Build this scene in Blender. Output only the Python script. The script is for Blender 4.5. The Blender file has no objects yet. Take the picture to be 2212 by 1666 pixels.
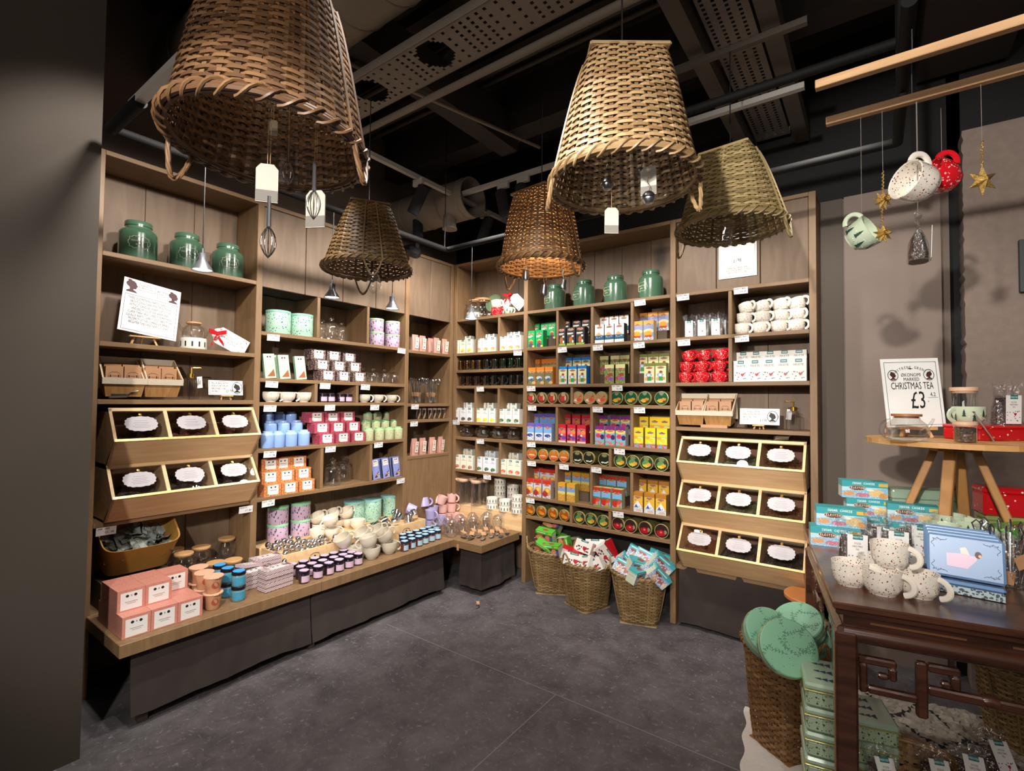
import bpy, math, random
import numpy as np
from mathutils import Vector, Matrix, noise as mn
random.seed(11)
PI = math.pi
SC = bpy.context.scene
# ------------------------------------------------------------------ camera
F = 1072.73; CX, CY = 1106.0, 833.0
YAW, PIT, ROL = math.radians(36.1703), math.radians(1.7447), math.radians(0.5798)
CAM = Vector((3.2793, -3.5227, 1.55))
_w = Vector((-math.sin(YAW)*math.cos(PIT), math.cos(YAW)*math.cos(PIT), math.sin(PIT)))
_r0 = Vector((math.cos(YAW), math.sin(YAW), 0)); _u0 = _r0.cross(_w)
_r = math.cos(ROL)*_r0 + math.sin(ROL)*_u0
_u = -math.sin(ROL)*_r0 + math.cos(ROL)*_u0
cam = bpy.data.cameras.new('camera'); cam.sensor_width = 36; cam.lens = F/2212*36
cam.clip_start = .05; cam.clip_end = 60
co = bpy.data.objects.new('camera', cam); SC.collection.objects.link(co)
Mx = Matrix((_r, _u, -_w)).transposed().to_4x4(); Mx.translation = CAM
co.matrix_world = Mx; SC.camera = co
# ------------------------------------------------------------------ world, view, lights
SC.view_settings.view_transform = 'Standard'; SC.view_settings.look = 'None'
SC.view_settings.exposure = 0.12; SC.view_settings.gamma = 1; SC.view_settings.use_curve_mapping = False
wd = bpy.data.worlds.new('world'); SC.world = wd; wd.use_nodes = True
wd.node_tree.nodes['Background'].inputs[0].default_value = (1, .9, .84, 1)
wd.node_tree.nodes['Background'].inputs[1].default_value = 0.06
def spot(loc, aim, power, angle=60, blend=.6, col=(1, .945, .88), size=.05, name='spot_light'):
    l = bpy.data.lights.new(name, 'SPOT'); l.energy = power; l.spot_size = math.radians(angle)
    l.spot_blend = blend; l.color = col; l.shadow_soft_size = size
    o = bpy.data.objects.new(name, l); SC.collection.objects.link(o); o.location = loc
    o.rotation_euler = (Vector(aim)-Vector(loc)).to_track_quat('-Z', 'Y').to_euler()
    return o
#LIGHTS
LT = []
for y_ in (-2.75, -2.3, -1.4, -.95, -.5): LT.append(((1.2, y_, 2.95), (-.05, y_+.05, 1.75), 70, 96))
for x_, p_ in ((.45, 62), (1.15, 78), (2.2, 78), (3.1, 46)): LT.append(((x_, -1.0, 2.95), (x_-(.05 if x_ != 1.15 else -.15), .05, 1.6), p_, 94))
LT += [((3.0, -4.3, 2.45), (0, -2.2, 1.0), 260, 40), ((3.2, -4.3, 2.45), (.3, -.9, .9), 300, 36), ((3.6, -4.5, 2.45), (1.6, 0, 1.1), 260, 34), ((2.6, -4.4, 2.45), (2.6, 0, .9), 190, 28)]  # fill spots near the camera, added to brighten the shelf fronts
LT += [((2.95, -5.0, 2.55), (3.35, .2, 1.9), 560, 40), ((3.6, -3.2, 3.0), (3.45, -1.2, .9), 42, 50), ((2.2, -2.6, 3.1), (1.6, -1.4, 0), 110, 90), ((2.6, -4.6, 1.9), (2.66, -2.05, 2.5), 26, 26)]  # last one is an added low fill, aimed up at the golden basket
for loc, aim, p, a in LT: spot(loc, aim, p, a)
def area(loc, aim, power, size, col=(1, .9, .8)):
    l = bpy.data.lights.new('shop_ambient_light', 'AREA'); l.energy = power; l.size = size; l.color = col
    o = bpy.data.objects.new('shop_ambient_light', l); SC.collection.objects.link(o); o.location = loc
    o.rotation_euler = (Vector(aim)-Vector(loc)).to_track_quat('-Z', 'Y').to_euler()
area((3.6, -6.5, 3.2), (1.5, -1, 1.2), 90, 2.2)      # the rest of the lit shop behind the photographer
# ------------------------------------------------------------------ pixel helpers
def ray(px, py): return (px-CX)/F*_r - (py-CY)/F*_u + _w
def at(px, py, ax, v):
    g = ray(px, py); i = 'xyz'.index(ax); t = (v-CAM[i])/g[i]
    return CAM + g*t
def far(px, py, D): return CAM + D*ray(px, py)
def _s(P0, D, px):
    k = (px-CX); a = P0-CAM
    return (k*a.dot(_w) - F*a.dot(_r))/(F*D.dot(_r) - k*D.dot(_w))
def sA(px, z, d=0): return _s(Vector((-d, 0, z)), Vector((0, 1, 0)), px)
def sB(px, z, d=0): return _s(Vector((0, d, z)), Vector((1, 0, 0)), px)
# ------------------------------------------------------------------ colours and materials
def L1(c): return c/12.92 if c <= .04045 else ((c+.055)/1.055)**2.4
def lin(h):
    h = h.lstrip('#'); return tuple(L1(int(h[i:i+2], 16)/255) for i in (0, 2, 4))
MATS = {}
def _new(name):
    m = bpy.data.materials.new(name); m.use_nodes = True
    nt = m.node_tree; return m, nt, nt.nodes['Principled BSDF']
def M(name, hexc, rough=.5, metal=0, var=None, bump=None, spec=None, coat=0, vscale=None, hex2=None, sheen=0, emit=None, stretch=None):
    if name in MATS: return MATS[name]
    m, nt, b = _new(name); c = lin(hexc)
    b.inputs['Base Color'].default_value = (*c, 1); b.inputs['Roughness'].default_value = rough
    b.inputs['Metallic'].default_value = metal
    if spec is not None: b.inputs['Specular IOR Level'].default_value = spec
    if coat: b.inputs['Coat Weight'].default_value = coat; b.inputs['Coat Roughness'].default_value = .08
    if emit: b.inputs['Emission Color'].default_value = (1, .95, .88, 1); b.inputs['Emission Strength'].default_value = emit
    if var or bump or hex2:
        tc = nt.nodes.new('ShaderNodeTexCoord'); mp = nt.nodes.new('ShaderNodeMapping')
        nt.links.new(tc.outputs['Object'], mp.inputs[0])
        if stretch: mp.inputs['Scale'].default_value = stretch
        n = nt.nodes.new('ShaderNodeTexNoise'); n.inputs['Scale'].default_value = vscale or 12
        n.inputs['Detail'].default_value = 5; nt.links.new(mp.outputs[0], n.inputs['Vector'])
        if var or hex2:
            cr = nt.nodes.new('ShaderNodeValToRGB'); c2 = lin(hex2) if hex2 else tuple(x*(1-(var or .3)) for x in c)
            cr.color_ramp.elements[0].position = .35; cr.color_ramp.elements[1].position = .65
            cr.color_ramp.elements[0].color = (*c2, 1); cr.color_ramp.elements[1].color = (*c, 1)
            nt.links.new(n.outputs[0], cr.inputs[0]); nt.links.new(cr.outputs[0], b.inputs['Base Color'])
        if bump:
            bp = nt.nodes.new('ShaderNodeBump'); bp.inputs['Strength'].default_value = bump
            bp.inputs['Distance'].default_value = .01
            nt.links.new(n.outputs[0], bp.inputs['Height']); nt.links.new(bp.outputs[0], b.inputs['Normal'])
    MATS[name] = m; return m
def Mwood(name, hexc, hex2, stretch=(1, 12, 12), scale=3, rough=.6, knots=None, coat=0):
    """boards with grain running along the unstretched axis, and optional knots"""
    if name in MATS: return MATS[name]
    m, nt, b = _new(name); b.inputs['Roughness'].default_value = rough
    if coat: b.inputs['Coat Weight'].default_value = coat; b.inputs['Coat Roughness'].default_value = .15
    tc = nt.nodes.new('ShaderNodeTexCoord'); mp = nt.nodes.new('ShaderNodeMapping')
    mp.inputs['Scale'].default_value = stretch; nt.links.new(tc.outputs['Object'], mp.inputs[0])
    n = nt.nodes.new('ShaderNodeTexNoise'); n.inputs['Scale'].default_value = scale
    n.inputs['Detail'].default_value = 6; n.inputs['Distortion'].default_value = .6
    nt.links.new(mp.outputs[0], n.inputs['Vector'])
    cr = nt.nodes.new('ShaderNodeValToRGB')
    cr.color_ramp.elements[0].position = .3; cr.color_ramp.elements[1].position = .7
    cr.color_ramp.elements[0].color = (*lin(hex2), 1); cr.color_ramp.elements[1].color = (*lin(hexc), 1)
    nt.links.new(n.outputs[0], cr.inputs[0]); out = cr.outputs[0]
    if knots:
        mp2 = nt.nodes.new('ShaderNodeMapping'); mp2.inputs['Scale'].default_value = tuple(.45 + .55*(s > 2) for s in stretch)
        nt.links.new(tc.outputs['Object'], mp2.inputs[0])
        v = nt.nodes.new('ShaderNodeTexVoronoi'); v.inputs['Scale'].default_value = knots[0]
        nt.links.new(mp2.outputs[0], v.inputs['Vector'])
        r2 = nt.nodes.new('ShaderNodeValToRGB'); r2.color_ramp.elements[0].position = .06; r2.color_ramp.elements[1].position = .16
        r2.color_ramp.elements[0].color = (1, 1, 1, 1); r2.color_ramp.elements[1].color = (0, 0, 0, 1)
        nt.links.new(v.outputs['Distance'], r2.inputs[0])
        mx = nt.nodes.new('ShaderNodeMixRGB'); mx.inputs[2].default_value = (*lin(knots[1]), 1)
        nt.links.new(r2.outputs[0], mx.inputs[0]); nt.links.new(out, mx.inputs[1]); out = mx.outputs[0]
    nt.links.new(out, b.inputs['Base Color'])
    bp = nt.nodes.new('ShaderNodeBump'); bp.inputs['Strength'].default_value = .15; bp.inputs['Distance'].default_value = .004
    nt.links.new(n.outputs[0], bp.inputs['Height']); nt.links.new(bp.outputs[0], b.inputs['Normal'])
    MATS[name] = m; return m
def Mspeck(name, base, spots, rough=.4, metal=0, coat=0, band=None):
    """base colour with printed marks: spots = list of (hex, voronoi scale, size, stretch)"""
    if name in MATS: return MATS[name]
    m, nt, b = _new(name); b.inputs['Roughness'].default_value = rough; b.inputs['Metallic'].default_value = metal
    if coat: b.inputs['Coat Weight'].default_value = coat
    tc = nt.nodes.new('ShaderNodeTexCoord')
    col = nt.nodes.new('ShaderNodeRGB'); col.outputs[0].default_value = (*lin(base), 1); out = col.outputs[0]
    for i, (hx, sc, size, st) in enumerate(spots):
        mp = nt.nodes.new('ShaderNodeMapping'); mp.inputs['Scale'].default_value = st
        mp.inputs['Location'].default_value = (i*.37, i*.51, i*.23); mp.inputs['Rotation'].default_value = (.5*i, .3+.4*i, .7*i)
        nt.links.new(tc.outputs['Object'], mp.inputs[0])
        v = nt.nodes.new('ShaderNodeTexVoronoi'); v.inputs['Scale'].default_value = sc
        nt.links.new(mp.outputs[0], v.inputs['Vector'])
        lt = nt.nodes.new('ShaderNodeMath'); lt.operation = 'LESS_THAN'; lt.inputs[1].default_value = size
        nt.links.new(v.outputs['Distance'], lt.inputs[0])
        mx = nt.nodes.new('ShaderNodeMixRGB'); mx.inputs[2].default_value = (*lin(hx), 1)
        nt.links.new(lt.outputs[0], mx.inputs[0]); nt.links.new(out, mx.inputs[1]); out = mx.outputs[0]
    nt.links.new(out, b.inputs['Base Color']); MATS[name] = m; return m
def Mattr(name='print', rough=.4, spec=None, coat=0, metal=0):
    if name in MATS: return MATS[name]
    m, nt, b = _new(name); b.inputs['Roughness'].default_value = rough; b.inputs['Metallic'].default_value = metal
    if coat: b.inputs['Coat Weight'].default_value = coat
    a = nt.nodes.new('ShaderNodeAttribute'); a.attribute_name = 'Col'
    nt.links.new(a.outputs['Color'], b.inputs['Base Color']); MATS[name] = m; return m
def Mglass(name, tint=(1, 1, 1), gloss=.16, rough=.02, body=0, wrinkle=None):
    """thin glass or film: mostly clear, with reflections that grow at grazing angles"""
    if name in MATS: return MATS[name]
    m = bpy.data.materials.new(name); m.use_nodes = True; nt = m.node_tree; nt.nodes.clear()
    o = nt.nodes.new('ShaderNodeOutputMaterial'); t = nt.nodes.new('ShaderNodeBsdfTransparent'); t.inputs[0].default_value = (*tint, 1)
    g = nt.nodes.new('ShaderNodeBsdfGlossy'); g.inputs['Roughness'].default_value = rough; g.inputs[0].default_value = (1, 1, 1, 1)
    lw = nt.nodes.new('ShaderNodeLayerWeight'); lw.inputs['Blend'].default_value = .35
    ma = nt.nodes.new('ShaderNodeMath'); ma.operation = 'MULTIPLY_ADD'; ma.inputs[1].default_value = .5; ma.inputs[2].default_value = gloss
    ma.use_clamp = True
    mx = nt.nodes.new('ShaderNodeMixShader'); nt.links.new(lw.outputs['Facing'], ma.inputs[0]); nt.links.new(ma.outputs[0], mx.inputs[0])
    nt.links.new(t.outputs[0], mx.inputs[1]); nt.links.new(g.outputs[0], mx.inputs[2]); nt.links.new(mx.outputs[0], o.inputs[0])
    if wrinkle:
        tc = nt.nodes.new('ShaderNodeTexCoord'); n = nt.nodes.new('ShaderNodeTexNoise'); n.inputs['Scale'].default_value = wrinkle; n.inputs['Detail'].default_value = 3
        nt.links.new(tc.outputs['Object'], n.inputs['Vector']); bp = nt.nodes.new('ShaderNodeBump'); bp.inputs['Strength'].default_value = .9; bp.inputs['Distance'].default_value = .02
        nt.links.new(n.outputs[0], bp.inputs['Height']); nt.links.new(bp.outputs[0], g.inputs['Normal'])
    MATS[name] = m; return m
# ------------------------------------------------------------------ mesh builder
class MB:
    def __init__(s): s.v = []; s.f = []; s.m = []; s.s = []; s.c = []; s.hascol = False
    def add(s, vs, fs, mi=0, smooth=False, xf=None, col=None):
        b = len(s.v)
        s.v.extend([tuple(xf @ Vector(p)) for p in vs] if xf is not None else [tuple(p) for p in vs])
        for i, f in enumerate(fs):
            s.f.append([b+k for k in f]); s.m.append(mi); s.s.append(smooth)
            if col is not None:
                s.c.append(col[i] if isinstance(col, list) else col); s.hascol = True
            else: s.c.append((.5, .5, .5))
        return s
    def box(s, x0, x1, y0, y1, z0, z1, mi=0, xf=None, col=None, ch=0):
        if x0 > x1: x0, x1 = x1, x0
        if y0 > y1: y0, y1 = y1, y0
        if z0 > z1: z0, z1 = z1, z0
        if ch:
            c = min(ch, (x1-x0)/2.1, (y1-y0)/2.1, (z1-z0)/2.1); vs = []; idx = {}
            for i, x in enumerate((x0, x1)):
                for j, y in enumerate((y0, y1)):
                    for k, z in enumerate((z0, z1)):
                        dx, dy, dz = (c, -c)[i], (c, -c)[j], (c, -c)[k]
                        for a, p in enumerate(((x, y+dy, z+dz), (x+dx, y, z+dz), (x+dx, y+dy, z))):
                            idx[(i, j, k, a)] = len(vs); vs.append(p)
            fs = []
            for a in range(3):
                for q in (0, 1):
                    loop = [(0, 0), (1, 0), (1, 1), (0, 1)]; f = []
                    for u, w in loop:
                        t = [u, w]; t.insert(a, q); f.append(idx[(*t, a)])
                    if (q == 1) != (a == 1): fs.append(f)
                    else: fs.append(f[::-1])
            for a in range(3):
                b_, c_ = [i for i in range(3) if i != a]
                for q in (0, 1):
                    for w in (0, 1):
                        t0 = [0, 0, 0]; t0[b_] = q; t0[c_] = w; t1 = list(t0); t1[a] = 1
                        fs.append([idx[(*t0, b_)], idx[(*t1, b_)], idx[(*t1, c_)], idx[(*t0, c_)]])
            for i in (0, 1):
                for j in (0, 1):
                    for k in (0, 1): fs.append([idx[(i, j, k, 0)], idx[(i, j, k, 1)], idx[(i, j, k, 2)]])
            return s.add(vs, fs, mi, False, xf, col)
        vs = [(x, y, z) for x in (x0, x1) for y in (y0, y1) for z in (z0, z1)]
        fs = [(0, 1, 3, 2), (4, 6, 7, 5), (0, 4, 5, 1), (2, 3, 7, 6), (0, 2, 6, 4), (1, 5, 7, 3)]
        return s.add(vs, fs, mi, False, xf, col)
    def cbox(s, c, size, rot=None, mi=0, col=None, ch=0):
        h = [k/2 for k in size]; xf = Matrix.Translation(c)
        if rot is not None: xf = xf @ rot.to_4x4()
        return s.box(-h[0], h[0], -h[1], h[1], -h[2], h[2], mi, xf, col, ch)
    def bar(s, a, b, w, d, mi=0, up=(0, 0, 1), ch=0):
        a, b = Vector(a), Vector(b); z = (b-a); l = z.length; q = z.to_track_quat('Z', 'Y')
        xf = Matrix.Translation((a+b)/2) @ q.to_matrix().to_4x4()
        return s.box(-w/2, w/2, -d/2, d/2, -l/2, l/2, mi, xf, None, ch)
    def lathe(s, prof, n=24, mi=0, xf=None, col=None, wob=0, sm=True):
        vs = []; fs = []
        for (r, z) in prof:
            for k in range(n):
                a = 2*PI*k/n; rr = r*(1+wob*math.sin(3*a+z*40)) if wob else r
                vs.append((rr*math.cos(a), rr*math.sin(a), z))
        for i in range(len(prof)-1):
            for k in range(n):
                k2 = (k+1) % n; fs.append((i*n+k, i*n+k2, (i+1)*n+k2, (i+1)*n+k))
        if prof[0][0] > 1e-5: fs.append(list(range(n))[::-1])
        if prof[-1][0] > 1e-5: fs.append([(len(prof)-1)*n+k for k in range(n)])
        return s.add(vs, fs, mi, sm, xf, col)
    def shell(s, prof, n=24, mi=0, xf=None, col=None, wob=0):
        """lathe without end caps"""
        vs = []; fs = []
        for (r, z) in prof:
            for k in range(n):
                a = 2*PI*k/n; rr = r*(1+wob*math.sin(5*a+z*60)) if wob else r
                vs.append((rr*math.cos(a), rr*math.sin(a), z))
        for i in range(len(prof)-1):
            for k in range(n):
                k2 = (k+1) % n; fs.append((i*n+k, i*n+k2, (i+1)*n+k2, (i+1)*n+k))
        return s.add(vs, fs, mi, True, xf, col)
    def tube(s, pts, r, n=8, mi=0, xf=None, col=None, closed=False, flat=None, caps=True):
        pts = [Vector(p) for p in pts]; vs = []; fs = []; N = len(pts); prev = None
        for i, p in enumerate(pts):
            if closed: t = pts[(i+1) % N]-pts[i-1]
            else: t = pts[min(i+1, N-1)]-pts[max(i-1, 0)]
            if t.length < 1e-9: t = Vector((0, 0, 1))
            t.normalize()
            if prev is None:
                a = Vector((0, 0, 1)) if abs(t.z) < .9 else Vector((1, 0, 0))
                u = t.cross(a).normalized()
            else: u = (prev - t*prev.dot(t)).normalized()
            prev = u; w = t.cross(u); rr = r(i/(N-1)) if callable(r) else r
            for k in range(n):
                a = 2*PI*k/n; vs.append(p+u*(rr*math.cos(a))+w*(rr*(flat or 1)*math.sin(a)))
        for i in range(N if closed else N-1):
            j = (i+1) % N
            for k in range(n): fs.append((i*n+k, i*n+(k+1) % n, j*n+(k+1) % n, j*n+k))
        if not closed and caps: fs.append(list(range(n))[::-1]); fs.append([(N-1)*n+k for k in range(n)])
        return s.add(vs, fs, mi, n > 4, xf, col)
    def prism(s, poly, y0, y1, mi=0, xf=None, col=None):
        """poly in x,z extruded along y"""
        n = len(poly); vs = [(x, y0, z) for x, z in poly]+[(x, y1, z) for x, z in poly]
        fs = [list(range(n)), list(range(n, 2*n))[::-1]]+[(k, n+k, n+(k+1) % n, (k+1) % n) for k in range(n)]
        return s.add(vs, fs, mi, False, xf, col)
    def grid(s, cv, o, ux, uz, mi=0, xf=None):
        """print the canvas cv on the rectangle o, o+ux, o+uz (row 0 at the top)"""
        h, w, _ = cv.shape; o, ux, uz = Vector(o), Vector(ux), Vector(uz); vs = []; fs = []; cl = []
        for j in range(h+1):
            for i in range(w+1): vs.append(o+ux*(i/w)+uz*(j/h))
        for j in range(h):
            for i in range(w):
                a = j*(w+1)+i; fs.append((a, a+1, a+w+2, a+w+1)); cl.append(tuple(cv[h-1-j, i]))
        return s.add(vs, fs, mi, False, xf, cl)
    def mesh(s, name, mats, ang=38):
        me = bpy.data.meshes.new(name); me.from_pydata(s.v, [], s.f)
        for m in mats: me.materials.append(m)
        me.polygons.foreach_set('material_index', s.m); me.polygons.foreach_set('use_smooth', s.s)
        if s.hascol:
            at_ = me.color_attributes.new('Col', 'FLOAT_COLOR', 'CORNER')
            ln = np.array([len(f) for f in s.f]); c = np.repeat(np.array([(x[0]*.86, x[1]*.86, x[2]*.86, 1) for x in s.c], dtype=np.float32), ln, axis=0)
            at_.data.foreach_set('color', c.ravel())
        if any(s.s): me.set_sharp_from_angle(angle=math.radians(ang))
        me.update(); return me
def link(name, me, parent=None, mat=None):
    o = bpy.data.objects.new(name, me); SC.collection.objects.link(o)
    if parent: o.parent = parent
    if mat is not None: o.matrix_local = mat
    return o
LABELS = {}
def tag(o, label, cat, group=None, kind=None):
    if label:
        o['label'] = label; LABELS.setdefault(label, []).append((o.name, group))
        n = len(label.replace('-', ' ').split())
        if not 4 <= len(label.split()) <= 16: print('LABEL LENGTH', len(label.split()), label)
    if cat: o['category'] = cat
    if group: o['group'] = group
    if kind: o['kind'] = kind
    return o
def struct(name, me, label=None, cat=None):
    o = link(name, me); o['kind'] = 'structure'
    if label: o['label'] = label; o['category'] = cat or 'wall'
    return o
def place(loc, rot=0, scale=1):
    m = rot.to_4x4() if isinstance(rot, Matrix) else Matrix.Rotation(rot, 4, 'Z')
    return Matrix.Translation(loc) @ m @ Matrix.Scale(scale, 4)
def eul(x, y, z): return Matrix.Rotation(z, 4, 'Z') @ Matrix.Rotation(y, 4, 'Y') @ Matrix.Rotation(x, 4, 'X')
# a proto is (name, category, mesh) or (name, category, [(part, mesh, [sub-parts], extra)])
def put(P, loc, rot=0, label=None, group=None, scale=1):
    loc = Vector(loc)+Vector((0, 0, .0006))
    name, cat, body = P
    if isinstance(body, list):
        r = link(name, None); r.matrix_local = place(loc, rot, scale)
        def rec(parts, par):
            for p in parts:
                o = link(p[0], p[1], par)
                if len(p) > 3 and p[3]:
                    for k, v in p[3].items(): o[k] = v
                if len(p) > 2 and p[2]: rec(p[2], o)
        rec(body, r)
    else:
        r = link(name, body); r.matrix_local = place(loc, rot, scale)
    tag(r, label, cat, group); return r
ORD = 'first second third fourth fifth sixth seventh eighth ninth tenth eleventh twelfth thirteenth fourteenth fifteenth sixteenth'.split()
RA = PI/2
def PA(s, d, z): return Vector((-d, s, z))
def PB(s, d, z): return Vector((s, d, z))
# ------------------------------------------------------------------ printed canvases
def cvs(w, h, col): return np.tile(np.array(lin(col), dtype=float), (h, w, 1))
def rect(c, x0, y0, x1, y1, col):
    h, w, _ = c.shape; c[int(round(y0*h)):int(round(y1*h)), int(round(x0*w)):int(round(x1*w))] = lin(col)
def ell(c, x, y, rx, ry, col, ring=None):
    h, w, _ = c.shape; jj, ii = np.mgrid[0:h, 0:w]
    q = (((ii+.5)/w-x)/rx)**2+(((jj+.5)/h-y)/ry)**2
    c[(q <= 1) if ring is None else ((q <= 1) & (q > ring))] = lin(col)
def tri(c, pts, col):
    h, w, _ = c.shape; jj, ii = np.mgrid[0:h, 0:w]; X = (ii+.5)/w; Y = (jj+.5)/h; ins = np.ones(X.shape, bool)
    n = len(pts); ar = sum(pts[k][0]*pts[(k+1) % n][1]-pts[(k+1) % n][0]*pts[k][1] for k in range(n))
    for k in range(n):
        (x0, y0), (x1, y1) = pts[k], pts[(k+1) % n]
        ins &= (((x1-x0)*(Y-y0)-(y1-y0)*(X-x0))*(1 if ar > 0 else -1) >= 0)
    c[ins] = lin(col)
def scat(c, n, col, x0=0, y0=0, x1=1, y1=1, r=1, seed=1):
    R = random.Random(seed); h, w, _ = c.shape
    for _ in range(n):
        i = int((x0+R.random()*(x1-x0))*w); j = int((y0+R.random()*(y1-y0))*h); c[j:j+r, i:i+r] = lin(col)
_G = {'A':'25755','B':'65656','C':'34443','D':'65556','E':'74647','F':'74644','G':'34553','H':'55755','I':'72227','J':'11152','K':'55655','L':'44447','M':'57755','N':'65555','O':'25552','P':'65644','Q':'25563','R':'65655','S':'34216','T':'72222','U':'55557','V':'55552','W':'55775','X':'55255','Y':'55222','Z':'71247','0':'75557','1':'26227','2':'61247','3':'71717','4':'55711','5':'74616','6':'34757','7':'71122','8':'75757','9':'75716','.':'00002',' ':'00000','£':'34647','-':'00700'}
def txt(c, s, i, j, col, k=1):
    for ch in s:
        g = _G.get(ch, '00000')
        for a in range(5):
            for b in range(3):
                if int(g[a]) >> (2-b) & 1:
                    y, x = j+a*k, i+b*k
                    if 0 <= y and y+k <= c.shape[0] and 0 <= x and x+k <= c.shape[1]: c[y:y+k, x:x+k] = lin(col)
        i += 4*k
def heart(c, x, y, r, col):
    h, w, _ = c.shape; jj, ii = np.mgrid[0:h, 0:w]; X = ((ii+.5)/w-x)*w/(r*w); Y = -((jj+.5)/h-y)*h/(r*w)
    q = (X*X+Y*Y-.5)**3-X*X*Y**3*1.3; m = (q <= 0.0) & (abs(X) < 1.3) & (abs(Y) < 1.3); c[m] = lin(col)
# box with printed front (and back), plain or tinted other faces
def printed_box(name, w, d, h, front, top, side, back=None, mat=None, side_cv=None, top_cv=None, bottom=None):
    b = MB(); x, y = w/2, d/2
    b.grid(front, (-x, -y, 0), (w, 0, 0), (0, 0, h))
    if back is not None: b.grid(back, (x, y, 0), (-w, 0, 0), (0, 0, h))
    else: b.add([(x, y, 0), (-x, y, 0), (-x, y, h), (x, y, h)], [(0, 1, 2, 3)], col=lin(side))
    if side_cv is not None:
        b.grid(side_cv, (-x, y, 0), (0, -d, 0), (0, 0, h)); b.grid(side_cv, (x, -y, 0), (0, d, 0), (0, 0, h))
    else:
        b.add([(-x, y, 0), (-x, -y, 0), (-x, -y, h), (-x, y, h)], [(0, 1, 2, 3)], col=lin(side))
        b.add([(x, -y, 0), (x, y, 0), (x, y, h), (x, -y, h)], [(0, 1, 2, 3)], col=lin(side))
    if top_cv is not None: b.grid(top_cv, (-x, -y, h), (w, 0, 0), (0, d, 0))
    else: b.add([(-x, -y, h), (x, -y, h), (x, y, h), (-x, y, h)], [(0, 1, 2, 3)], col=lin(top))
    b.add([(-x, -y, 0), (-x, y, 0), (x, y, 0), (x, -y, 0)], [(0, 1, 2, 3)], col=lin(bottom or side))
    return b.mesh(name, [mat or Mattr('print', .42)])
def text_mesh(s, size, mat, align='CENTER', xf=None, narrow=1.0, ext=.0002, name='lettering'):
    cu = bpy.data.curves.new('t', 'FONT'); cu.body = s; cu.size = size; cu.align_x = align; cu.resolution_u = 2
    cu.extrude = ext; cu.space_line = .95
    o = bpy.data.objects.new('t', cu); me = bpy.data.meshes.new_from_object(o)
    me.name = name; bpy.data.objects.remove(o); bpy.data.curves.remove(cu); me.materials.clear(); me.materials.append(mat)
    # text lies in x,y facing +z: stand it up to face -y
    me.transform(Matrix.Rotation(PI/2, 4, 'X') @ Matrix.Diagonal((narrow, 1, 1, 1)))
    if xf is not None: me.transform(xf)
    return me
def join(name, meshes, mats):
    b = MB()
    for me, mi in meshes:
        b.add([v.co for v in me.vertices], [list(p.vertices) for p in me.polygons], mi)
    return b.mesh(name, mats)
# ------------------------------------------------------------------ common materials
BRN = Mwood('brown_painted_wood', '#866848', '#73593c', (1, 9, 9), 4, .55)
BRNV = Mwood('brown_painted_upright', '#866848', '#73593c', (9, 9, 1), 4, .55)
PANEL = Mwood('knotty_brown_panel', '#7b6550', '#675340', (6, 6, 1), 3, .6, knots=(2.3, '#463a31'))
DARK = M('black_painted_metal', '#0d0c0c', .35); MATT = M('matt_black', '#0b0a0a', .8)
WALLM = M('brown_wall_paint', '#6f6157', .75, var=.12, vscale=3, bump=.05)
PINE = Mwood('pale_pine', '#e2c193', '#d0a878', (1, 10, 10), 3, .5, knots=(3.2, '#8a5a34'))
WHITE = M('white_card', '#eeeeec', .55); INK = M('black_ink', '#1d1b1c', .6)
CHROME = M('chrome_steel', '#d5d6da', .16, 1); STEEL = M('brushed_steel', '#a9abb0', .3, 1)
GLASS = Mglass('clear_glass', (.96, .97, .97), .09); CELLO = Mglass('cellophane', (.93, .93, .94), .13, .08, wrinkle=45)
BAMB = M('bamboo_lid', '#c99a67', .5, var=.15, vscale=30); GOLD = M('brass', '#e2b95a', .2, 1)
KRAFT = M('kraft_paper', '#b98a62', .75, var=.12, vscale=40); WCER = M('white_ceramic', '#e6e0d5', .3, coat=.5)
PR = Mattr('print', .42); PRG = Mattr('print_gloss', .25, coat=.4)
# ------------------------------------------------------------------ floor, walls, ceiling
FLR = bpy.data.materials.new('dark_stone_floor'); FLR.use_nodes = True
def _floor():
    nt = FLR.node_tree; b = nt.nodes['Principled BSDF']; b.inputs['Roughness'].default_value = .55
    tc = nt.nodes.new('ShaderNodeTexCoord'); out = None
    for sc, p0, p1, c0, c1 in ((5, .3, .75, '#3d3a3d', '#6b6668'), (38, .56, .7, None, '#858087')):
        n = nt.nodes.new('ShaderNodeTexNoise'); n.inputs['Scale'].default_value = sc; n.inputs['Detail'].default_value = 8
        n.inputs['Roughness'].default_value = .72; n.inputs['Distortion'].default_value = .4
        nt.links.new(tc.outputs['Object'], n.inputs['Vector'])
        cr = nt.nodes.new('ShaderNodeValToRGB'); cr.color_ramp.elements[0].position = p0; cr.color_ramp.elements[1].position = p1
        if c0:
            cr.color_ramp.elements[0].color = (*lin(c0), 1); cr.color_ramp.elements[1].color = (*lin(c1), 1)
            nt.links.new(n.outputs[0], cr.inputs[0]); out = cr.outputs[0]
        else:
            mx = nt.nodes.new('ShaderNodeMixRGB'); mx.inputs[2].default_value = (*lin(c1), 1)
            nt.links.new(n.outputs[0], cr.inputs[0]); nt.links.new(cr.outputs[0], mx.inputs[0]); nt.links.new(out, mx.inputs[1]); out = mx.outputs[0]
            bp = nt.nodes.new('ShaderNodeBump'); bp.inputs['Strength'].default_value = .25; bp.inputs['Distance'].default_value = .004
            nt.links.new(n.outputs[0], bp.inputs['Height']); nt.links.new(bp.outputs[0], b.inputs['Normal'])
    nt.links.new(out, b.inputs['Base Color'])
_floor()
fl = MB().box(-.4, 5.6, -7, .5, -.08, 0).mesh('floor', [FLR]); struct('floor', fl)
SEAM = M('pale_floor_joint', '#7d797c', .6)
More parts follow.
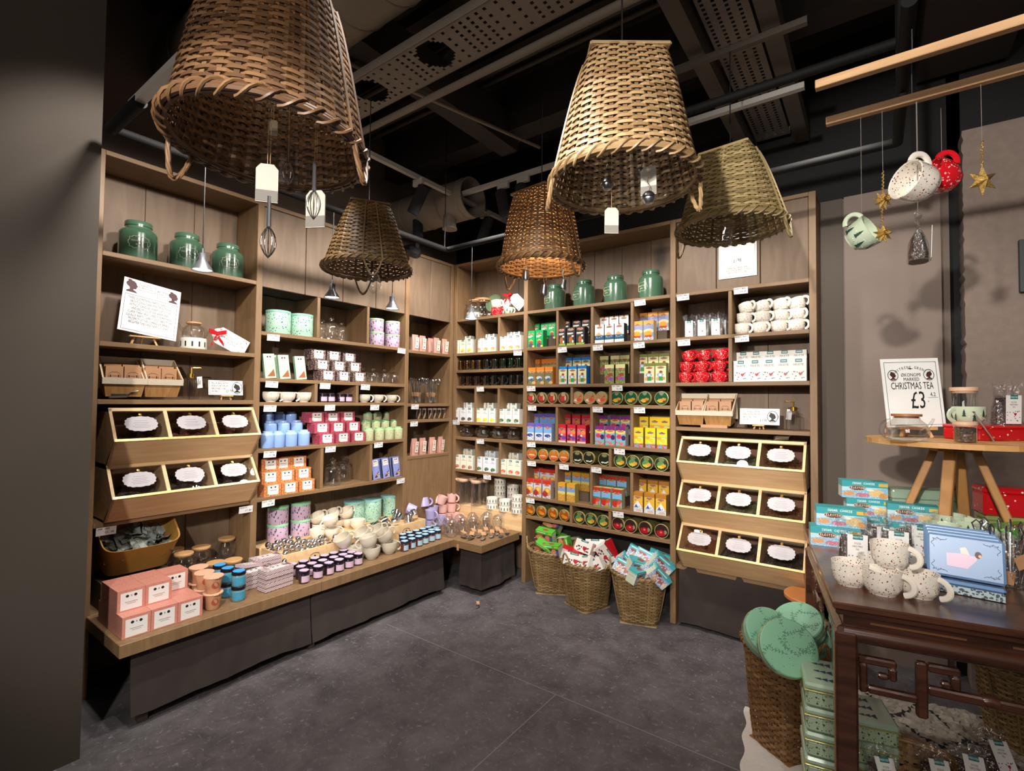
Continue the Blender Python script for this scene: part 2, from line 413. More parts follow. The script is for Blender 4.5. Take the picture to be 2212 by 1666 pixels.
jb = MB()
a_, b_ = at(860, 1352, 'z', 0), at(1230, 1490, 'z', 0)
jb.box(.55, 3.6, -1.222, -1.217, -.004, .0006).box(1.9, 1.905, -3.4, -1.22, -.004, .0006); struct('trim_1', jb.mesh('floor_joint', [SEAM]))
struct('wall_left', MB().box(-.42, -.31, -2.95, .42, 0, 4.0).mesh('wall', [WALLM]))
struct('wall_back', MB().box(-.42, 3.64, .31, .42, 0, 2.88).box(-.42, 5.6, .36, .45, 2.88, 4.0, 1).mesh('wall', [WALLM, MATT]))
w = MB(); w.box(2.985, 3.12, .295, .31, 0, 2.88).box(3.13, 3.6, .28, .31, 0, 2.88, 1)
struct('trim_2', w.mesh('panel_strip', [M('dark_brown_panel', '#54493f', .7), M('wall_panel_paint', '#84746a', .7, var=.06, vscale=6)]))
struct('wall_alcove', MB().box(3.64, 3.70, .36, .42, 0, 4).mesh('wall', [MATT]))
# rough plastered column on the right
def plaster():
    b = MB(); nx, nz = 60, 110; x0, x1, z1 = 3.69, 5.4, 3.1; vs = []; fs = []
    for j in range(nz+1):
        for i in range(nx+1):
            x = x0+(x1-x0)*i/nx; z = z1*j/nz
            q = Vector((x*9, z*9, 2)); lump = max(0, mn.noise(q*2.2)-.32)*.035+mn.noise(q*.4)*.006
            edge = .012*mn.noise(Vector((0, z*30, 5))) if i == 0 else 0
            vs.append((x+edge, .2-lump, z))
    for j in range(nz):
        for i in range(nx):
            a = j*(nx+1)+i; fs.append((a, a+1, a+nx+2, a+nx+1))
    b.add(vs, fs, 0, True)
    n0 = len(b.v); side = []
    for j in range(nz+1):
        x, y, z = b.v[j*(nx+1)]; side.append((x, .42, z))
    b.v.extend(side)
    for j in range(nz):
        b.f.append([j*(nx+1), (j+1)*(nx+1), n0+j+1, n0+j]); b.m.append(0); b.s.append(False); b.c.append((.5,)*3)
    return b.mesh('wall', [M('rough_plaster', '#85756b', .85, var=.12, vscale=25, bump=.35)])
struct('wall_right', plaster())
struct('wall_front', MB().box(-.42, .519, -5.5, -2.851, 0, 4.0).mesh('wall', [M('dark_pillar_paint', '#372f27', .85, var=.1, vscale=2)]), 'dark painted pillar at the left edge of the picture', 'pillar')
# ceiling: dark ribbed deck, beams
DECK = M('dark_ceiling', '#2c2725', .85, var=.2, vscale=2)
cb = MB().box(-.42, 5.6, -7, .45, 3.98, 4.1)
cel = struct('ceiling', cb.mesh('ceiling', [DECK]))
rib = MB().prism([(-.05, 0), (-.035, -.07), (.035, -.07), (.05, 0)], 0, 6.0).mesh('rib', [DECK])
for k in range(22):
    o = link('ceiling_rib', rib, cel); o.matrix_local = Matrix.Translation((5.6, -5.3+k*.26, 3.985)) @ Matrix.Rotation(PI/2, 4, 'Z')
bm_ = M('dark_beam', '#332d2b', .8)
for i, (x0, x1, y0, y1, z0, z1) in enumerate([(-.3, 5.6, -.62, -.45, 3.55, 3.98), (.95, 1.1, -5, -.5, 3.45, 3.7), (3.5, 3.9, -6, .3, 3.5, 3.98)]):
    struct('trim_%d' % (i+3), MB().box(x0, x1, y0, y1, z0, z1).mesh('beam', [bm_]))
# ------------------------------------------------------------------ assembled things
class Asm:
    def __init__(s, name, label, cat, loc, rot=0, group=None):
        s.r = link(name, None); s.r.matrix_local = place(loc, rot); tag(s.r, label, cat, group)
    def part(s, name, mb, mats, parent=None, label=None, kind=None, mat=None):
        me = mb.mesh(name, mats) if isinstance(mb, MB) else mb
        o = link(name, me, parent or s.r, mat)
        if label: o['label'] = label
        if kind: o['kind'] = kind
        return o
TK = .026
ZC = .42   # counter top
def unit(wall, s0, s1, label, shelves, dividers=(), top=2.86, base=0, panel_above=None, back_from=0, left_post=True, right_post=True, fascia=None, group=None):
    """a shelving unit: shelves = heights of shelf tops, dividers = (s, z0, z1)"""
    c = (s0+s1)/2; L = s0-c; R = s1-c
    A = Asm('shelving_unit', label, 'shelving', PA(c, 0, 0) if wall == 'A' else PB(c, 0, 0), RA if wall == 'A' else 0, group)
    if left_post: A.part('side_panel', MB().box(L, L+.04, 0, .3, base, top, ch=.002), [BRNV])
    if right_post: A.part('side_panel', MB().box(R-.04, R, 0, .3, base, top, ch=.002), [BRNV])
    li, ri = L+(.04 if left_post else 0), R-(.04 if right_post else 0)
    A.part('top_panel', MB().box(li, ri, 0, .3, top-TK, top, ch=.002), [BRN])
    for z in shelves: A.part('shelf', MB().box(li, ri, 0, .285, z-TK, z, ch=.002), [BRN])
    for (s, z0, z1) in dividers: A.part('divider', MB().box(s-c-.012, s-c+.012, .002, .28, z0, z1-TK, ch=.002), [BRNV])
    n = max(2, round((ri-li)/.24)); wdt = (ri-li)/n
    for k in range(n):
        z0 = back_from; z1 = (panel_above or top)
        A.part('back_board', MB().box(li+k*wdt+.001, li+(k+1)*wdt-.001, .286, .298, z0, z1-TK, ch=.002), [PANEL])
    if panel_above:
        n = max(2, round((ri-li)/.3)); wdt = (ri-li)/n
        for k in range(n):
            A.part('front_board', MB().box(li+k*wdt+.002, li+(k+1)*wdt-.002, .012, .03, panel_above-TK+.002, top-TK, ch=.003), [PANEL])
    if fascia:
        A.part('lower_panel', MB().box(li, ri, .004, .02, fascia[0], fascia[1]), [BRNV])
    return A
cA = lambda px, z: sA(px, z, 0)
dA = {'r1': [cA(688.7, 2.1), cA(795.7, 2.1)], 'r3': [cA(683.6, 1.6), cA(772.5, 1.6)], 'r5': [cA(695.6, 1.0), cA(802, 1.0)]}
U1 = unit('A', -2.745, -1.857, 'brown shelving unit nearest the dark pillar, with wooden tea bins', [2.322, 1.842, 1.535, ZC])
U2 = unit('A', -1.857, -.567, 'wide brown shelving unit with mint tins, floral boxes and blue caddies', [1.995, 1.683, 1.523, 1.213, .89, ZC],
          [(s, 1.995, 2.318) for s in dA['r1']]+[(s, 1.523, 1.683) for s in dA['r3']]+[(s, .89, 1.213) for s in dA['r5']], panel_above=2.318, left_post=False)
U3 = unit('A', -.567, .0, 'narrow brown corner shelving unit with pink bags and glass tubes', [1.985, 1.515, 1.372, 1.052, ZC], panel_above=2.318, left_post=False, fascia=(.44, 1.026))
zb1 = [at(980, y, 'y', 0).z for y in (764.4, 800.4, 834, 910, 943, 1012)]
dB1 = [(sB(1029, 2.1), 2.325, zb1[0]), (sB(1077, 2.1), 2.325, zb1[0]), (sB(1026, 1.5), zb1[2], zb1[3]), (sB(1076, 1.5), zb1[2], zb1[3]), (sB(1027.5, .95), zb1[4], zb1[5]), (sB(1079, .95), zb1[4], zb1[5])]
U4 = unit('B', 0, .862, 'brown corner shelving unit with white tea boxes and amber glasses', [2.325]+zb1+[ZC], [(s, min(a, b), max(a, b)) for s, a, b in dB1])
ZB = [2.325, 2.007, 1.690, 1.527, 1.214, 1.051, .738, .5735]
def cols(z, pxs): return [sB(p, z) for p in pxs]
c4 = cols(2.15, (1203.5, 1278.5, 1365)); c3a = cols(1.6, (1234.5, 1318))
dv = []
for a, b in ((1, 0), (2, 1), (4, 3), (6, 5)): dv += [(s, ZB[a], ZB[b]) for s in c4]
for a, b in ((3, 2), (5, 4), (7, 6)): dv += [(s, ZB[a], ZB[b]) for s in c3a]
U5 = unit('B', .862, 2.14, 'wide brown shelving unit full of bright tea boxes and round tins', ZB, dv, left_post=False)
zdiv = sB(1577, 2.1)
U6 = unit('B', 2.14, 2.998, 'right-hand brown shelving unit with red mugs and three tiers of bins', [2.325, 2.008, 1.69, 1.378], [(zdiv, 2.008, 2.325), (zdiv, 1.69, 2.008)], panel_above=2.325, left_post=False)
# ------------------------------------------------------------------ counter: an L-shaped board with a thick edge, and cloth skirts
ctr = Asm('display_counter', 'low brown L-shaped display counter running under the left shelves and corner', 'counter', (.25, -1.4, 0))
def cbx(x0, x1, y0, y1): return MB().box(x0-.25, x1-.25, y0+1.4, y1+1.4, ZC-.062, ZC, ch=.003)
ctr.part('counter_board', cbx(.002, .505, -2.72, -1.7), [BRNV]); ctr.part('counter_board', cbx(.002, .507, -1.699, -.515), [BRNV])
ctr.part('counter_board', cbx(.002, .80, -.514, -.002), [BRN])
LEGB = M('counter_leg_paint', '#3b332b', .7)
for x, y in ((.42, -2.6), (.42, -1.72), (.42, -.6), (.58, -.3)): ctr.part('leg', MB().box(x-.25-.02, x-.25+.02, y+1.4-.02, y+1.4+.02, 0, ZC-.062), [LEGB])
CLOTH = M('brown_linen_cloth', '#352c28', .95, var=.2, vscale=5, bump=.25)
def skirt(p0, p1, z0, z1, label, name='cloth_skirt', amp=.012, hem=.02, seed=0, nx=60, nz=14, thick=.006, corner=None):
    """hanging cloth from p0 to p1 (x, y), with soft folds; corner: extra point for a cloth that turns"""
    pts = [Vector((*p0, 0))]+([Vector((*corner, 0))] if corner else [])+[Vector((*p1, 0))]
    seg = [(pts[i+1]-pts[i]).length for i in range(len(pts)-1)]; tot = sum(seg); vs = []; fs = []
    for side in (0, 1):
        for j in range(nz+1):
            t = j/nz
            for i in range(nx+1):
                d = tot*i/nx; k = 0
                while k < len(seg)-1 and d > seg[k]: d -= seg[k]; k += 1
                dr = (pts[k+1]-pts[k]).normalized(); nrm = Vector((dr.y, -dr.x, 0))
                p = pts[k]+dr*d
                if corner and k == 0 and seg[0]-d < .03 or corner and k == 1 and d < .03:
                    n1 = (pts[1]-pts[0]).normalized(); n2 = (pts[2]-pts[1]).normalized(); nrm = (Vector((n1.y, -n1.x, 0))+Vector((n2.y, -n2.x, 0))).normalized()
                s = tot*i/nx
                f = amp*(mn.noise(Vector((s*6+seed, t*1.2, seed)))*(.3+t)+.6*mn.noise(Vector((s*17, t*2.5+seed, 3)))*(.2+t*.8))
                zz = z1+(z0-z1)*t + (hem*mn.noise(Vector((s*4+seed*3, 1, 7))) if j == nz else 0)
                p = p+nrm*(f+.02*t*t-side*thick); vs.append((p.x, p.y, zz))
    W = nx+1; N = W*(nz+1)
    for side in (0, 1):
        for j in range(nz):
            for i in range(nx):
                a = side*N+j*W+i; q = (a, a+1, a+W+1, a+W); fs.append(q if side else q[::-1])
    for j in range(nz): fs.append((j*W, N+j*W, N+(j+1)*W, (j+1)*W)); fs.append((j*W+nx, (j+1)*W+nx, N+(j+1)*W+nx, N+j*W+nx))
    for i in range(nx): fs.append((nz*W+i, N+nz*W+i, N+nz*W+i+1, nz*W+i+1)); fs.append((i, i+1, N+i+1, N+i))
    o = link(name, MB().add(vs, fs, 0, True).mesh(name, [CLOTH], 60)); return tag(o, label, 'cloth')
zt = ZC-.066
skirt((.455, -2.66), (.455, -1.745), .06, zt, 'dark brown cloth skirt under the counter end nearest the pillar', seed=1)
skirt((.455, -1.735), (.455, -.58), .05, zt, 'long dark brown cloth skirt under the middle of the left counter', seed=4)
skirt((.53, -.452), (.748, -.01), .05, zt, 'brown cloth skirt wrapped round the counter corner below the scoops', seed=9, corner=(.748, -.452), amp=.02, hem=.03)
skirt((2.16, .015), (2.95, .015), .03, .41, 'grey brown cloth hanging below the right-hand tea bins', seed=6, amp=.018, hem=.03)
# dark panel behind the floor baskets is the unit's own back; kick board
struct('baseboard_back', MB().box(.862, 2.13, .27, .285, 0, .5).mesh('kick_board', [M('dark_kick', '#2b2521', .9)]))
# ================================================================== protos
# ---- tea boxes standing in the bright bay
def tea_cv(top, body, pics, oval='#7a3a2c', toph=.2, ring='#d8c8a0', text='#f0ead8', w=26, h=49, ovy=.2):
    c = cvs(w, h, body); rect(c, 0, 0, 1, toph, top)
    for p in pics:
        k = p[0]
        if k == 'r': rect(c, *p[1:])
        elif k == 'e': ell(c, *p[1:])
        elif k == 't': tri(c, p[1], p[2])
        elif k == 's': scat(c, p[1], p[2], *p[3:])
    if oval:
        ell(c, .5, ovy, .36, .062, ring); ell(c, .5, ovy, .33, .05, oval)
        for i in range(5, w-5, 2): c[int(ovy*h), i] = lin(text)
    return c
def tbox(name, cv, top, side, w=.077, d=.062, h=.145): return ('tea_box', 'tea box', printed_box(name, w, d, h, cv, top, side))
P_fruit = lambda a, b, c_: [('e', .35, .72, .3, .13, a), ('e', .7, .62, .26, .11, b), ('e', .6, .86, .3, .1, c_)]
TEA = {}
def defT(key, desc, cv, top, side): TEA[key] = (tbox('tea_box', cv, top, side), desc)
defT('green', 'emerald green tea box with small painted figure', tea_cv('#18a45c', '#18a45c', [('r', .12, .3, .75, .34, '#e8f4e4'), ('r', .12, .37, .55, .4, '#e8f4e4'), ('t', [(.2, .62), (.5, .5), (.85, .64)], '#d8b060'), ('e', .5, .7, .2, .1, '#b0442e'), ('e', .5, .88, .34, .12, '#5a4a6a'), ('e', .8, .93, .16, .06, '#f0d040')], '#8c3a28'), '#1cae62', '#129150')
defT('black', 'black tea box with white band and brown dog picture', tea_cv('#2c2b30', '#2c2b30', [('r', .08, .3, .75, .36, '#f2f0ea'), ('r', .08, .38, .6, .4, '#e6b23a'), ('e', .5, .72, .22, .2, '#a5622e'), ('e', .72, .5, .12, .06, '#efe9e2'), ('r', 0, .9, 1, 1, '#8ab648'), ('e', .75, .8, .1, .08, '#e8e4dc')], '#a8482e', ovy=.12), '#262529', '#1f1e22')
defT('white', 'white tea box with orange mountain and blue band', tea_cv('#f2eee8', '#f2eee8', [('r', .42, 0, .6, .08, '#d0402c'), ('t', [(.05, .6), (.4, .4), (.9, .62)], '#eea262'), ('r', 0, .6, 1, .83, '#265a78'), ('s', 14, '#e8eef0', .15, .64, .85, .72), ('e', .85, .93, .08, .03, '#e8c060')], '#7a3a2c', ovy=.16), '#f4f0ea', '#3c3835')
defT('honey', 'orange and blue tea box with honey bowl picture', tea_cv('#e8a044', '#8a94c0', [('e', .5, .55, .5, .12, '#e6c79a'), ('e', .45, .68, .4, .14, '#e89a2e'), ('r', .1, .75, .8, .88, '#b4461e'), ('s', 30, '#f4e8e0', 0, .85, 1, 1, 2, 4)], '#8c4a30'), '#eba94e', '#cfc79a')
defT('orange', 'orange topped tea box with blue white village picture', tea_cv('#f08a28', '#6a7a50', [('s', 60, '#c86a3a', 0, .3, 1, .6, 1, 2), ('e', .35, .62, .36, .1, '#c8d6e8'), ('e', .5, .72, .3, .08, '#3a5a9a'), ('s', 40, '#f0c060', 0, .6, 1, 1, 1, 3), ('e', .75, .9, .25, .08, '#e8b070'), ('r', 0, .18, 1, .24, '#f4a84a')], '#b4532e', ovy=.27), '#f2912e', '#e88424')
def girl(top, body): return tea_cv(top, body, [('e', .52, .46, .16, .07, '#a8401e'), ('e', .45, .6, .32, .1, '#8ab4dc'), ('e', .45, .61, .16, .06, '#f0f0f0'), ('r', .3, .7, .72, .9, '#3c9a4a'), ('e', .2, .8, .12, .1, '#e0a880'), ('e', .8, .78, .12, .08, '#d88a6a'), ('r', 0, .92, 1, 1, '#d8e4ea')], '#8c3a28', ovy=.24, toph=.17)
defT('blue', 'bright blue topped tea box with seated girl picture', girl('#1e8adc', '#f2ecb4'), '#2a92e2', '#1a7ac8')
defT('apple', 'pale yellow tea box with garden and apple picture', tea_cv('#ece6a4', '#7a8a4a', [('s', 60, '#e8e4b0', 0, .35, 1, .6, 1, 2), ('e', .62, .55, .28, .09, '#a8442e'), ('e', .3, .72, .3, .1, '#b8385a'), ('e', .65, .75, .3, .1, '#8a5ab0'), ('s', 40, '#f0d080', 0, .6, 1, 1, 1, 5)], '#8c3a28', ovy=.25), '#eee9b0', '#4c4830')
defT('olive', 'olive topped tea box with seated girl picture', girl('#7a8438', '#f0eab0'), '#828c40', '#d8d294')
defT('violet', 'violet and sky blue tea box with blueberry bowl', tea_cv('#6a5ab8', '#7ab0e8', [('r', 0, .55, 1, 1, '#d8e0ee'), ('e', .5, .7, .38, .09, '#2a3a8a'), ('s', 60, '#2c3e8e', 0, .75, 1, 1, 1, 6), ('s', 30, '#f4f0ea', 0, .55, 1, 1, 1, 7)], '#b4532e', ovy=.25), '#7464c0', '#8fa0b4')
defT('red', 'crimson tea box covered with mixed berries', tea_cv('#c81e2e', '#e0506a', [('e', .2, .42, .2, .1, '#f06a7a'), ('e', .7, .42, .3, .1, '#f08a3a'), ('e', .3, .65, .25, .1, '#5a2a6a'), ('e', .75, .75, .25, .1, '#5a4ab0'), ('e', .5, .58, .14, .05, '#f8e8d0'), ('e', .2, .82, .2, .06, '#701a30'), ('r', 0, .92, 1, 1, '#f0dccc')], '#5a2018', ovy=.27), '#b81826', '#98141f')
defT('purple', 'purple topped tea box with raspberry and blackberry', tea_cv('#7a2a7a', '#8ab0d8', [('e', .5, .28, .5, .1, '#f0d84a'), ('e', .35, .52, .26, .12, '#d83a5a'), ('e', .8, .58, .22, .14, '#3a2a5a'), ('r', 0, .78, 1, 1, '#68b8c4'), ('s', 16, '#f05a3a', 0, .8, 1, 1, 3, 2)], '#b4532e', ovy=.24), '#842e84', '#b8b4b0')
defT('yellow', 'bright yellow tea box with lemon slices and red flowers', tea_cv('#f0c814', '#f0cc1c', [('r', 0, .42, 1, .5, '#9ab0a8'), ('e', .6, .62, .34, .16, '#f6e060'), ('e', .6, .62, .24, .11, '#f2c428'), ('e', .25, .5, .2, .08, '#e8a02a'), ('r', 0, .8, 1, 1, '#6aa0b0'), ('s', 18, '#e83a2a', 0, .8, 1, 1, 3, 5)], '#5a2818', ovy=.24), '#e6c014', '#a8902a')
defT('redorange', 'red topped tea box with lion and blue sky', tea_cv('#c82e24', '#c8cede', [('e', .55, .62, .45, .22, '#e09a3a'), ('e', .3, .75, .3, .18, '#a8342a'), ('e', .6, .55, .2, .1, '#f0c860'), ('s', 24, '#8a2a1a', 0, .7, 1, 1, 2, 7)], '#8c3a28', ovy=.26), '#d83a2e', '#b8a89a')
defT('gold', 'golden topped tea box with meadow and blue sky', tea_cv('#dca028', '#7aa0d8', [('r', 0, .46, 1, .62, '#e0d070'), ('r', 0, .62, 1, 1, '#d09a3a'), ('s', 40, '#7a4a1e', 0, .6, 1, 1, 1, 8), ('s', 30, '#f0e0a0', 0, .6, 1, 1, 1, 9)], '#b4532e', ovy=.25), '#e2aa34', '#a8984a')
defT('cinnamon', 'red topped tea box with red apples and cinnamon sticks', tea_cv('#b83222', '#7ab4e4', [('e', .5, .6, .6, .1, '#3a7a4a'), ('e', .3, .76, .34, .18, '#c82a22'), ('e', .75, .66, .2, .12, '#d84a2a'), ('t', [(.4, 1), (.55, .7), (.7, 1)], '#d88a3a'), ('t', [(.65, 1), (.75, .72), (1, .98)], '#c87a3a'), ('r', 0, .96, 1, 1, '#5aa04a')], '#8c3a28', ovy=.22), '#d8c070', '#c0b48a')
defT('mountain', 'brown and yellow tea box with snowy mountain picture', tea_cv('#b4762a', '#e8b438', [('t', [(.0, .78), (.5, .42), (1, .8)], '#e8ecf4'), ('t', [(.15, .78), (.35, .6), (.6, .8)], '#4a5aa8'), ('r', 0, .78, 1, 1, '#d8dcd8'), ('s', 30, '#5a6ab0', 0, .7, 1, .9, 1, 3), ('e', .3, .4, .1, .04, '#6a9a7a'), ('e', .6, .92, .3, .05, '#e0b0a0')], '#8c3a28', ovy=.27), '#c8882e', '#b09040')
# ---- white herbal boxes
def herb_cv(bg, pic, pic2, line='#5a5a58'):
    c = cvs(26, 44, bg); rect(c, .3, 0, .72, .13, '#1c5a54'); rect(c, .36, .05, .66, .08, '#cfe4e0')
    rect(c, .32, .25, .66, .265, line); rect(c, .22, .34, .8, .36, line); rect(c, .3, .4, .7, .415, line)
    ell(c, .55, .8, .34, .12, pic); ell(c, .4, .86, .2, .07, pic2); scat(c, 10, '#ffffff', .25, .7, .85, .9, 1, 3); rect(c, 0, .96, 1, 1, '#d8d2c2'); return c
HERB = [('pale box with yellow lemon picture', '#f0eedc', '#e8d848', '#c8b838'), ('white box with brown yellow fruit picture', '#f6f4ee', '#c89a6a', '#e8c848'), ('white box with orange fruit picture', '#f6f4ea', '#e89a5a', '#e8d070'),
        ('bluish white box with dark leaf picture', '#eceef2', '#4a3a34', '#6a4a3a'), ('white box with bright yellow fruit picture', '#f6f6e8', '#f0dc28', '#e8c820'), ('white box with green lime picture', '#eef2e8', '#3a5a34', '#5a9a4a'),
        ('cream box with pink brown root picture', '#f2f0dc', '#c87a6a', '#a85a4a'), ('pale blue box with green herb picture', '#e8eef6', '#2e7a3a', '#5a3a2a'), ('cream box with orange red grapefruit picture', '#f4eed8', '#e8643a', '#f0a080')]
HB = [('tea_box', 'tea box', printed_box('tea_box', .074, .06, .128, herb_cv(b, p, q), '#f4f2ea', '#e6e2d4')) for _, b, p, q in HERB]
# ---- wide boxes with two heads on a white label (own brand of the shop)
def labelbox_cv(w, h, bg, sp, n, lab='#eee9e6', lx=(.2, .84), ly=(.1, .86), heads=True, cell2=None, leaf=None):
    c = cvs(w, h, bg); k = 3
    for s_ in sp: scat(c, n, s_, 0, 0, 1, 1, 1, k); k += 1
    if cell2:
        for s_ in cell2: scat(c, n//2, s_, 0, 0, 1, 1, 2, k); k += 1
    rect(c, lx[0], ly[0], lx[1], ly[1], lab); cx = (lx[0]+lx[1])/2; lw = lx[1]-lx[0]
    if heads:
        y = ly[0]+.22*(ly[1]-ly[0]); ell(c, cx-lw*.19, y, .045*lw/.6, .07, '#28201f'); ell(c, cx+lw*.19, y, .045*lw/.6, .07, '#28201f'); rect(c, cx-.02, y-.04, cx+.02, y+.03, '#9a9290')
    y = ly[0]+.55*(ly[1]-ly[0]); rect(c, cx-lw*.3, y, cx+lw*.3, y+.028, '#8c7f7d'); rect(c, cx-lw*.22, y+.09, cx+lw*.22, y+.115, '#9c908c')
    if leaf: ell(c, lx[0]+.02, ly[1]-.03, .06, .05, leaf)
    return c
def own_box(name, w, d, h, bg, sp, n, cw=36, ch=24, **kw):
    f = labelbox_cv(cw, ch, bg, sp, n, **kw); side = cvs(18, ch, bg); topc = cvs(cw, 18, bg)
    k = 9
    for s_ in sp: scat(side, n//2, s_, seed=k); scat(topc, n//2, s_, seed=k+1); k += 2
    return (name, 'gift box' if 'gift' in name else 'box', printed_box(name, w, d, h, f, bg, bg, side_cv=side, top_cv=topc))
FLORAL = own_box('tea_carton', .118, .1, .078, '#4e3b3c', ['#d89aa0', '#b8b49a', '#7a5a5a'], 110, leaf='#8a9a3a')
CORAL = own_box('tea_carton', .122, .1, .078, '#b0485a', ['#d8808c', '#983246'], 90, leaf='#6a8a4a')
ORNG = own_box('tea_carton', .118, .1, .08, '#cf7f4e', ['#f0c080', '#a85430'], 60, cell2=['#f0a860', '#a8642a'], leaf='#8a9a3a')
PINK = own_box('tea_carton', .113, .115, .1, '#d08b7a', ['#b8695a', '#e0a898'], 40, cw=44, ch=38, lx=(.12, .88), ly=(.12, .94))
def choc_cv(bg, sp, lab, tric, tri2):
    c = cvs(26, 56, bg)
    for i, s_ in enumerate(sp): scat(c, 160, s_, seed=i+2)
    rect(c, .15, .05, .85, .36, lab); ell(c, .38, .13, .07, .035, '#28201f'); ell(c, .62, .13, .07, .035, '#28201f'); rect(c, .25, .24, .75, .255, '#c87a7a')
    tri(c, [(.18, .93), (.9, .93), (.84, .62)], tric)
    if tri2: scat(c, 12, tri2, .55, .72, .86, .92, 2, 5)
    else: rect(c, .5, .8, .88, .81, '#7a4020')
    return c
MINTCH = ('chocolate_box', 'box', printed_box('chocolate_box', .078, .022, .168, choc_cv('#b8d4b8', ['#8ab89a', '#dceada'], '#f0e4d8', '#9a5a34', None), '#a8c8a8', '#86a88c'))
BLUECH = ('chocolate_box', 'box', printed_box('chocolate_box', .072, .022, .165, choc_cv('#8a94d0', ['#b4bce8', '#6a74b4'], '#ece4dc', '#5a3024', '#e8dcd8'), '#7a84c0', '#3c4268'))
# ---- heart printed box and bag
def heart_cv(w, h, title, sub=None, bg='#eeeae2'):
    c = cvs(w, h, bg); rect(c, .3, 0, .74, .14, '#1c6f70'); rect(c, .36, .05, .68, .085, '#d8ecea'); q = lin('#8a8a8a')
    for k, tx in enumerate(title):
        txt(c, tx, int(w/2-len(tx)*2), int(h*.22)+k*7, '#76706e')
    R = random.Random(4)
    for k in range(13):
        x, y = .08+.84*R.random(), .55+.38*R.random(); heart(c, x, y, .05, '#7a2030' if k % 2 else '#3c2a34')
    heart(c, .62, .7, .14, '#b8182e'); return c
JUL = ('tea_box', 'tea box', printed_box('tea_box', .087, .065, .138, heart_cv(34, 54, ['JULETE']), '#f0ece4', '#e6e0d6'))
# ---- round tins lying on their side, printed lids to the front
def tin(pics, rim='#c9b878', body='#6f6a3e', r=.052, L=.045, bg='#2c4a30'):
    cv = cvs(40, 40, bg)
    for p in pics:
        if p[0] == 'e': ell(cv, *p[1:])
        elif p[0] == 's': scat(cv, p[1], p[2], *p[3:])
        elif p[0] == 't': tri(cv, p[1], p[2])
    b = MB(); n = 28; rr = r*.92; rings = 12; vs = [(0, -L/2, r)]; fs = []; cl = []
    for j in range(1, rings+1):
        for k in range(n): a = 2*PI*k/n; vs.append((rr*j/rings*math.cos(a), -L/2, r+rr*j/rings*math.sin(a)))
    def sm(x, z): i = min(39, max(0, int((x/rr*.5+.5)*40))); j = min(39, max(0, int((.5-(z-r)/rr*.5)*40))); return tuple(cv[j, i])
    for k in range(n): k2 = (k+1) % n; fs.append((0, 1+k, 1+k2)); cl.append(sm(vs[1+k][0]/2, r+(vs[1+k][2]-r)/2))
    for j in range(1, rings):
        for k in range(n):
            k2 = (k+1) % n; q = (1+(j-1)*n+k, 1+j*n+k, 1+j*n+k2, 1+(j-1)*n+k2); fs.append(q)
            cl.append(sm(sum(vs[i][0] for i in q)/4, sum(vs[i][2] for i in q)/4))
    b.add(vs, fs, 0, False, None, cl)
    X = Matrix.Translation((0, 0, r)) @ Matrix.Rotation(PI/2, 4, 'X')
    b.shell([(rr, L/2), (rr+.001, L/2+.0025), (r-.0005, L/2+.002), (r, L/2-.002), (r, L/2-.016)], n, 0, X, lin(rim))
    b.lathe([(r-.001, L/2-.016), (r-.001, -L/2)], n, 0, X, lin(body))
    return ('round_tin', 'tin', b.mesh('round_tin', [Mattr('print_tin', .3, metal=.25)]))
TINS = {'strawberry': (tin([('e', .45, .5, .3, .3, '#c8342c'), ('e', .72, .5, .1, .22, '#c8c49a'), ('e', .5, .12, .22, .2, '#b8a878')], bg='#6a3a30'), 'strawberry pictured lid'),
 'apricot': (tin([('e', .3, .7, .2, .1, '#f0e0d0'), ('e', .62, .66, .24, .14, '#e0583c'), ('t', [(.4, .6), (.8, .3), (.85, .4)], '#b85a34'), ('e', .5, .12, .22, .2, '#a8a078')], bg='#c08a64'), 'orange candied fruit lid'),
 'ginger': (tin([('e', .4, .7, .24, .14, '#e8b034'), ('e', .65, .6, .2, .12, '#d89a2e'), ('e', .72, .76, .1, .08, '#8a2a24'), ('e', .5, .1, .22, .2, '#8a9a7a')], bg='#1e5a3c'), 'dark green lid with yellow ginger'),
 'peach': (tin([('e', .5, .3, .5, .3, '#d87a24'), ('e', .5, .66, .42, .18, '#e8703c'), ('e', .5, .6, .4, .05, '#f4d8c0'), ('e', .5, .1, .22, .2, '#b89a6a')], bg='#b8501e'), 'glossy orange drop lid'),
 'mintwhite': (tin([('e', .35, .75, .12, .06, '#f0eee0'), ('e', .6, .78, .1, .05, '#f0eee0'), ('e', .78, .7, .08, .05, '#e8e8da'), ('e', .5, .12, .22, .2, '#8a8a60')], bg='#20281e'), 'black green lid with white mints'),
 'lemon': (tin([('e', .45, .55, .3, .26, '#6a9a5a'), ('e', .45, .72, .26, .12, '#e8d040'), ('e', .68, .6, .18, .12, '#f0a040'), ('e', .5, .12, .22, .2, '#7a8a5a')], bg='#2c4632'), 'green lid with lemons'),
 'orange': (tin([('e', .5, .35, .5, .35, '#b85a14'), ('e', .4, .62, .24, .16, '#f08a1e'), ('e', .68, .68, .2, .14, '#f0982e'), ('e', .22, .7, .1, .1, '#5a7a2a'), ('e', .5, .1, .22, .18, '#b8a070')], bg='#7a4212'), 'orange slices lid'),
 'cherry': (tin([('e', .45, .65, .34, .22, '#c01c24'), ('e', .8, .55, .09, .16, '#8a9a78'), ('e', .45, .6, .1, .07, '#f07a70')], bg='#3c2426'), 'dark lid with red cherries')}
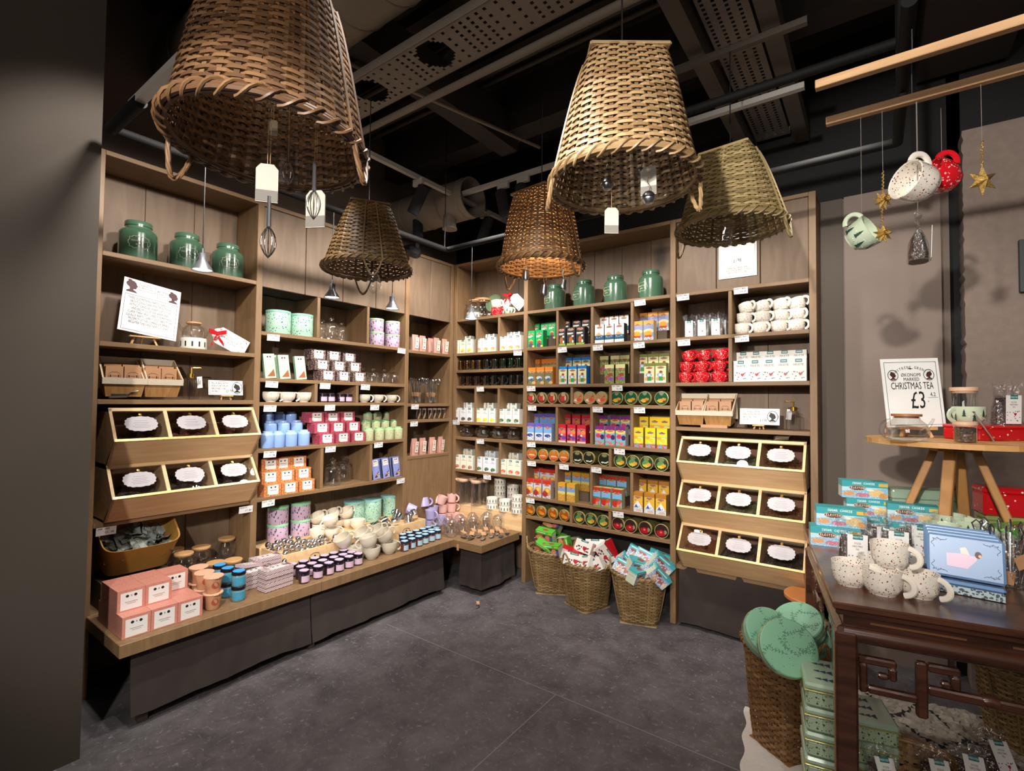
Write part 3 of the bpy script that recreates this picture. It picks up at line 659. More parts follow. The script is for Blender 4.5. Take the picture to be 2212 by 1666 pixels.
TINBACK = ('round_tin', 'tin', MB().lathe([(.051, -.02), (.052, -.006), (.0505, -.004), (.0505, .02), (.049, .022)], 24, 0, Matrix.Translation((0, 0, .052)) @ Matrix.Rotation(PI/2, 4, 'X'), lin('#6f6a3e')).mesh('round_tin', [Mattr('print_tin', .3, metal=.25)]))
# ---- canisters
def canister(name, r, h, mats, neck=None, lidr=None, lidh=.02, n=28, part='lid', body='body', extra=None):
    """round box with a lid as its own part"""
    b = MB().lathe([(r*.97, 0), (r, .004), (r, h-.004), (r*.98, h)], n); l = MB()
    lr = lidr or r*1.015
    l.lathe([(lr, h-.001), (lr+.0008, h+lidh*.5), (lr, h+lidh), (lr*.96, h+lidh+.002)], n)
    parts = [(body, b.mesh(body, [mats[0]])), (part, l.mesh(part, [mats[1]]))]
    return (name, 'tin', parts+(extra or []))
MINTM = Mspeck('mint_speckled_tin', '#a6ccb4', [('#2e5a7a', 78, .27, (1, 1, .8)), ('#7aa88a', 130, .2, (1, 1, 1)), ('#c8b48a', 80, .13, (1, 1, 1))], .35, coat=.3)
LILM = Mspeck('lilac_dashed_tin', '#c0a6bc', [('#2c2c4e', 50, .27, (1.4, 1.4, .5)), ('#2c2c4e', 60, .22, (.6, .6, 1.5)), ('#8a7aa0', 90, .16, (1, .6, 1))], .35, coat=.3)
SAGEM = Mspeck('sage_speckled_caddy', '#c6c8a0', [('#6a7a54', 120, .24, (1, 1, 1)), ('#a07a5a', 150, .2, (1, 1, 1))], .4)
MINTLID = M('mint_lid', '#8cc0b0', .25, coat=.5); MINTLID2 = M('mint_lid_blue', '#8fc6c4', .25, coat=.5); GLID = M('green_lid', '#8fd0a0', .25, coat=.4); GLID2 = M('light_green_lid', '#a3c99a', .3)
BLUEM = M('powder_blue_enamel', '#8fb0e6', .3, coat=.3); BLUEM2 = M('powder_blue_lid', '#9cbaf0', .25, coat=.3)
GREENM = M('bottle_green_enamel', '#45654e', .22, coat=.7)
MINTTIN = canister('mint_tin', .082, .148, [MINTM, MINTLID], lidh=.014)
MINTTINB = canister('mint_tin', .085, .165, [MINTM, MINTLID2], lidh=.016)
LILTIN = canister('lilac_tin', .064, .098, [LILM, GLID2], lidh=.012)
LILTINB = canister('lilac_tin', .069, .108, [LILM, GLID], lidh=.014)
SEPB = Asm
def caddy(name, r, h, m0, m1):
    b = MB().lathe([(r*.96, 0), (r, .003), (r, h*.76), (r*.985, h*.765)], 20); l = MB().lathe([(r*1.01, h*.74), (r*1.01, h*.8), (r*.93, h*.86), (r*.72, h*.885), (r*.7, h*.9), (r*.72, h*.985), (r*.66, h)], 20)
    return (name, 'tea caddy', [('body', b.mesh('body', [m0])), ('lid', l.mesh('lid', [m1]))])
BLUECAD = caddy('blue_caddy', .043, .112, BLUEM, BLUEM2)
SAGECAD = caddy('sage_caddy', .042, .102, SAGEM, M('sage_lid', '#9cc48c', .3))
def badge(pts_r=1.0):
    """scalloped gold outline with lines of lettering, wrapped on a cylinder of radius R facing -y"""
    return None
CREAMPRINT = M('cream_print', '#d8d8b0', .5)
def wrapped_badge(R, zc, w, h, mat, lines=(), thick=.0016):
    b = MB(); N = 72; pts = []
    for k in range(N):
        a = 2*PI*k/N; q = 1+.07*math.cos(10*a)
        x = w/2*math.copysign(abs(math.cos(a))**.6, math.cos(a))*q; z = h/2*math.copysign(abs(math.sin(a))**.6, math.sin(a))*q
        pts.append((R*math.sin(x/R), -R*math.cos(x/R), zc+z))
    b.tube(pts, thick, 4, 0, closed=True)
    meshes = [(b.mesh('t', [mat]), 0)]
    for s, dz, sz in lines:
        me = text_mesh(s, sz, mat, xf=Matrix.Translation((0, 0, zc+dz)), ext=.0004)
        for v in me.vertices:
            x = v.co.x; rr = R+.0012-v.co.y*1.0 if False else R+.0012; v.co.x = rr*math.sin(x/rr); v.co.y = -rr*math.cos(x/rr)+v.co.y
        meshes.append((me, 0))
    return join('badge', meshes, [mat])
_gb = MB().lathe([(.085, 0), (.094, .006), (.094, .15), (.09, .166), (.078, .178), (.066, .182)], 40)
_gl = MB().lathe([(.0655, .181), (.063, .186), (.063, .199), (.067, .2), (.067, .222), (.064, .226)], 36)
GREENJAR = ('green_canister', 'canister', [('body', _gb.mesh('body', [GREENM])), ('lid', _gl.mesh('lid', [GREENM])), ('badge', wrapped_badge(.0945, .092, .1, .068, CREAMPRINT, [('PERFECT TEA', .003, .013), ('BLEND', -.016, .011)], .0012))])
# ---- glass
def gj(name, cat, prof, lid=None, lidm=None, knob=None, n=24, gm=None):
    parts = [('glass_body', MB().shell(prof, n).mesh('glass_body', [gm or GLASS]))]
    if lid: parts.append(('lid', MB().lathe(lid, n).mesh('lid', [lidm or GLASS])))
    return (name, cat, parts)
CANDYJAR = gj('glass_jar', 'jar', [(0, .003), (.04, .003), (.046, .012), (.046, .085), (.04, .1), (.035, .106)], [(.036, .106), (.04, .11), (.032, .12), (.012, .128), (.011, .134), (.018, .14), (.018, .148), (.008, .156)], Mglass('lid_glass', (.9, .92, .93), .12))
SMALLJAR = gj('glass_jar', 'jar', [(0, .003), (.042, .003), (.05, .012), (.05, .06), (.042, .076), (.038, .08)], [(.04, .08), (.043, .084), (.034, .092), (.012, .1), (.011, .105), (.018, .11), (.017, .118), (.006, .124)], Mglass('lid_glass', (.9, .92, .93), .12))
TALLJAR = gj('glass_canister', 'jar', [(0, .003), (.05, .003), (.052, .008), (.052, .225)], [(.049, .215), (.049, .225), (.056, .226), (.056, .242), (.054, .244)], M('pale_wood_lid', '#e0b796', .5, var=.1))
TUBE = gj('glass_tube', 'jar', [(0, .002), (.019, .002), (.02, .006), (.02, .085)], [(.018, .08), (.018, .086), (.021, .086), (.021, .094), (.02, .095)], M('pale_wood_lid', '#e0b796'))
def globe_mug(gm, lidm, name='infuser_mug'):
    b = MB().shell([(0, .003), (.034, .003), (.046, .02), (.054, .05), (.05, .08), (.04, .1), (.04, .108)], 24)
    l = MB().lathe([(.036, .1), (.036, .108), (.048, .109), (.049, .118), (.046, .121)], 24)
    h = MB().tube([(.05+.035*math.sin(a), 0, .062+.033*math.cos(a)) for a in np.linspace(.15, PI-.15, 12)], .005, 8)
    return (name, 'mug', [('glass_body', b.mesh('glass_body', [gm])), ('lid', l.mesh('lid', [lidm])), ('handle', h.mesh('handle', [gm]))])
GLOBE = globe_mug(GLASS, BAMB)
TEAPOTG = ('glass_teapot', 'teapot', [('glass_body', MB().shell([(0, .003), (.045, .003), (.06, .02), (.064, .045), (.056, .075), (.04, .09), (.036, .1)], 26).mesh('glass_body', [Mglass('smoky_glass', (.72, .7, .68), .12)])),
    ('lid', MB().lathe([(.034, .096), (.034, .101), (.042, .102), (.042, .11)], 22).mesh('lid', [M('dark_wood_lid', '#7a5e48', .5)])),
    ('handle', MB().tube([(-.055-.03*math.sin(a), 0, .055+.03*math.cos(a)) for a in np.linspace(.2, PI-.2, 10)], .004, 6).mesh('handle', [GLASS]))])
def tumbler(c):
    return ('glass_mug', 'glass', [('glass_body', MB().shell([(0, .004), (.034, .004), (.037, .01), (.037, .09)], 20).shell([(.034, .09), (.034, .012), (0, .012)], 20).mesh('glass_body', [c])),
        ('handle', MB().tube([(.036+.024*math.sin(a), 0, .048+.028*math.cos(a)) for a in np.linspace(.1, PI-.1, 9)], .0045, 6).mesh('handle', [c]))])
AMBERS = [Mglass('amber_glass', (.72, .52, .18), .1), Mglass('smoke_green_glass', (.3, .36, .32), .12), Mglass('deep_green_glass', (.16, .42, .24), .1)]
TUMB = [tumbler(c) for c in AMBERS]
# ---- ceramic mugs
def mug(name, r, h, m, hm=None, rb=None, hr=.03, ht=.0062, wob=0, foot=True, n=28, flat=1, cup=True, hz=.52):
    rb = rb or r*.72; t = .0045
    prof = [(rb*.8, .0), (rb*.86, .0), (rb*.88, .004), (rb*1.02, .01), ((rb+r)/2*1.04, h*.3), (r*.985, h*.62), (r, h)]
    if not cup: prof = [(rb*.9, 0), (rb, .004), (r, h)]
    inner = [(r-t*.5, h+.001), (r-t, h-.001), ((r-t)*.985 if cup else r-t-.001, h*.6), ((rb+r)/2 if cup else (rb+r)/2-t, h*.3), (rb*.8, .014), (0, .011)]
    b = MB().shell([(0, .0)]+prof+inner, n, wob=wob)
    hd = MB().tube([(r*.93+hr*1.15*math.sin(a), 0, h*hz+hr*math.cos(a)) for a in np.linspace(.12, PI-.25, 14)], ht, 8, flat=flat)
    return (name, 'mug', [('body', b.mesh('body', [m])), ('handle', hd.mesh('handle', [hm or m]))])
BERRYM = Mspeck('berry_sprig_ceramic', '#e9e1d4', [('#7a1f22', 105, .2, (1, 1, 1)), ('#6a3a34', 150, .15, (1, 1.6, .8)), ('#8a2a2a', 85, .15, (1, 1, 1))], .18, coat=.8)
REDM = Mspeck('red_sprig_ceramic', '#cf1420', [('#f0b4ac', 85, .27, (1, 1, 1)), ('#f4d8d0', 120, .2, (1, 1, 1))], .22, coat=.6)
STONEM = Mspeck('grey_dimpled_ceramic', '#d3cdbd', [('#a8a294', 60, .22, (1, 1, 1)), ('#8a8478', 160, .12, (1, 1, 1))], .35, coat=.3)
CREAMM = Mspeck('cream_speckled_ceramic', '#e6dcc8', [('#a89a8a', 90, .12, (1, 1, 1)), ('#b8a894', 50, .15, (1, 1, 1))], .3, coat=.4)
SAGEC = M('sage_ceramic', '#bfcdb2', .2, coat=.6)
BERRY = mug('berry_mug', .054, .076, BERRYM, rb=.044, hm=M('ivory_ceramic', '#ece4d6', .2, coat=.6), flat=1.5)
REDMUG = mug('red_mug', .052, .076, REDM, M('red_ceramic', '#cf1420', .2, coat=.6), flat=1.5)
STONE = mug('stone_mug', .056, .07, STONEM, WCER, rb=.036)
CREAM = mug('cream_mug', .058, .07, CREAMM, M('ivory_ceramic', '#ece4d6'), rb=.038)
LILMUG = mug('lilac_mug', .048, .08, M('lilac_ceramic', '#aaa2cc', .35, coat=.3), rb=.04, cup=False, ht=.008)
PNKMUG = mug('pink_mug', .048, .08, M('pink_ceramic', '#e0aea6', .35, coat=.3), rb=.04, cup=False, ht=.008)
def tree_mug(r=.06, h=.078):
    base = mug('tree_mug', r, h, SAGEC, flat=1.4); TR = M('fir_green', '#1f3f36', .4); b = MB()
    for k in range(11):
        a = 2*PI*k/11; zc = h*(.62 if k % 2 else .38); s = .013
        for j, (w_, z0, z1) in enumerate(((.6, .3, 1.5), (.8, -.3, .8), (1, -1, .1))):
            rr = r*(1.012 if zc > h*.5 else .97)+.0012
            P = [(-w_*s*.6, zc+z0*s), (w_*s*.6, zc+z0*s), (0, zc+z1*s)]
            b.add([((rr-.0*z)*math.cos(a+x/rr), (rr)*math.sin(a+x/rr), z) for x, z in P], [(0, 1, 2)])
    SN = M('snow_dot', '#eef2ec', .4)
    R = random.Random(3)
    for k in range(40):
        a = 6.28*R.random(); z = h*(.3+.6*R.random()); rr = r*(.97+.04*z/h)+.0012; s = .0016
        b.add([(rr*math.cos(a-s/rr), rr*math.sin(a-s/rr), z-s), (rr*math.cos(a+s/rr), rr*math.sin(a+s/rr), z-s), (rr*math.cos(a+s/rr), rr*math.sin(a+s/rr), z+s), (rr*math.cos(a-s/rr), rr*math.sin(a-s/rr), z+s)], [(0, 1, 2, 3)], 1)
    return ('tree_mug', 'mug', base[2]+[('printed_trees', b.mesh('printed_trees', [TR, SN]))])
TREEMUG = tree_mug()
# warmer: white ring with slots
def warmer(r=.055, h=.052):
    b = MB(); n = 48
    rings = [(r*.96, 0), (r, .004), (r, h*.22), (r, h*.68), (r, h-.004), (r*.98, h), (r*.9, h), (r*.86, h-.006), (r*.86, h*.5), (r*.84, .006), (0, .006)]
    vs = []; fs = []
    for (q, z) in rings:
        for k in range(n): a = 2*PI*k/n; vs.append((q*math.cos(a), q*math.sin(a), z))
    for i in range(len(rings)-1):
        for k in range(n):
            if i == 2 and k % 4 == 0: continue
            fs.append((i*n+k, i*n+(k+1) % n, (i+1)*n+(k+1) % n, (i+1)*n+k))
    b.add(vs, fs, 0, True)
    # dark inside wall seen through the slots
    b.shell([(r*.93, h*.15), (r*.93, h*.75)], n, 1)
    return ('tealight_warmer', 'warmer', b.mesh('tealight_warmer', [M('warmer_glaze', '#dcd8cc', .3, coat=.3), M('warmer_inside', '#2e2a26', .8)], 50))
WARMER = warmer()
# jam jars
def jam(lidc, labc, topc, content, r=.031, h=.072):
    gl = MB().lathe([(r*.92, 0), (r, .004), (r, h*.7), (r*.88, h*.78), (r*.88, h*.8)], 20)
    ld = MB().lathe([(r*.97, h*.76), (r*1.02, h*.78), (r*1.02, h*.97), (r*.94, h)], 20)
    tp = MB().lathe([(r*.86, h), (r*.86, h*1.006)], 20)
    lb = MB()
    N = 14; a0, a1 = -PI/2-.95, -PI/2+.95
    vs = [((r+.0006)*math.cos(a0+(a1-a0)*k/N), (r+.0006)*math.sin(a0+(a1-a0)*k/N), z) for z in (h*.12, h*.62) for k in range(N+1)]
    lb.add(vs, [(k, k+1, N+2+k, N+1+k) for k in range(N)], 0, True)
    lb.box(-.006, .006, -r-.0022, -r+.001, h*.45, h*1.0, 0) if False else None
    return ('jam_jar', 'jar', [('jar_body', gl.mesh('jar_body', [content])), ('lid', ld.mesh('lid', [lidc]), [('lid_sticker', tp.mesh('lid_sticker', [topc]))]), ('label', lb.mesh('label', [labc]))])
JAMD = M('dark_jam', '#2a1722', .12, coat=1); LAVL = M('lavender_label', '#c3a8bc', .5, var=.1, vscale=120)
JAM1 = jam(M('black_lid', '#17141c', .25), LAVL, M('lavender_top', '#c6acc8', .4), JAMD)
JAM2 = jam(M('navy_lid', '#1c2b40', .25), M('blue_label', '#a9c6d6', .5, var=.1, vscale=120), M('sky_top', '#9ec4dc', .4), M('amber_jam', '#5a3228', .12, coat=1), r=.03, h=.074)
JAMS = jam(M('black_lid', '#17141c'), LAVL, M('lavender_top', '#c6acc8'), JAMD, r=.034, h=.072)
BLUEJ = jam(M('black_lid', '#17141c'), M('teal_label', '#3f8fae', .45, var=.15, vscale=90), M('azure_top', '#3c9ede', .4), M('clear_blue_filling', '#5a8a96', .15, coat=1), r=.036, h=.08)
# noodle-style cup with foil lid
_c = MB().lathe([(.031, 0), (.034, .003), (.044, .082)], 26); _l = MB().lathe([(.047, .08), (.049, .082), (.048, .086), (.02, .0865)], 26).box(-.012, .012, -.058, -.045, .082, .0855)
_cp = MB(); _cp.add([((.0385+.0015)*math.cos(-PI/2+x/.039), (.0385+.0015+.1*z*0)*math.sin(-PI/2+x/.039)-0.00-.11*(z), .042+z) for x, z in [(.018*math.cos(t), .018*math.sin(t)) for t in np.linspace(0, 2*PI, 20, endpoint=False)]], [list(range(20))])
CUP = ('drink_cup', 'cup', [('cup_body', _c.mesh('cup_body', [M('peach_cup', '#cf9c78', .4, var=.08, vscale=40)])), ('foil_lid', _l.mesh('foil_lid', [M('peach_foil', '#e6b396', .35, var=.12, vscale=90)])), ('printed_seal', _cp.mesh('printed_seal', [M('rust_seal', '#a8503a', .5)]))])
# pink pouch
def pouch(w=.078, d=.05, h=.15, seed=0):
    b = MB(); nx, nz = 10, 12; vs = []; fs = []
    for side in (-1, 1):
        for j in range(nz+1):
            t = j/nz
            for i in range(nx+1):
                s = i/nx*2-1; th = d/2*(1-t**3)*(1-abs(s)**4*.5)
                x = s*w/2*(1-.16*t); q = mn.noise(Vector((s*2+seed, t*3, side+seed)))*.005
                vs.append((x, side*(th+.001)+q*(1-abs(s)), t*h))
    N = (nx+1)*(nz+1)
    for k in range(2):
        for j in range(nz):
            for i in range(nx):
                a = k*N+j*(nx+1)+i; q = (a, a+1, a+nx+2, a+nx+1); fs.append(q if k == 0 else q[::-1])
    for j in range(nz):
        for e in (0, nx): a = j*(nx+1)+e; fs.append((a, a+nx+1, N+a+nx+1, N+a))
    for i in range(nx): fs.append((i, N+i, N+i+1, i+1)); a = nz*(nx+1)+i; fs.append((a, a+1, N+a+1, N+a))
    b.add(vs, fs, 0, True); return b
def label_plate(cv, w, h, y, z0, tilt=0, name='label'):
    b = MB(); b.box(-w/2, w/2, y, y+.0012, z0, z0+h, col=tuple(cv[0, 0])); b.grid(cv, (-w/2, y-.0006, z0), (w, 0, 0), (0, 0, h))
    me = b.mesh(name, [PR])
    if tilt: me.transform(Matrix.Translation((0, y, z0)) @ Matrix.Rotation(tilt, 4, 'X') @ Matrix.Translation((0, -y, -z0)))
    return me
_lc = cvs(14, 36, '#f4e8dc'); ell(_lc, .35, .16, .1, .05, '#4a3a34'); ell(_lc, .65, .16, .1, .05, '#4a3a34'); ell(_lc, .5, .38, .3, .1, '#c4a890'); rect(_lc, .2, .55, .8, .57, '#9a7a6a'); ell(_lc, .5, .8, .16, .06, '#4a2a24')
PINKM = M('dusty_pink_paper', '#bd8a7c', .5, var=.1, vscale=20)
POUCHES = [('coffee_pouch', 'bag', [('bag_body', pouch(seed=s).mesh('bag_body', [PINKM])), ('label', label_plate(_lc, .038, .098, -.0285, .025, .1))]) for s in (0, 5)]
# cellophane tea bag with label
def cello_cv():
    c = heart_cv(34, 54, ['SPICED', 'CHRISTMAS', 'TEA'][:1] and ['SPICED', 'XMAS', 'TEA'][:0]); c[:] = lin('#efece8')
    rect(c, .26, 0, .76, .15, '#1c6f70'); txt(c, 'TEA', 11, 2, '#d8ecea'); txt(c, 'SPICED', 6, 11, '#6a6462')
    R = random.Random(4)
    for k in range(13): heart(c, .08+.84*R.random(), .6+.34*R.random(), .035, '#7a2030' if k % 2 else '#3c2a34')
    heart(c, .58, .72, .1, '#b8182e'); return c
def cello_bag(w=.085, d=.05, h=.135, sc=54, fine=False):
    cv = cello_cv() if not fine else fine_cello_cv(); rr = random.Random(3)
    tea = pouch(w*.97, d*1.0, h*.74, 2); film = pouch(w*1.06, d*1.15, h*.8, 7)
    # ruffled top of the bag
    nx = 12; vs = []; fs = []
    for j in range(7):
        t = j/6
        for i in range(nx+1):
            s = i/nx*2-1
            vs.append((s*w*.53*(1+.12*t*t), .012*math.sin(s*9+t*2)*t+.005*rr.uniform(-1, 1)-.002, h*(.76+.36*t)+.008*math.sin(s*7)*t))
    for j in range(6):
        for i in range(nx): a = j*(nx+1)+i; fs.append((a, a+1, a+nx+2, a+nx+1))
    film.add(vs, fs, 0, False)
    TEAM = Mspeck('loose_spiced_tea', '#3a2a24', [('#6a3a24', 90, .3, (1, 1, 1)), ('#1c1512', 120, .35, (1, 1, 1)), ('#b0703a', 60, .13, (1, 1, 1))], .7)
    return ('tea_bag_pack', 'bag', [('tea_filling', tea.mesh('tea_filling', [TEAM])), ('clear_film', film.mesh('clear_film', [CELLO])), ('label', label_plate(cv, w*.6, h*.78, -d*.66, .004, .03))])
def fine_cello_cv():
    c = cvs(68, 96, '#f0edea'); rect(c, .26, 0, .76, .14, '#1c7070'); txt(c, 'FREDSTED', 19, 4, '#d8ecea')
    txt(c, 'SPICED', 22, 21, '#6a6462'); txt(c, 'CHRISTMAS', 16, 29, '#6a6462'); txt(c, 'TEA', 28, 37, '#6a6462')
    R = random.Random(5)
    for k in range(15): heart(c, .07+.86*R.random(), .52+.4*R.random(), .035, '#7a2030' if k % 2 else '#3c2a34')
    heart(c, .6, .68, .095, '#b8182e'); return c
CBAG = cello_bag(); CBAGF = cello_bag(.095, .055, .15, fine=True)
# scoop with kraft tag, tealight scoop etc.
def scoop_mesh(L=.075, r=.02):
    b = MB(); n = 12; vs = []; fs = []
    for j in range(9):
        t = j/8
        for k in range(n+1):
            a = PI+PI*k/n; rr = r*(.75+.3*t)*(1 if t < .8 else 1-(t-.8)*.6)
            vs.append((rr*math.cos(a), -L/2+L*t*(1-.25*abs(math.cos(a))*t), r*1.05+rr*math.sin(a)))
    for j in range(8):
        for k in range(n): q = j*(n+1)+k; fs.append((q, q+1, q+n+2, q+n+1))
    fs.append(tuple(range(n+1))); b.add(vs, fs, 0, True)
    b.tube([(0, -L/2, r*.9), (0, -L/2-.02, r*1.5), (0, -L/2-.055, r*1.7)], .0032, 8)
    return b
TAGB = MB().box(-.016, .016, -.024, .024, 0, .0012)
SCOOP = ('tea_scoop', 'scoop', [('scoop_body', scoop_mesh().mesh('scoop_body', [CHROME])), ])
_tg = TAGB.mesh('paper_tag', [KRAFT]); _tg2 = _tg.copy(); _tg2.transform(Matrix.Translation((.002, .0, .042)) @ eul(.25, .1, .3))
_st = MB().tube([(0, -.05, .03), (.006, -.03, .046), (.004, -.01, .045)], .0008, 4).mesh('string', [M('twine', '#b99a72', .9)])
SCOOPT = ('tea_scoop', 'scoop', [('scoop_body', scoop_mesh().mesh('scoop_body', [CHROME])), ('paper_tag', _tg2), ('string', _st)])
BALL = ('tea_infuser_ball', 'tea infuser', MB().lathe([(0.0001, 0), (.012, .003), (.0185, .011), (.0215, .02), (.022, .0215), (.0215, .0235), (.0185, .032), (.012, .04), (.004, .0435), (.003, .048), (.0001, .05)], 16).mesh('tea_infuser_ball', [CHROME]))
STCUP = ('steel_cup', 'cup', [('body', MB().shell([(0, 0), (.026, 0), (.028, .003), (.028, .062), (.0265, .062), (.0265, .004), (0, .004)], 20).mesh('body', [CHROME])), ('handle', MB().tube([(.027+.014*math.sin(a), 0, .03+.018*math.cos(a)) for a in np.linspace(.1, PI-.1, 8)], .002, 6).mesh('handle', [CHROME]))])
DOMEG = ('domed_glass', 'glass', [('glass_body', MB().shell([(0, .003), (.028, .003), (.034, .012), (.042, .045), (.044, .075)], 22).shell([(.041, .075), (.038, .045), (.028, .02), (0, .016)], 22).mesh('glass_body', [Mglass('double_wall_glass', (.99, .99, .99), .16)])), ('glass_dome', MB().shell([(.046, .076), (.047, .08), (.045, .1), (.036, .12), (.02, .133), (0.0002, .138)], 22).mesh('glass_dome', [Mglass('double_wall_glass')]))])
# green reindeer-free helper: price label
_pl = [('BERRY MUG', '£4.25'), ('TEA 20PK', '£2.98'), ('SCOOP', '£1.54'), ('JAM JAR', '£1.98'), ('GIFT TIN', '£5.38'), ('TEAPOT', '£7.80')]
PLAB = []
for a_, p_ in _pl:
    cv = cvs(44, 24, '#f2f2f2'); txt(cv, a_[:9], 2, 2, '#222226'); txt(cv, p_, 20, 13, '#2a2a2e')
    b = MB().box(-.044, .044, -.0008, .0008, -.044, .0, col=lin('#ededed')); b.grid(cv, (-.044, -.0012, -.044), (.088, 0, 0), (0, 0, .044))
    PLAB.append(('price_label', 'price label', b.mesh('price_label', [PR])))
# easel
def easel(w=.12, h=.06, m=None, back=.05, th=.008):
    m = m or Mwood('beech', '#dcb27c', '#c89a64', (9, 9, 1), 3)
    L = [('leg', MB().bar((s*w*.42, 0, 0), (s*w*.22, .02, h*1.6), th, th).mesh('leg', [m])) for s in (-1, 1)]
    L.append(('leg', MB().bar((0, back+.01, 0), (0, .024, h*1.6), th, th).mesh('leg', [m])))
    L.append(('ledge', MB().box(-w/2, w/2, -.018, .012, h-th, h, ch=.001).mesh('ledge', [m])))
    return ('easel', 'easel', L)
# portrait silhouette, facing +x, in x,z, unit box
HEAD = [(-.35, -.5), (-.3, -.38), (-.12, -.28), (-.14, -.12), (-.28, -.02), (-.38, .12), (-.36, .25), (-.26, .36), (-.3, .44), (-.22, .52), (-.08, .5), (-.02, .43), (.12, .4), (.24, .3), (.28, .16), (.38, .0), (.3, -.03), (.3, -.12), (.26, -.2), (.12, -.22), (.1, -.3), (.26, -.38), (.38, -.5)]
def head_mesh(mat, s, x, z, y, flip=False):
    P = [((-u if flip else u)*s+x, v*s+z) for u, v in HEAD]
    if flip: P = P[::-1]
    # fan out from a centre through triangulation by bmesh-free n-gon: Blender tessellates
    return MB().prism(P, y-.0008, y, 0).mesh('silhouette', [mat])
def frame_line(x0, x1, z0, z1, t, y, mat):
    b = MB()
    for a in ((x0, x1, z0, z0+t), (x0, x1, z1-t, z1), (x0, x0+t, z0, z1), (x1-t, x1, z0, z1)): b.box(a[0], a[1], y-.0008, y, a[2], a[3])
    return b.mesh('printed_border', [mat])
def oval_ring(rx, rz, x, z, y, t, mat):
    return MB().tube([(x+rx*math.cos(a), y, z+rz*math.sin(a)) for a in np.linspace(0, 2*PI, 36, endpoint=False)], t, 4, closed=True).mesh('printed_oval', [mat])
# ================================================================== goods on the shelves
J = random.Random(21)
def line(P, wall, pxs, z, d, desc, where, group, rot=0, jit=.03, up=.06, scale=1, dj=.004, ords=None, tilt=None):
    """one rank of goods whose centres stand at the given columns"""
    out = []
    for i, px in enumerate(pxs):
        s = (sA if wall == 'A' else sB)(px, z+up, d)
        loc = (PA if wall == 'A' else PB)(s, d+J.uniform(-dj, dj), z)
        r = (RA if wall == 'A' else 0)+rot+J.uniform(-jit, jit)
        R_ = Matrix.Rotation(r, 4, 'Z')
        if tilt: R_ = R_ @ tilt
        lab = f'{desc}, {ORD[i] if ords is None else ords[i]} from left {where}' if len(pxs) > 1 or ords else f'{desc} {where}'
        Pq = P[i % len(P)] if isinstance(P, list) else P
        out.append(put(Pq, loc, R_, lab.strip(), group, scale))
    return out
RISM = M('riser_cardboard', '#5a4a3c', .8)
def riser(wall, s0, s1, d0, d1, z, h, label, group=None, m=None):
    c = (s0+s1)/2
    o = link('shelf_riser', MB().box(-(s1-s0)/2, (s1-s0)/2, 0, d1-d0, 0, h, ch=.002).mesh('shelf_riser', [m or RISM]))
    o.matrix_local = place((PA if wall == 'A' else PB)(c, d0, z), RA if wall == 'A' else 0)
    return tag(o, label, 'riser', group)
def between(wall, pa, pb, z, d):
    f = sA if wall == 'A' else sB; return f(pa, z, d), f(pb, z, d)
# ---- bright tea bay: four rows of boxes, three rows of tins
ROWS = [
 (2.007, [('green', [1151.7, 1169], [1161.8, 1180, 1196]), ('black', [1217.5, 1237, 1257], [1226.9, 1248.7, 1269]), ('white', [1299, 1319.7, 1340.7], [1309, 1329.8, 1351]), ('honey', [1380.5, 1404.7], [1390.7, 1413, 1436])]),
 (1.690, [('orange', [1152.8, 1171, 1190], [1162, 1181.6, 1197]), ('blue', [1219.8, 1240, 1262], [1230, 1250, 1269]), ('apple', [1320, 1343.4], [1308.8, 1332, 1353]), ('olive', [1406, 1430.5], [1390.7, 1414, 1437])]),
 (1.214, [('violet', [1149, 1167.7, 1186.6], [1159.6, 1177.6, 1195]), ('red', [1217, 1238, 1260], [1228, 1248.8, 1269]), ('purple', [1298.6, 1321.3, 1344], [1307, 1331.6, 1353.5]), ('yellow', [1382, 1407.6, 1433], [1393, 1417, 1439])]),
 (.738, [('redorange', [1147, 1165, 1184.8], [1160.5, 1179.4, 1196]), ('gold', [1216, 1237], [1228, 1248.8, 1268]), ('cinnamon', [1291, 1312.7, 1336], [1302.8, 1324.4, 1347]), ('mountain', [1381, 1406, 1431], [1389, 1413, 1437])])]
for z, comps in ROWS:
    for key, fr, bk in comps:
        P, desc = TEA[key]; g = 'tea boxes: '+desc
        line(P, 'B', fr, z, .045, desc, 'in front rank', g)
        bk = [p for p in bk]
        a, b = between('B', min(bk)-9, max(bk)+8, z, .15)
        riser('B', a, b, .115, .19, z, .078, 'low riser behind the row of '+desc.replace('tea box', 'tea boxes'))
        line(P, 'B', bk, z+.0785, .155, desc, 'in back rank', g, jit=.015)
TR_ = [(1.527, [('strawberry', [1150.4, 1173, 1195.7, 1219.5]), ('apricot', [1251, 1276.8, 1302]), ('ginger', [1334.5, 1365.7, 1395.3, 1431])]),
       (1.051, [('peach', [1151.5, 1175.8, 1199, 1220.8]), ('mintwhite', [1249.7, 1275, 1307.8]), ('lemon', [1342, 1369.4, 1399, 1431])]),
       (.5735, [('orange', [1147.5, 1172, 1197, 1221.5]), ('lemon', [1254, 1279, 1306]), ('cherry', [1338, 1365, 1396.4, 1431])])]
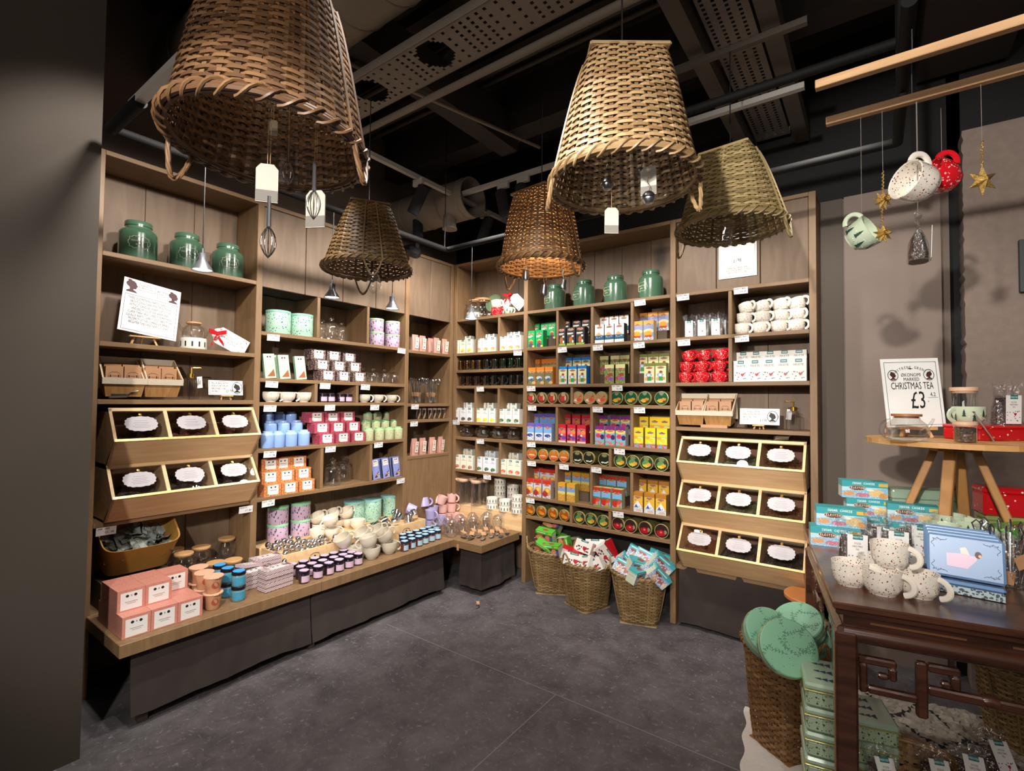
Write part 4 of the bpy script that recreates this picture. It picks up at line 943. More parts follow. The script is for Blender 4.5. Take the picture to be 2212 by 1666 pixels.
for ri, (z, comps) in enumerate(TR_):
    for key, xs in comps:
        P, desc = TINS[key]; rown = ('upper', 'middle', 'lowest')[ri]; small = .92 if max(xs) < 1240 else .98
        for i, px in enumerate(xs):
            d = .035; s = sB(px, z+.05, d)
            put(P, PB(s, d, z), J.uniform(-.1, .06), f'round tin, {desc}, {ORD[i]} from left in {rown} tin row', 'round tins lying in the tea bay', small)
            for k in range(3):
                put(TINBACK, PB(s+.004*(k+1)*J.uniform(.3, 1), d+.048*(k+1), z), J.uniform(-.05, .05), f'olive tin, {("first", "second", "third")[k]} one behind the {ORD[i]} {key} tin of the {rown} row', 'round tins lying in the tea bay', small)
# ---- white herbal boxes in the corner unit
HROWS = [(zb1[0], [([989.6, 1003.5, 1018], [1001, 1015]), ([1038, 1052.7, 1067.5], [1049.6, 1065.5]), ([1091, 1106.5, 1121.5], [1103.6, 1119.5])], 'upper'),
         (zb1[3], [([989.6, 1004, 1018], [1001.5, 1017]), ([1037, 1051.5, 1066.4], [1047, 1062.8]), ([1087, 1102.8, 1118.7], [1097.6, 1113.5])], 'middle'),
         (zb1[5], [([991.6, 1005.3, 1019], [1004, 1018]), ([1039, 1054.3, 1069], [1051.8, 1067]), ([1091, 1106.5, 1121.5], [1100.8, 1117])], 'lower')]
k = 0
for z, comps, rw in HROWS:
    for fr, bk in comps:
        P = HB[k]; desc = HERB[k][0]; k += 1; g = 'tea boxes: '+desc
        line(P, 'B', fr, z, .04, desc, f'in front, {rw} shelf', g, jit=.02)
        a, b = between('B', min(bk)-8, max(bk)+7, z, .15); riser('B', a, b, .11, .18, z, .05, f'low riser behind the {desc.split(" with ")[1]} boxes')
        line(P, 'B', bk, z+.0505, .145, desc, f'behind, {rw} shelf', g, jit=.02)
for zi, xs, rw in ((1, [996, 1010, 1022.5, 1036, 1053, 1071, 1089, 1106, 1122.5], 'upper'), (2, [1001, 1015, 1033, 1052, 1069, 1090, 1109, 1123], 'lower')):
    for i, px in enumerate(xs):
        t = 0 if px < 1046 else (1 if px < 1080 else 2); d = .055
        put(TUMB[t], PB(sB(px, zb1[zi]+.05, d), d, zb1[zi]), J.uniform(-.5, .5), f'{("amber", "smoky green", "deep green")[t]} glass mug, {ORD[i]} from left on the {rw} glass shelf', 'coloured glass mugs')
for i, px in enumerate([1011, 1044.8, 1077.7, 1111]):
    put(TEAPOTG, PB(sB(px, zb1[4]+.05, .075), .075, zb1[4]), J.uniform(-.3, .3), f'smoky round glass teapot, {ORD[i]} from left on the corner teapot shelf', 'round glass teapots', 1.02)
# ---- wall A, middle unit
fr = 'tins and boxes in the wide left unit'
line(MINTTIN, 'A', [600.6, 650.5], 1.995, .095, 'large mint speckled round tin', 'under the left wall panels', 'mint speckled tins')
line(CANDYJAR, 'A', [715], 1.995, .06, 'lidded clear glass jar, in front of two others,', 'between mint and lilac tins', 'lidded glass jars', scale=1.12)
line(CANDYJAR, 'A', [695, 737], 1.995, .15, 'lidded clear glass jar at the back', 'between mint and lilac tins', 'lidded glass jars', scale=1.05)
for lv, nm in ((0, 'lower'), (1, 'upper')):
    line(LILTIN, 'A', [812, 847], 1.995+lv*.1105, .075, f'lilac dashed round tin, {nm} one,', 'in the top right cubby', 'lilac tins')
tl = Matrix.Rotation(-.1, 4, 'X') @ Matrix.Rotation(-.08, 4, 'Y')
line(MINTCH, 'A', [584, 615.3, 650], 1.685, .05, 'tall mint patterned chocolate box leaning back', 'beside floral boxes', 'mint chocolate boxes', tilt=tl)
line(MINTCH, 'A', [606, 610], 1.685, .085, 'mint chocolate box tucked behind the second one', 'beside floral boxes', 'mint chocolate boxes', tilt=tl)
def stack3(P, lays, z0, h, desc, place_, group, d0=.06, dstep=.045, rise=None):
    for k, xs in enumerate(lays):
        z = z0+k*h
        line(P, 'A', xs, z, d0+k*dstep, desc, ('bottom layer', 'middle layer', 'top layer')[k]+place_, group, jit=.02)
stack3(FLORAL, [[701, 734.7, 768.4], [687.8, 724.5, 758], [679.6, 713, 747]], 1.683, .0785, 'dark floral tea carton with white label', '', 'dark floral tea cartons', .055, .035)
line(SMALLJAR, 'A', [783, 805, 829, 850], 1.683, .075, 'small clear glass jar with round knob lid', 'beside floral cartons', 'small glass jars')
line(STONE, 'A', [584.7, 620.4, 656], 1.523, .07, 'grey dimpled mug', 'in left mug cubby', 'grey dimpled mugs', jit=.2, rot=-.2)
line(JAMS, 'A', [697, 714, 735, 752], 1.523, .06, 'dark jar with lavender label', 'in middle jar cubby', 'small lavender jars', scale=.92, jit=.3)
line(STONE, 'A', [785.7, 816, 845], 1.523, .07, 'grey dimpled mug', 'in right mug cubby', 'grey dimpled mugs', jit=.2, rot=-.2, scale=.9)
def step_riser(pa, pb, z, d0, d1, h, label): a, b = between('A', pa, pb, z+.03, d0); riser('A', a, b, d0, d1, z, h, label)
step_riser(566, 650, 1.213, .105, .185, .065, 'low riser under the middle rank of blue caddies'); step_riser(570, 642, 1.213, .19, .275, .13, 'taller riser under the back rank of blue caddies')
line(BLUECAD, 'A', [578, 601, 627.6, 655.5], 1.213, .05, 'powder blue tea caddy', 'in front rank', 'powder blue tea caddies')
line(BLUECAD, 'A', [584, 612, 641], 1.279, .145, 'powder blue tea caddy', 'in middle rank', 'powder blue tea caddies')
line(BLUECAD, 'A', [579, 603, 629], 1.344, .235, 'powder blue tea caddy', 'in shaded back rank', 'powder blue tea caddies', scale=.95)
stack3(CORAL, [[699, 732.6, 766], [687.8, 722, 755.5], [676.5, 711, 744.5]], 1.213, .079, 'coral red tea carton with white label', '', 'coral tea cartons', .055, .035)
step_riser(784, 852, 1.213, .1, .18, .065, 'low riser under the middle rank of sage caddies'); step_riser(787, 845, 1.213, .19, .27, .13, 'taller riser under the back rank of sage caddies')
line(SAGECAD, 'A', [796, 819.4, 840, 859], 1.213, .05, 'sage speckled tea caddy', 'in front rank', 'sage speckled tea caddies')
line(SAGECAD, 'A', [790, 810.5, 831, 851], 1.279, .14, 'sage speckled tea caddy', 'in middle rank', 'sage speckled tea caddies', scale=.94)
line(SAGECAD, 'A', [794, 815, 836], 1.344, .235, 'sage speckled tea caddy', 'in shaded back rank', 'sage speckled tea caddies', scale=.94)
stack3(ORNG, [[581, 618, 655], [577, 611, 647.5], [576, 603, 637]], .89, .081, 'orange leaf patterned tea carton with white label', '', 'orange tea cartons', .055, .035)
line(CANDYJAR, 'A', [718], .89, .075, 'tall clear glass jar with knob lid,', 'in the middle lower cubby', 'lidded glass jars', scale=1.32)
line(CANDYJAR, 'A', [741], .89, .19, 'clear glass jar half hidden behind another,', 'in middle lower cubby', 'lidded glass jars', scale=1.3)
line(BLUECH, 'A', [812.3, 834, 857.5], .891, .05, 'lavender blue chocolate box leaning back', 'in the lower right cubby', 'lavender blue chocolate boxes', tilt=tl)
line(BLUECH, 'A', [828, 851], .891, .085, 'chocolate box tucked behind lavender blue ones', 'in lower right cubby', 'lavender blue chocolate boxes', tilt=tl)
# ---- narrow corner unit
line(POUCHES, 'A', [896.5, 912.5, 943, 960], 1.985, .06, 'dusty pink paper pouch', 'on the top corner shelf', 'pink paper pouches', jit=.15)
line(POUCHES, 'A', [929.6], 1.985, .13, 'dusty pink pouch tucked behind the four others', 'on the top corner shelf', 'pink paper pouches', jit=.1)
line(POUCHES, 'A', [895, 912.5, 932.7, 951], 1.052, .055, 'dusty pink paper pouch', 'above the plain corner panel', 'pink paper pouches', jit=.15)
line(TUBE, 'A', [905, 916.5, 928.5, 938.8, 949, 959], 1.372, .06, 'small corked glass tube with wooden scoop', 'on the corner shelf', 'small glass tubes', scale=1.05)
for i, px in enumerate([905, 916.5, 928.5, 938.8, 949, 959]):
    s = sA(px, 1.4, .06); put(('wooden_spoon', 'spoon', MB().box(-.006, .006, -.002, .002, 0, .055, xf=eul(0, .4, 0)).mesh('wooden_spoon', [BAMB])), PA(s-.008, .06, 1.376), RA, f'tiny wooden spoon inside the {ORD[i]} small glass tube', 'wooden spoons in tubes')
VASE = ('glass_vase', 'vase', MB().shell([(0, .004), (.05, .004), (.052, .01), (.052, .19)], 24).mesh('glass_vase', [GLASS]))
_ps = [(0, 0, 0), (0, 0, .12), (0, 0, .2)]+[(.022-.022*math.cos(a), 0, .2+.026*math.sin(a)) for a in np.linspace(.2, 4.4, 10)]
STICK = ('tea_stick', 'tea stick', [('steel_stick', MB().tube(_ps, .0035, 6).mesh('steel_stick', [CHROME])), ('paper_tag', MB().box(-.013, .013, -.001, .001, 0, .035, xf=Matrix.Translation((.004, -.012, .06)) @ eul(.1, .2, .3)).mesh('paper_tag', [KRAFT]))])
for vi, px in enumerate([898, 931]):
    s = sA(px, 1.6, .1); put(VASE, PA(s, .1, 1.516), 0, f'clear glass vase full of steel tea sticks, {("left", "right")[vi]} one', 'glass vases of tea sticks', (.95, 1.08)[vi])
    n = (8, 10)[vi]
    for q in range(n):
        a = 2*PI*q/n; r_ = .02+.008*(q % 2)
        R_ = Matrix.Rotation(a, 4, 'Z') @ Matrix.Rotation(.13+.05*J.random(), 4, 'Y') @ Matrix.Rotation(J.uniform(-1, 1), 4, 'Z')
        o = put(STICK, PA(s, .1, 1.522)+Vector((r_*.4*math.cos(a), r_*.4*math.sin(a), 0)), R_, f'steel tea stick with looped top and kraft tag in the {("left", "right")[vi]} glass vase', f'tea sticks in the {("left", "right")[vi]} vase', 1.02)
# ---- right-hand unit
line(CBAG, 'B', [1491.9, 1519.5, 1549], 2.008, .06, 'cellophane spiced tea bag with heart label', 'above the red mugs', 'cellophane tea bags', scale=1.06)
line(CBAG, 'B', [1531, 1562], 2.008, .15, 'cellophane tea bag in back rank', 'above the red mugs', 'cellophane tea bags', scale=1.06)
def mugs(P, xs, z, d, desc, where, group, tilt=0, rot=0, jit=.25): line(P, 'B', xs, z, d, desc, where, group, rot=rot, jit=jit, scale=.93, tilt=Matrix.Rotation(tilt, 4, 'Y') if tilt else None)
mb = 'ivory berry sprig mug'
mugs(BERRY, [1603, 1643, 1683, 1721], 2.008, .075, mb, 'in bottom tier', 'ivory berry sprig mugs', 0, -.6)
mugs(BERRY, [1608.6, 1648, 1687, 1724], 2.0785, .08, mb, 'in middle tier', 'ivory berry sprig mugs', 0, -.6)
mugs(BERRY, [1616, 1651, 1690, 1726], 2.147, .085, mb+' tipped over', 'on top', 'ivory berry sprig mugs', -.32, -.6)
rm = 'bright red sprig mug'
mugs(REDMUG, [1481, 1515, 1553], 1.69, .07, rm, 'in bottom tier', 'bright red sprig mugs', 0, -.5, .5)
mugs(REDMUG, [1483, 1516, 1553], 1.764, .075, rm, 'in middle tier', 'bright red sprig mugs', 0, -.4, .5)
mugs(REDMUG, [1491, 1524, 1561], 1.84, .09, rm+' tipped over', 'on top', 'bright red sprig mugs', -.3, -.4, .5)
mugs(REDMUG, [1502, 1537, 1568], 1.69, .19, rm, 'in shaded back row', 'bright red sprig mugs', 0, -.4, .5)
jd = 'white tea box printed with red hearts'
line(JUL, 'B', [1602, 1632.4, 1662.7, 1694, 1726.4], 1.69, .045, jd, 'in front', 'heart printed tea boxes', jit=.012)
a, b = between('B', 1594, 1742, 1.75, .16); riser('B', a, b, .125, .2, 1.69, .066, 'low riser behind the heart printed tea boxes')
line(JUL, 'B', [1607.5, 1635, 1665, 1696, 1727], 1.7565, .165, jd, 'on the riser', 'heart printed tea boxes', jit=.012)
# ---- big green canisters
line(GREENJAR, 'A', [298, 403, 492], 2.322, .12, 'large bottle green tea canister', 'on the left top shelf', 'bottle green tea canisters', jit=.04, up=.1, rot=-.25, scale=.98)
for i, px in enumerate([1199, 1262, 1329.5, 1406]):
    put(GREENJAR, PB(sB(px, 2.42, .12), .12, 2.325), -.35-.05*i, f'large bottle green tea canister, {ORD[i]} from left on the right top shelf', 'bottle green tea canisters', .97)
# ---- price labels: (column, row, wall) of their upper edge centres
PL = [('A', 591, 723, 0), ('A', 868, 753, 1), ('A', 588, 824, 0), ('A', 703, 828, 2), ('A', 790, 831, 3), ('A', 584, 876, 0), ('A', 713, 875, 4), ('A', 810, 875, 4), ('A', 584, 975, 1), ('A', 714.5, 965, 3), ('A', 818, 956, 1),
      ('A', 580, 1081, 4), ('A', 866, 1034, 5), ('A', 230, 1139, 3), ('A', 532, 1094, 5), ('A', 897, 874, 2), ('A', 895, 911, 3),
      ('B', 1118, 757.5, 0), ('B', 1037, 836, 2), ('B', 985, 908, 3), ('B', 1037, 949, 0), ('B', 1052, 1026, 1),
      ('B', 1382, 648, 1), ('B', 1214, 750.5, 2), ('B', 1291, 745.5, 1), ('B', 1380, 740, 1), ('B', 1147, 834.5, 3), ('B', 1333, 832.5, 1), ('B', 1149, 876.5, 1), ('B', 1291, 879.5, 1), ('B', 1381, 880.5, 1), ('B', 1147, 955.5, 3), ('B', 1338, 970, 3),
      ('B', 1148, 996.5, 1), ('B', 1218, 1003.5, 2), ('B', 1288, 1010, 1), ('B', 1145, 1076.5, 3), ('B', 1335, 1106, 3), ('B', 1475, 636, 0), ('B', 1600, 621, 0), ('B', 1477, 734, 0), ('B', 1602, 725, 0)]
nearw = ['above the mint chocolate boxes', 'right of the lilac tins', 'above the left grey mugs', 'above the small lavender jars', 'above the right grey mugs', 'above the blue caddies', 'above the coral cartons', 'above the sage caddies', 'above the orange cartons', 'above the tall glass jar', 'above the blue chocolate boxes',
         'above the stacked lilac tins', 'below the blue chocolate boxes', 'above the tan tub', 'below the lower left wooden bins', 'above the small glass tubes', 'above the lower pink pouches',
         'above the green glass mugs', 'under the amber glass mugs', 'left of the round glass teapots', 'under the round glass teapots', 'above the stacked white warmers',
         'above the honey tea boxes', 'above the blue topped tea boxes', 'above the apple tea boxes', 'above the olive tea boxes', 'above the strawberry tins', 'above the ginger tins', 'above the violet tea boxes', 'above the purple tea boxes', 'above the yellow tea boxes', 'above the orange drop tins', 'above the middle row lemon tins',
         'above the lion picture tea boxes', 'above the golden meadow boxes', 'above the cinnamon tea boxes', 'above the orange slice tins', 'above the red cherry tins', 'above the cellophane bags', 'above the ivory berry mugs', 'above the red mugs', 'above the heart printed boxes']
for (wl, px, py, k), nw in zip(PL, nearw):
    p = at(px, py, 'x' if wl == 'A' else 'y', .006 if wl == 'A' else -.006)
    put(PLAB[k], p, Matrix.Rotation((RA if wl == 'A' else 0), 4, 'Z') @ Matrix.Rotation(.12, 4, 'X') @ Matrix.Rotation(J.uniform(-.04, .04), 4, 'Y'), 'white price label '+nw, 'shelf price labels', .98)
# ================================================================== tiered wooden tea bins
ACR = Mglass('acrylic_lid', (.9, .9, .91), .015, .01)
DOILY = M('doily_paper', '#b4afb3', .85); GREYTX = M('grey_print', '#8e888c', .7)
PINED = Mwood('pine_front', '#dab486', '#c69c6c', (1, 10, 10), 3, .55, knots=(2.6, '#7a4c2c'))
def doily(w, h):
    b = MB(); N = 64
    P = []
    for k in range(N):
        a = 2*PI*k/N; q = 1+.035*math.cos(16*a); P.append((w/2*math.copysign(abs(math.cos(a))**.75, math.cos(a))*q, h/2*math.copysign(abs(math.sin(a))**.8, math.sin(a))*q))
    b.prism(P, -.0006, .0006, 0); me = b.mesh('t', [DOILY])
    g = MB()
    for i, (zz, l) in enumerate(((.2, .28), (.06, .36), (-.05, .3), (-.16, .42), (-.26, .34))): g.box(-w*l/2*1.3, w*l/2*1.3, -.0012, -.0006, zz*h-.0007, zz*h+.0007)
    return join('paper_label', [(me, 0), (g.mesh('t', [GREYTX]), 1)], [DOILY, GREYTX])
def heap(x0, x1, y0, y1, z0, zt, seed, n=9):
    b = MB(); vs = []; fs = []; m = 26
    for j in range(n+1):
        for i in range(m+1):
            x = x0+(x1-x0)*i/m; y = y0+(y1-y0)*j/n
            vs.append((x, y, zt+.022*mn.noise(Vector((x*22+seed, y*22, 1)))+.012*mn.noise(Vector((x*70, y*70, seed)))-.05*(1-j/n)*0+.04*(j/n-.5)))
    for j in range(n):
        for i in range(m): a = j*(m+1)+i; fs.append((a, a+1, a+m+2, a+m+1))
    N = len(vs); vs += [(x0, y0, z0), (x1, y0, z0), (x1, y1, z0), (x0, y1, z0)]
    fs += [[N, N+1]+[i for i in range(m, -1, -1)], [N+2, N+3]+[n*(m+1)+i for i in range(m+1)]]
    return b.add(vs, fs, 0, True).mesh('loose_tea', [None])
TEAC = [('#4a3c34', '#86705a', '#2a201a'), ('#744632', '#c85a3c', '#442a20'), ('#6a6848', '#a8a66c', '#3a3a28'), ('#865c3a', '#e0ac68', '#4a3422')]
TEAMS = [Mspeck('loose_tea_%d' % i, a, [(b_, 70, .28, (1, 1, 2)), (c_, 90, .35, (1, 2, 1))], .8) for i, (a, b_, c_) in enumerate(TEAC)]
def bin_tier(wall, s0, s1, ztop, zlip, zbot, out, label, teas, dback=.24):
    """one tier: back box, sloping clear lids over three compartments, sloping front board"""
    c = (s0+s1)/2; w = s1-s0; h = w/2; t = .012
    A = Asm('tea_bin', label, 'tea bin', (PA if wall == 'A' else PB)(c, 0, zbot), RA if wall == 'A' else 0, 'wooden tea bins')
    H = ztop-zbot; zl = zlip-zbot
    prof = [(dback, 0), (0.0, 0), (-out, zl), (0, H), (dback, H)]
    for s in (-1, 1):
        b = MB(); n = len(prof); x0, x1 = (s*h, s*(h-t)) if s < 0 else (h-t, h)
        vs = [(x, y, z) for x in (x0, x1) for y, z in prof]
        b.add(vs, [tuple(range(n)), tuple(range(n, 2*n))[::-1]]+[(k, n+k, n+(k+1) % n, (k+1) % n) for k in range(n)]); A.part('side_board', b, [PINE])
    b = MB(); xf = None
    b.add([(-h, 0, 0), (h, 0, 0), (h, -out, zl), (-h, -out, zl), (-h, .014, .0), (h, .014, .0), (h, -out+.014, zl), (-h, -out+.014, zl)], [(0, 1, 2, 3), (4, 7, 6, 5), (0, 3, 7, 4), (1, 5, 6, 2), (3, 2, 6, 7), (0, 4, 5, 1)])
    A.part('front_board', b, [PINED]); A.part('top_board', MB().box(-h, h, 0, dback, H-t, H), [PINE]); A.part('bottom_board', MB().box(-h, h, .015, dback, 0, t), [PINE]); A.part('rear_board', MB().box(-h, h, dback-t, dback, t, H-t), [M('bin_inside', '#8a6248', .7)])
    sl = Vector((0, out, H-zl)); L_ = sl.length; ang = math.atan2(H-zl, out)
    SL = Matrix.Translation((0, -out, zl)) @ Matrix.Rotation(ang-PI/2, 4, 'X').inverted() if False else None
    # lid frame: local x across, local z up along the slope
    up = sl.normalized(); nrm = Vector((0, -up.z, up.y))
    fr = Matrix(((1, 0, 0), (0, -nrm.y, up.y), (0, -nrm.z, up.z))).to_4x4(); fr.translation = Vector((0, -out, zl))
    cells = [(-h+t+i*(w-2*t)/3, -h+t+(i+1)*(w-2*t)/3) for i in range(3)]
    for x in (cells[0][1], cells[1][1]):
        q = [(dback-t, t), (.012, t), (-out+.012, zl), (.006, H-t-.004), (dback-t, H-t)]; n = len(q); vs = [(xx, y, z) for xx in (x-.006, x+.006) for y, z in q]
        A.part('divider', MB().add(vs, [tuple(range(n)), tuple(range(n, 2*n))[::-1]]+[(k, n+k, n+(k+1) % n, (k+1) % n) for k in range(n)]), [PINE])
        A.part('lid_rail', MB().box(x-.009, x+.009, -.005, .004, .006, L_-.004, xf=fr), [PINE])
    A.part('top_rail', MB().box(-h, h, -.006, .006, L_-.016, L_+.004, xf=fr), [PINE])
    for s in (-1, 1): A.part('edge_rail', MB().box(s*h-(.014 if s > 0 else 0), s*h+(.014 if s < 0 else 0), -.006, .002, 0, L_, xf=fr), [PINE])
    A.part('hinge_strip', MB().box(-h+.004, h-.004, -.008, -.0005, -.002, .012, xf=fr), [M('satin_brass', '#cdb478', .38, .8, var=.25, vscale=60)])
    for i, (x0, x1) in enumerate(cells):
        x0 += .008; x1 -= .008; xc = (x0+x1)/2
        ld = A.part('clear_lid', MB().box(x0, x1, -.002, .0015, .012, L_-.018, xf=fr), [ACR])
        kb = MB().lathe([(.009, 0), (.0095, .004), (.007, .008), (.0001, .0085)], 12, xf=fr @ Matrix.Translation((xc, -.002, L_-.04)) @ Matrix.Rotation(PI/2, 4, 'X')); A.part('knob', kb, [GOLD], ld)
        dm = doily(min(.15, (x1-x0)*.66), L_*.46); dm.transform(fr @ Matrix.Translation((xc, -.0032, L_*.52))); A.part('paper_label', dm, None, ld)
        me = heap(x0, x1, .0+.0, dback-.02, t, zl*.86+(.02 if i != 1 else .035), i*7+s0, 9); me.materials.clear(); me.materials.append(TEAMS[teas[i]])
        for v in me.vertices:  # keep the tea behind the sloping boards
            lim = -out*(v.co.z/zl)+.02 if v.co.z < zl else -out+(v.co.z-zl)*out/(H-zl)+.02
            if v.co.y < .03: v.co.y = max(lim, -out+.03)
        A.part('loose_tea', me, None, kind='stuff')
    return A
bin_tier('A', -2.66, -1.9, 1.483, 1.315, 1.18, .113, 'upper wooden tea bin with three clear lids on the left', (0, 1, 1))
bin_tier('A', -2.66, -1.9, 1.178, 1.018, .885, .113, 'lower wooden tea bin with three clear lids on the left', (0, 0, 0))
bin_tier('B', 2.183, 2.94, 1.307, 1.142, 1.0085, .116, 'topmost of the three wooden tea bins on the right', (2, 2, 3))
bin_tier('B', 2.183, 2.94, 1.006, .841, .712, .11, 'middle of the three wooden tea bins on the right', (3, 2, 3))
bin_tier('B', 2.183, 2.94, .71, .551, .415, .118, 'lowest of the three wooden tea bins on the right', (1, 0, 0))
# supports: brown box below the bins inside the units
for wl, s0, s1, z0, z1, lb in (('A', -2.655, -1.915, .861, .884, 'brown board carrying the left tea bins'), ('B', 2.183, 2.94, .386, .414, 'brown board carrying the right tea bins')):
    o = link('bin_support', MB().box(-(s1-s0)/2-.045, (s1-s0)/2+.012, .012, .24, 0, z1-z0).mesh('bin_support', [BRN])); o.matrix_local = place((PA if wl == 'A' else PB)((s0+s1)/2, 0, z0), RA if wl == 'A' else 0); tag(o, lb, 'shelf')
# ================================================================== display shelves of the first unit and of the right unit
INKB = M('maroon_silhouette', '#4a2326', .6)
def sign(name, label, w, h, loc, rot, content, group=None):
    A = Asm(name, label, 'sign', loc, 0, group); A.r.matrix_local = place(loc, rot)
    A.part('board', MB().box(-w/2, w/2, -.0015, .0015, 0, h), [WHITE]); content(A, w, h); return A
def put_text(A, s, size, x, z, mat=INK, narrow=.8, align='CENTER', y=-.0022, roll=0, name='lettering'):
    A.part(name, text_mesh(s, size, mat, align, Matrix.Translation((x, y, z)) @ Matrix.Rotation(roll, 4, 'Y'), narrow), None)
sv = sA(310, 1.9, .09)
EAS = easel(.15, .05); put(EAS, PA(sv-.0, .07, 1.843), RA, 'small beech easel under the large white story sign', None)
def c1(A, w, h):
    A.part('silhouette', head_mesh(INKB, .075, -w*.36, h*.86, -.0018), None); A.part('silhouette', head_mesh(INKB, .068, w*.37, h*.84, -.0018, False), None)
    A.part('printed_border', frame_line(-w*.455, w*.455, h*.035, h*.7, .0016, -.0018, INK), None)
    A.part('printed_border', frame_line(-w*.24, w*.04, h*.82, h*.95, .0013, -.0018, INK), None); A.part('printed_border', frame_line(w*.08, w*.3, h*.75, h*.9, .0013, -.0018, INK), None)
    put_text(A, 'DARJEELING...\nBlack Forest', .0135, -w*.1, h*.9, narrow=.8); put_text(A, 'ARE YOU READY\nANNA. TIDY?\nCLARA', .0115, w*.19, h*.865, narrow=.75)
    put_text(A, 'THERE IS SOMETHING PARTICULARLY COZY\nABOUT LONG DARK WINTER EVENINGS\nWITH LIT CANDLES, WARM SOFT SOCKS\nAND BIG MUGS OF TEA. ANNA AND\nCLARA THINK. AND THERE IS SOMETHING\nEQUALLY PARTICULARLY COZY ABOUT THE\nPROSPECT OF THE COMING OF SPRING,\nBRIGHTER TIMES AND NEW COLOURS.', .0215, 0, h*.62, narrow=.52)
Rs = Matrix.Rotation(RA, 4, 'Z') @ Matrix.Rotation(.14, 4, 'Y') @ Matrix.Rotation(-.2, 4, 'X')
sign('display_sign', 'large tilted white sign with two maroon head silhouettes on an easel', .285, .315, PA(sA(318, 1.9, .055), .05, 1.899), Rs, c1)
# teapot on warmer
put(WARMER, PA(sA(418, 1.87, .1), .1, 1.843), RA, 'white tealight warmer under the left glass teapot', 'tealight warmers', 1.3)
def big_teapot(r=.062, h=.085, lid=BAMB, spout=1, hnd=-1):
    b = MB().shell([(0, .003), (r*.75, .003), (r*.98, .014), (r, h*.45), (r*.9, h*.72), (r*.62, h*.92), (r*.58, h*1.04)], 30)
    l = MB().lathe([(r*.54, h*.98), (r*.54, h*1.05), (r*.68, h*1.06), (r*.68, h*1.16)], 26)
    hd = MB().tube([(hnd*(r*.8+r*.7*math.sin(a)), 0, h*.5+h*.42*math.cos(a)) for a in np.linspace(.1, PI-.1, 14)], .0045, 8)
    sp = MB().tube([(spout*(r*.85+.05*t), 0, h*(.35+.62*t**1.4)) for t in np.linspace(0, 1, 8)], lambda t: .013-.008*t, 10, caps=False)
    return ('glass_teapot', 'teapot', [('glass_body', b.mesh('glass_body', [GLASS])), ('lid', l.mesh('lid', [lid])), ('handle', hd.mesh('handle', [GLASS])), ('spout', sp.mesh('spout', [GLASS]))])
TPOT = big_teapot(); put(TPOT, PA(sA(418, 1.93, .1), .1, 1.912), RA+PI+.3, 'glass teapot with bamboo lid on white warmer beside gift tag')
# gift tag with a red ribbon, leaning
def gift_tag(label, loc, rot, lines, w=.2, h=.105, cut=.035, name='gift_tag', fs=.02):
    A = Asm(name, label, 'gift tag', loc); A.r.matrix_local = place(loc, rot)
    P = [(-w/2, -h/2+cut), (-w/2+cut, -h/2), (w/2, -h/2), (w/2, h/2), (-w/2+cut, h/2), (-w/2, h/2-cut)]
    A.part('card', MB().prism(P, -.0012, .0012), [WHITE]); b = MB(); R = random.Random(8)
    for k in range(36):
        x = R.choice([-1, 1])*(w*.32+R.random()*w*.14); z = R.choice([-1, 1])*(h*.3+.12*h*R.random()); b.box(x-.0022, x+.0022, -.002, -.0012, z-.0022, z+.0022)
    A.part('printed_berries', b, [M('berry_red_print', '#a02838', .5)])
    put_text(A, lines, fs, w*.05, h*.12, narrow=.72, y=-.0018); return A
RIB = M('red_satin', '#c01420', .3, coat=.3)
def bow(label, loc, rot, s=1):
    A = Asm('ribbon_bow', label, 'ribbon', loc); A.r.matrix_local = place(loc, rot, s)
    def band(P, w):
        b = MB(); vs = []; n = len(P)
        for x, y, z in P: vs += [(x, y-.0, z-w/2), (x, y-.004, z+w/2)]
        return b.add(vs, [(2*k, 2*k+2, 2*k+3, 2*k+1) for k in range(n-1)]+[(2*k+1, 2*k+3, 2*k+2, 2*k) for k in range(0)], 0, True)
    for sx in (-1, 1):
        A.part('loop', band([(sx*.045*math.sin(a)*(1+.2*math.cos(a)), -.012-.014*math.sin(a*2), .012*math.sin(a)+.004) for a in np.linspace(0, PI, 12)], .022), [RIB])
        A.part('tail', band([(sx*(.004+.03*t), -.014+.006*math.sin(t*6), -.01-.055*t) for t in np.linspace(0, 1, 8)], .02), [RIB])
    A.part('knot', MB().cbox((0, -.014, 0), (.018, .016, .018), ch=.005), [RIB]); return A
Rg = Matrix.Rotation(RA-.12, 4, 'Z') @ Matrix.Rotation(.47, 4, 'Y') @ Matrix.Rotation(-.12, 4, 'X')
gift_tag('white gift tag reading wishing you a christmas, red ribbon at its left', PA(sA(497, 1.9, .05), .05, 1.913), Rg, 'WISHING YOU A\nCALM AND NOURISHING\nCHRISTMAS', .215, .115)
bow('red satin bow on the left gift tag beside the teapot', PA(sA(466, 1.9, .04), .035, 1.945), RA, 1.1)
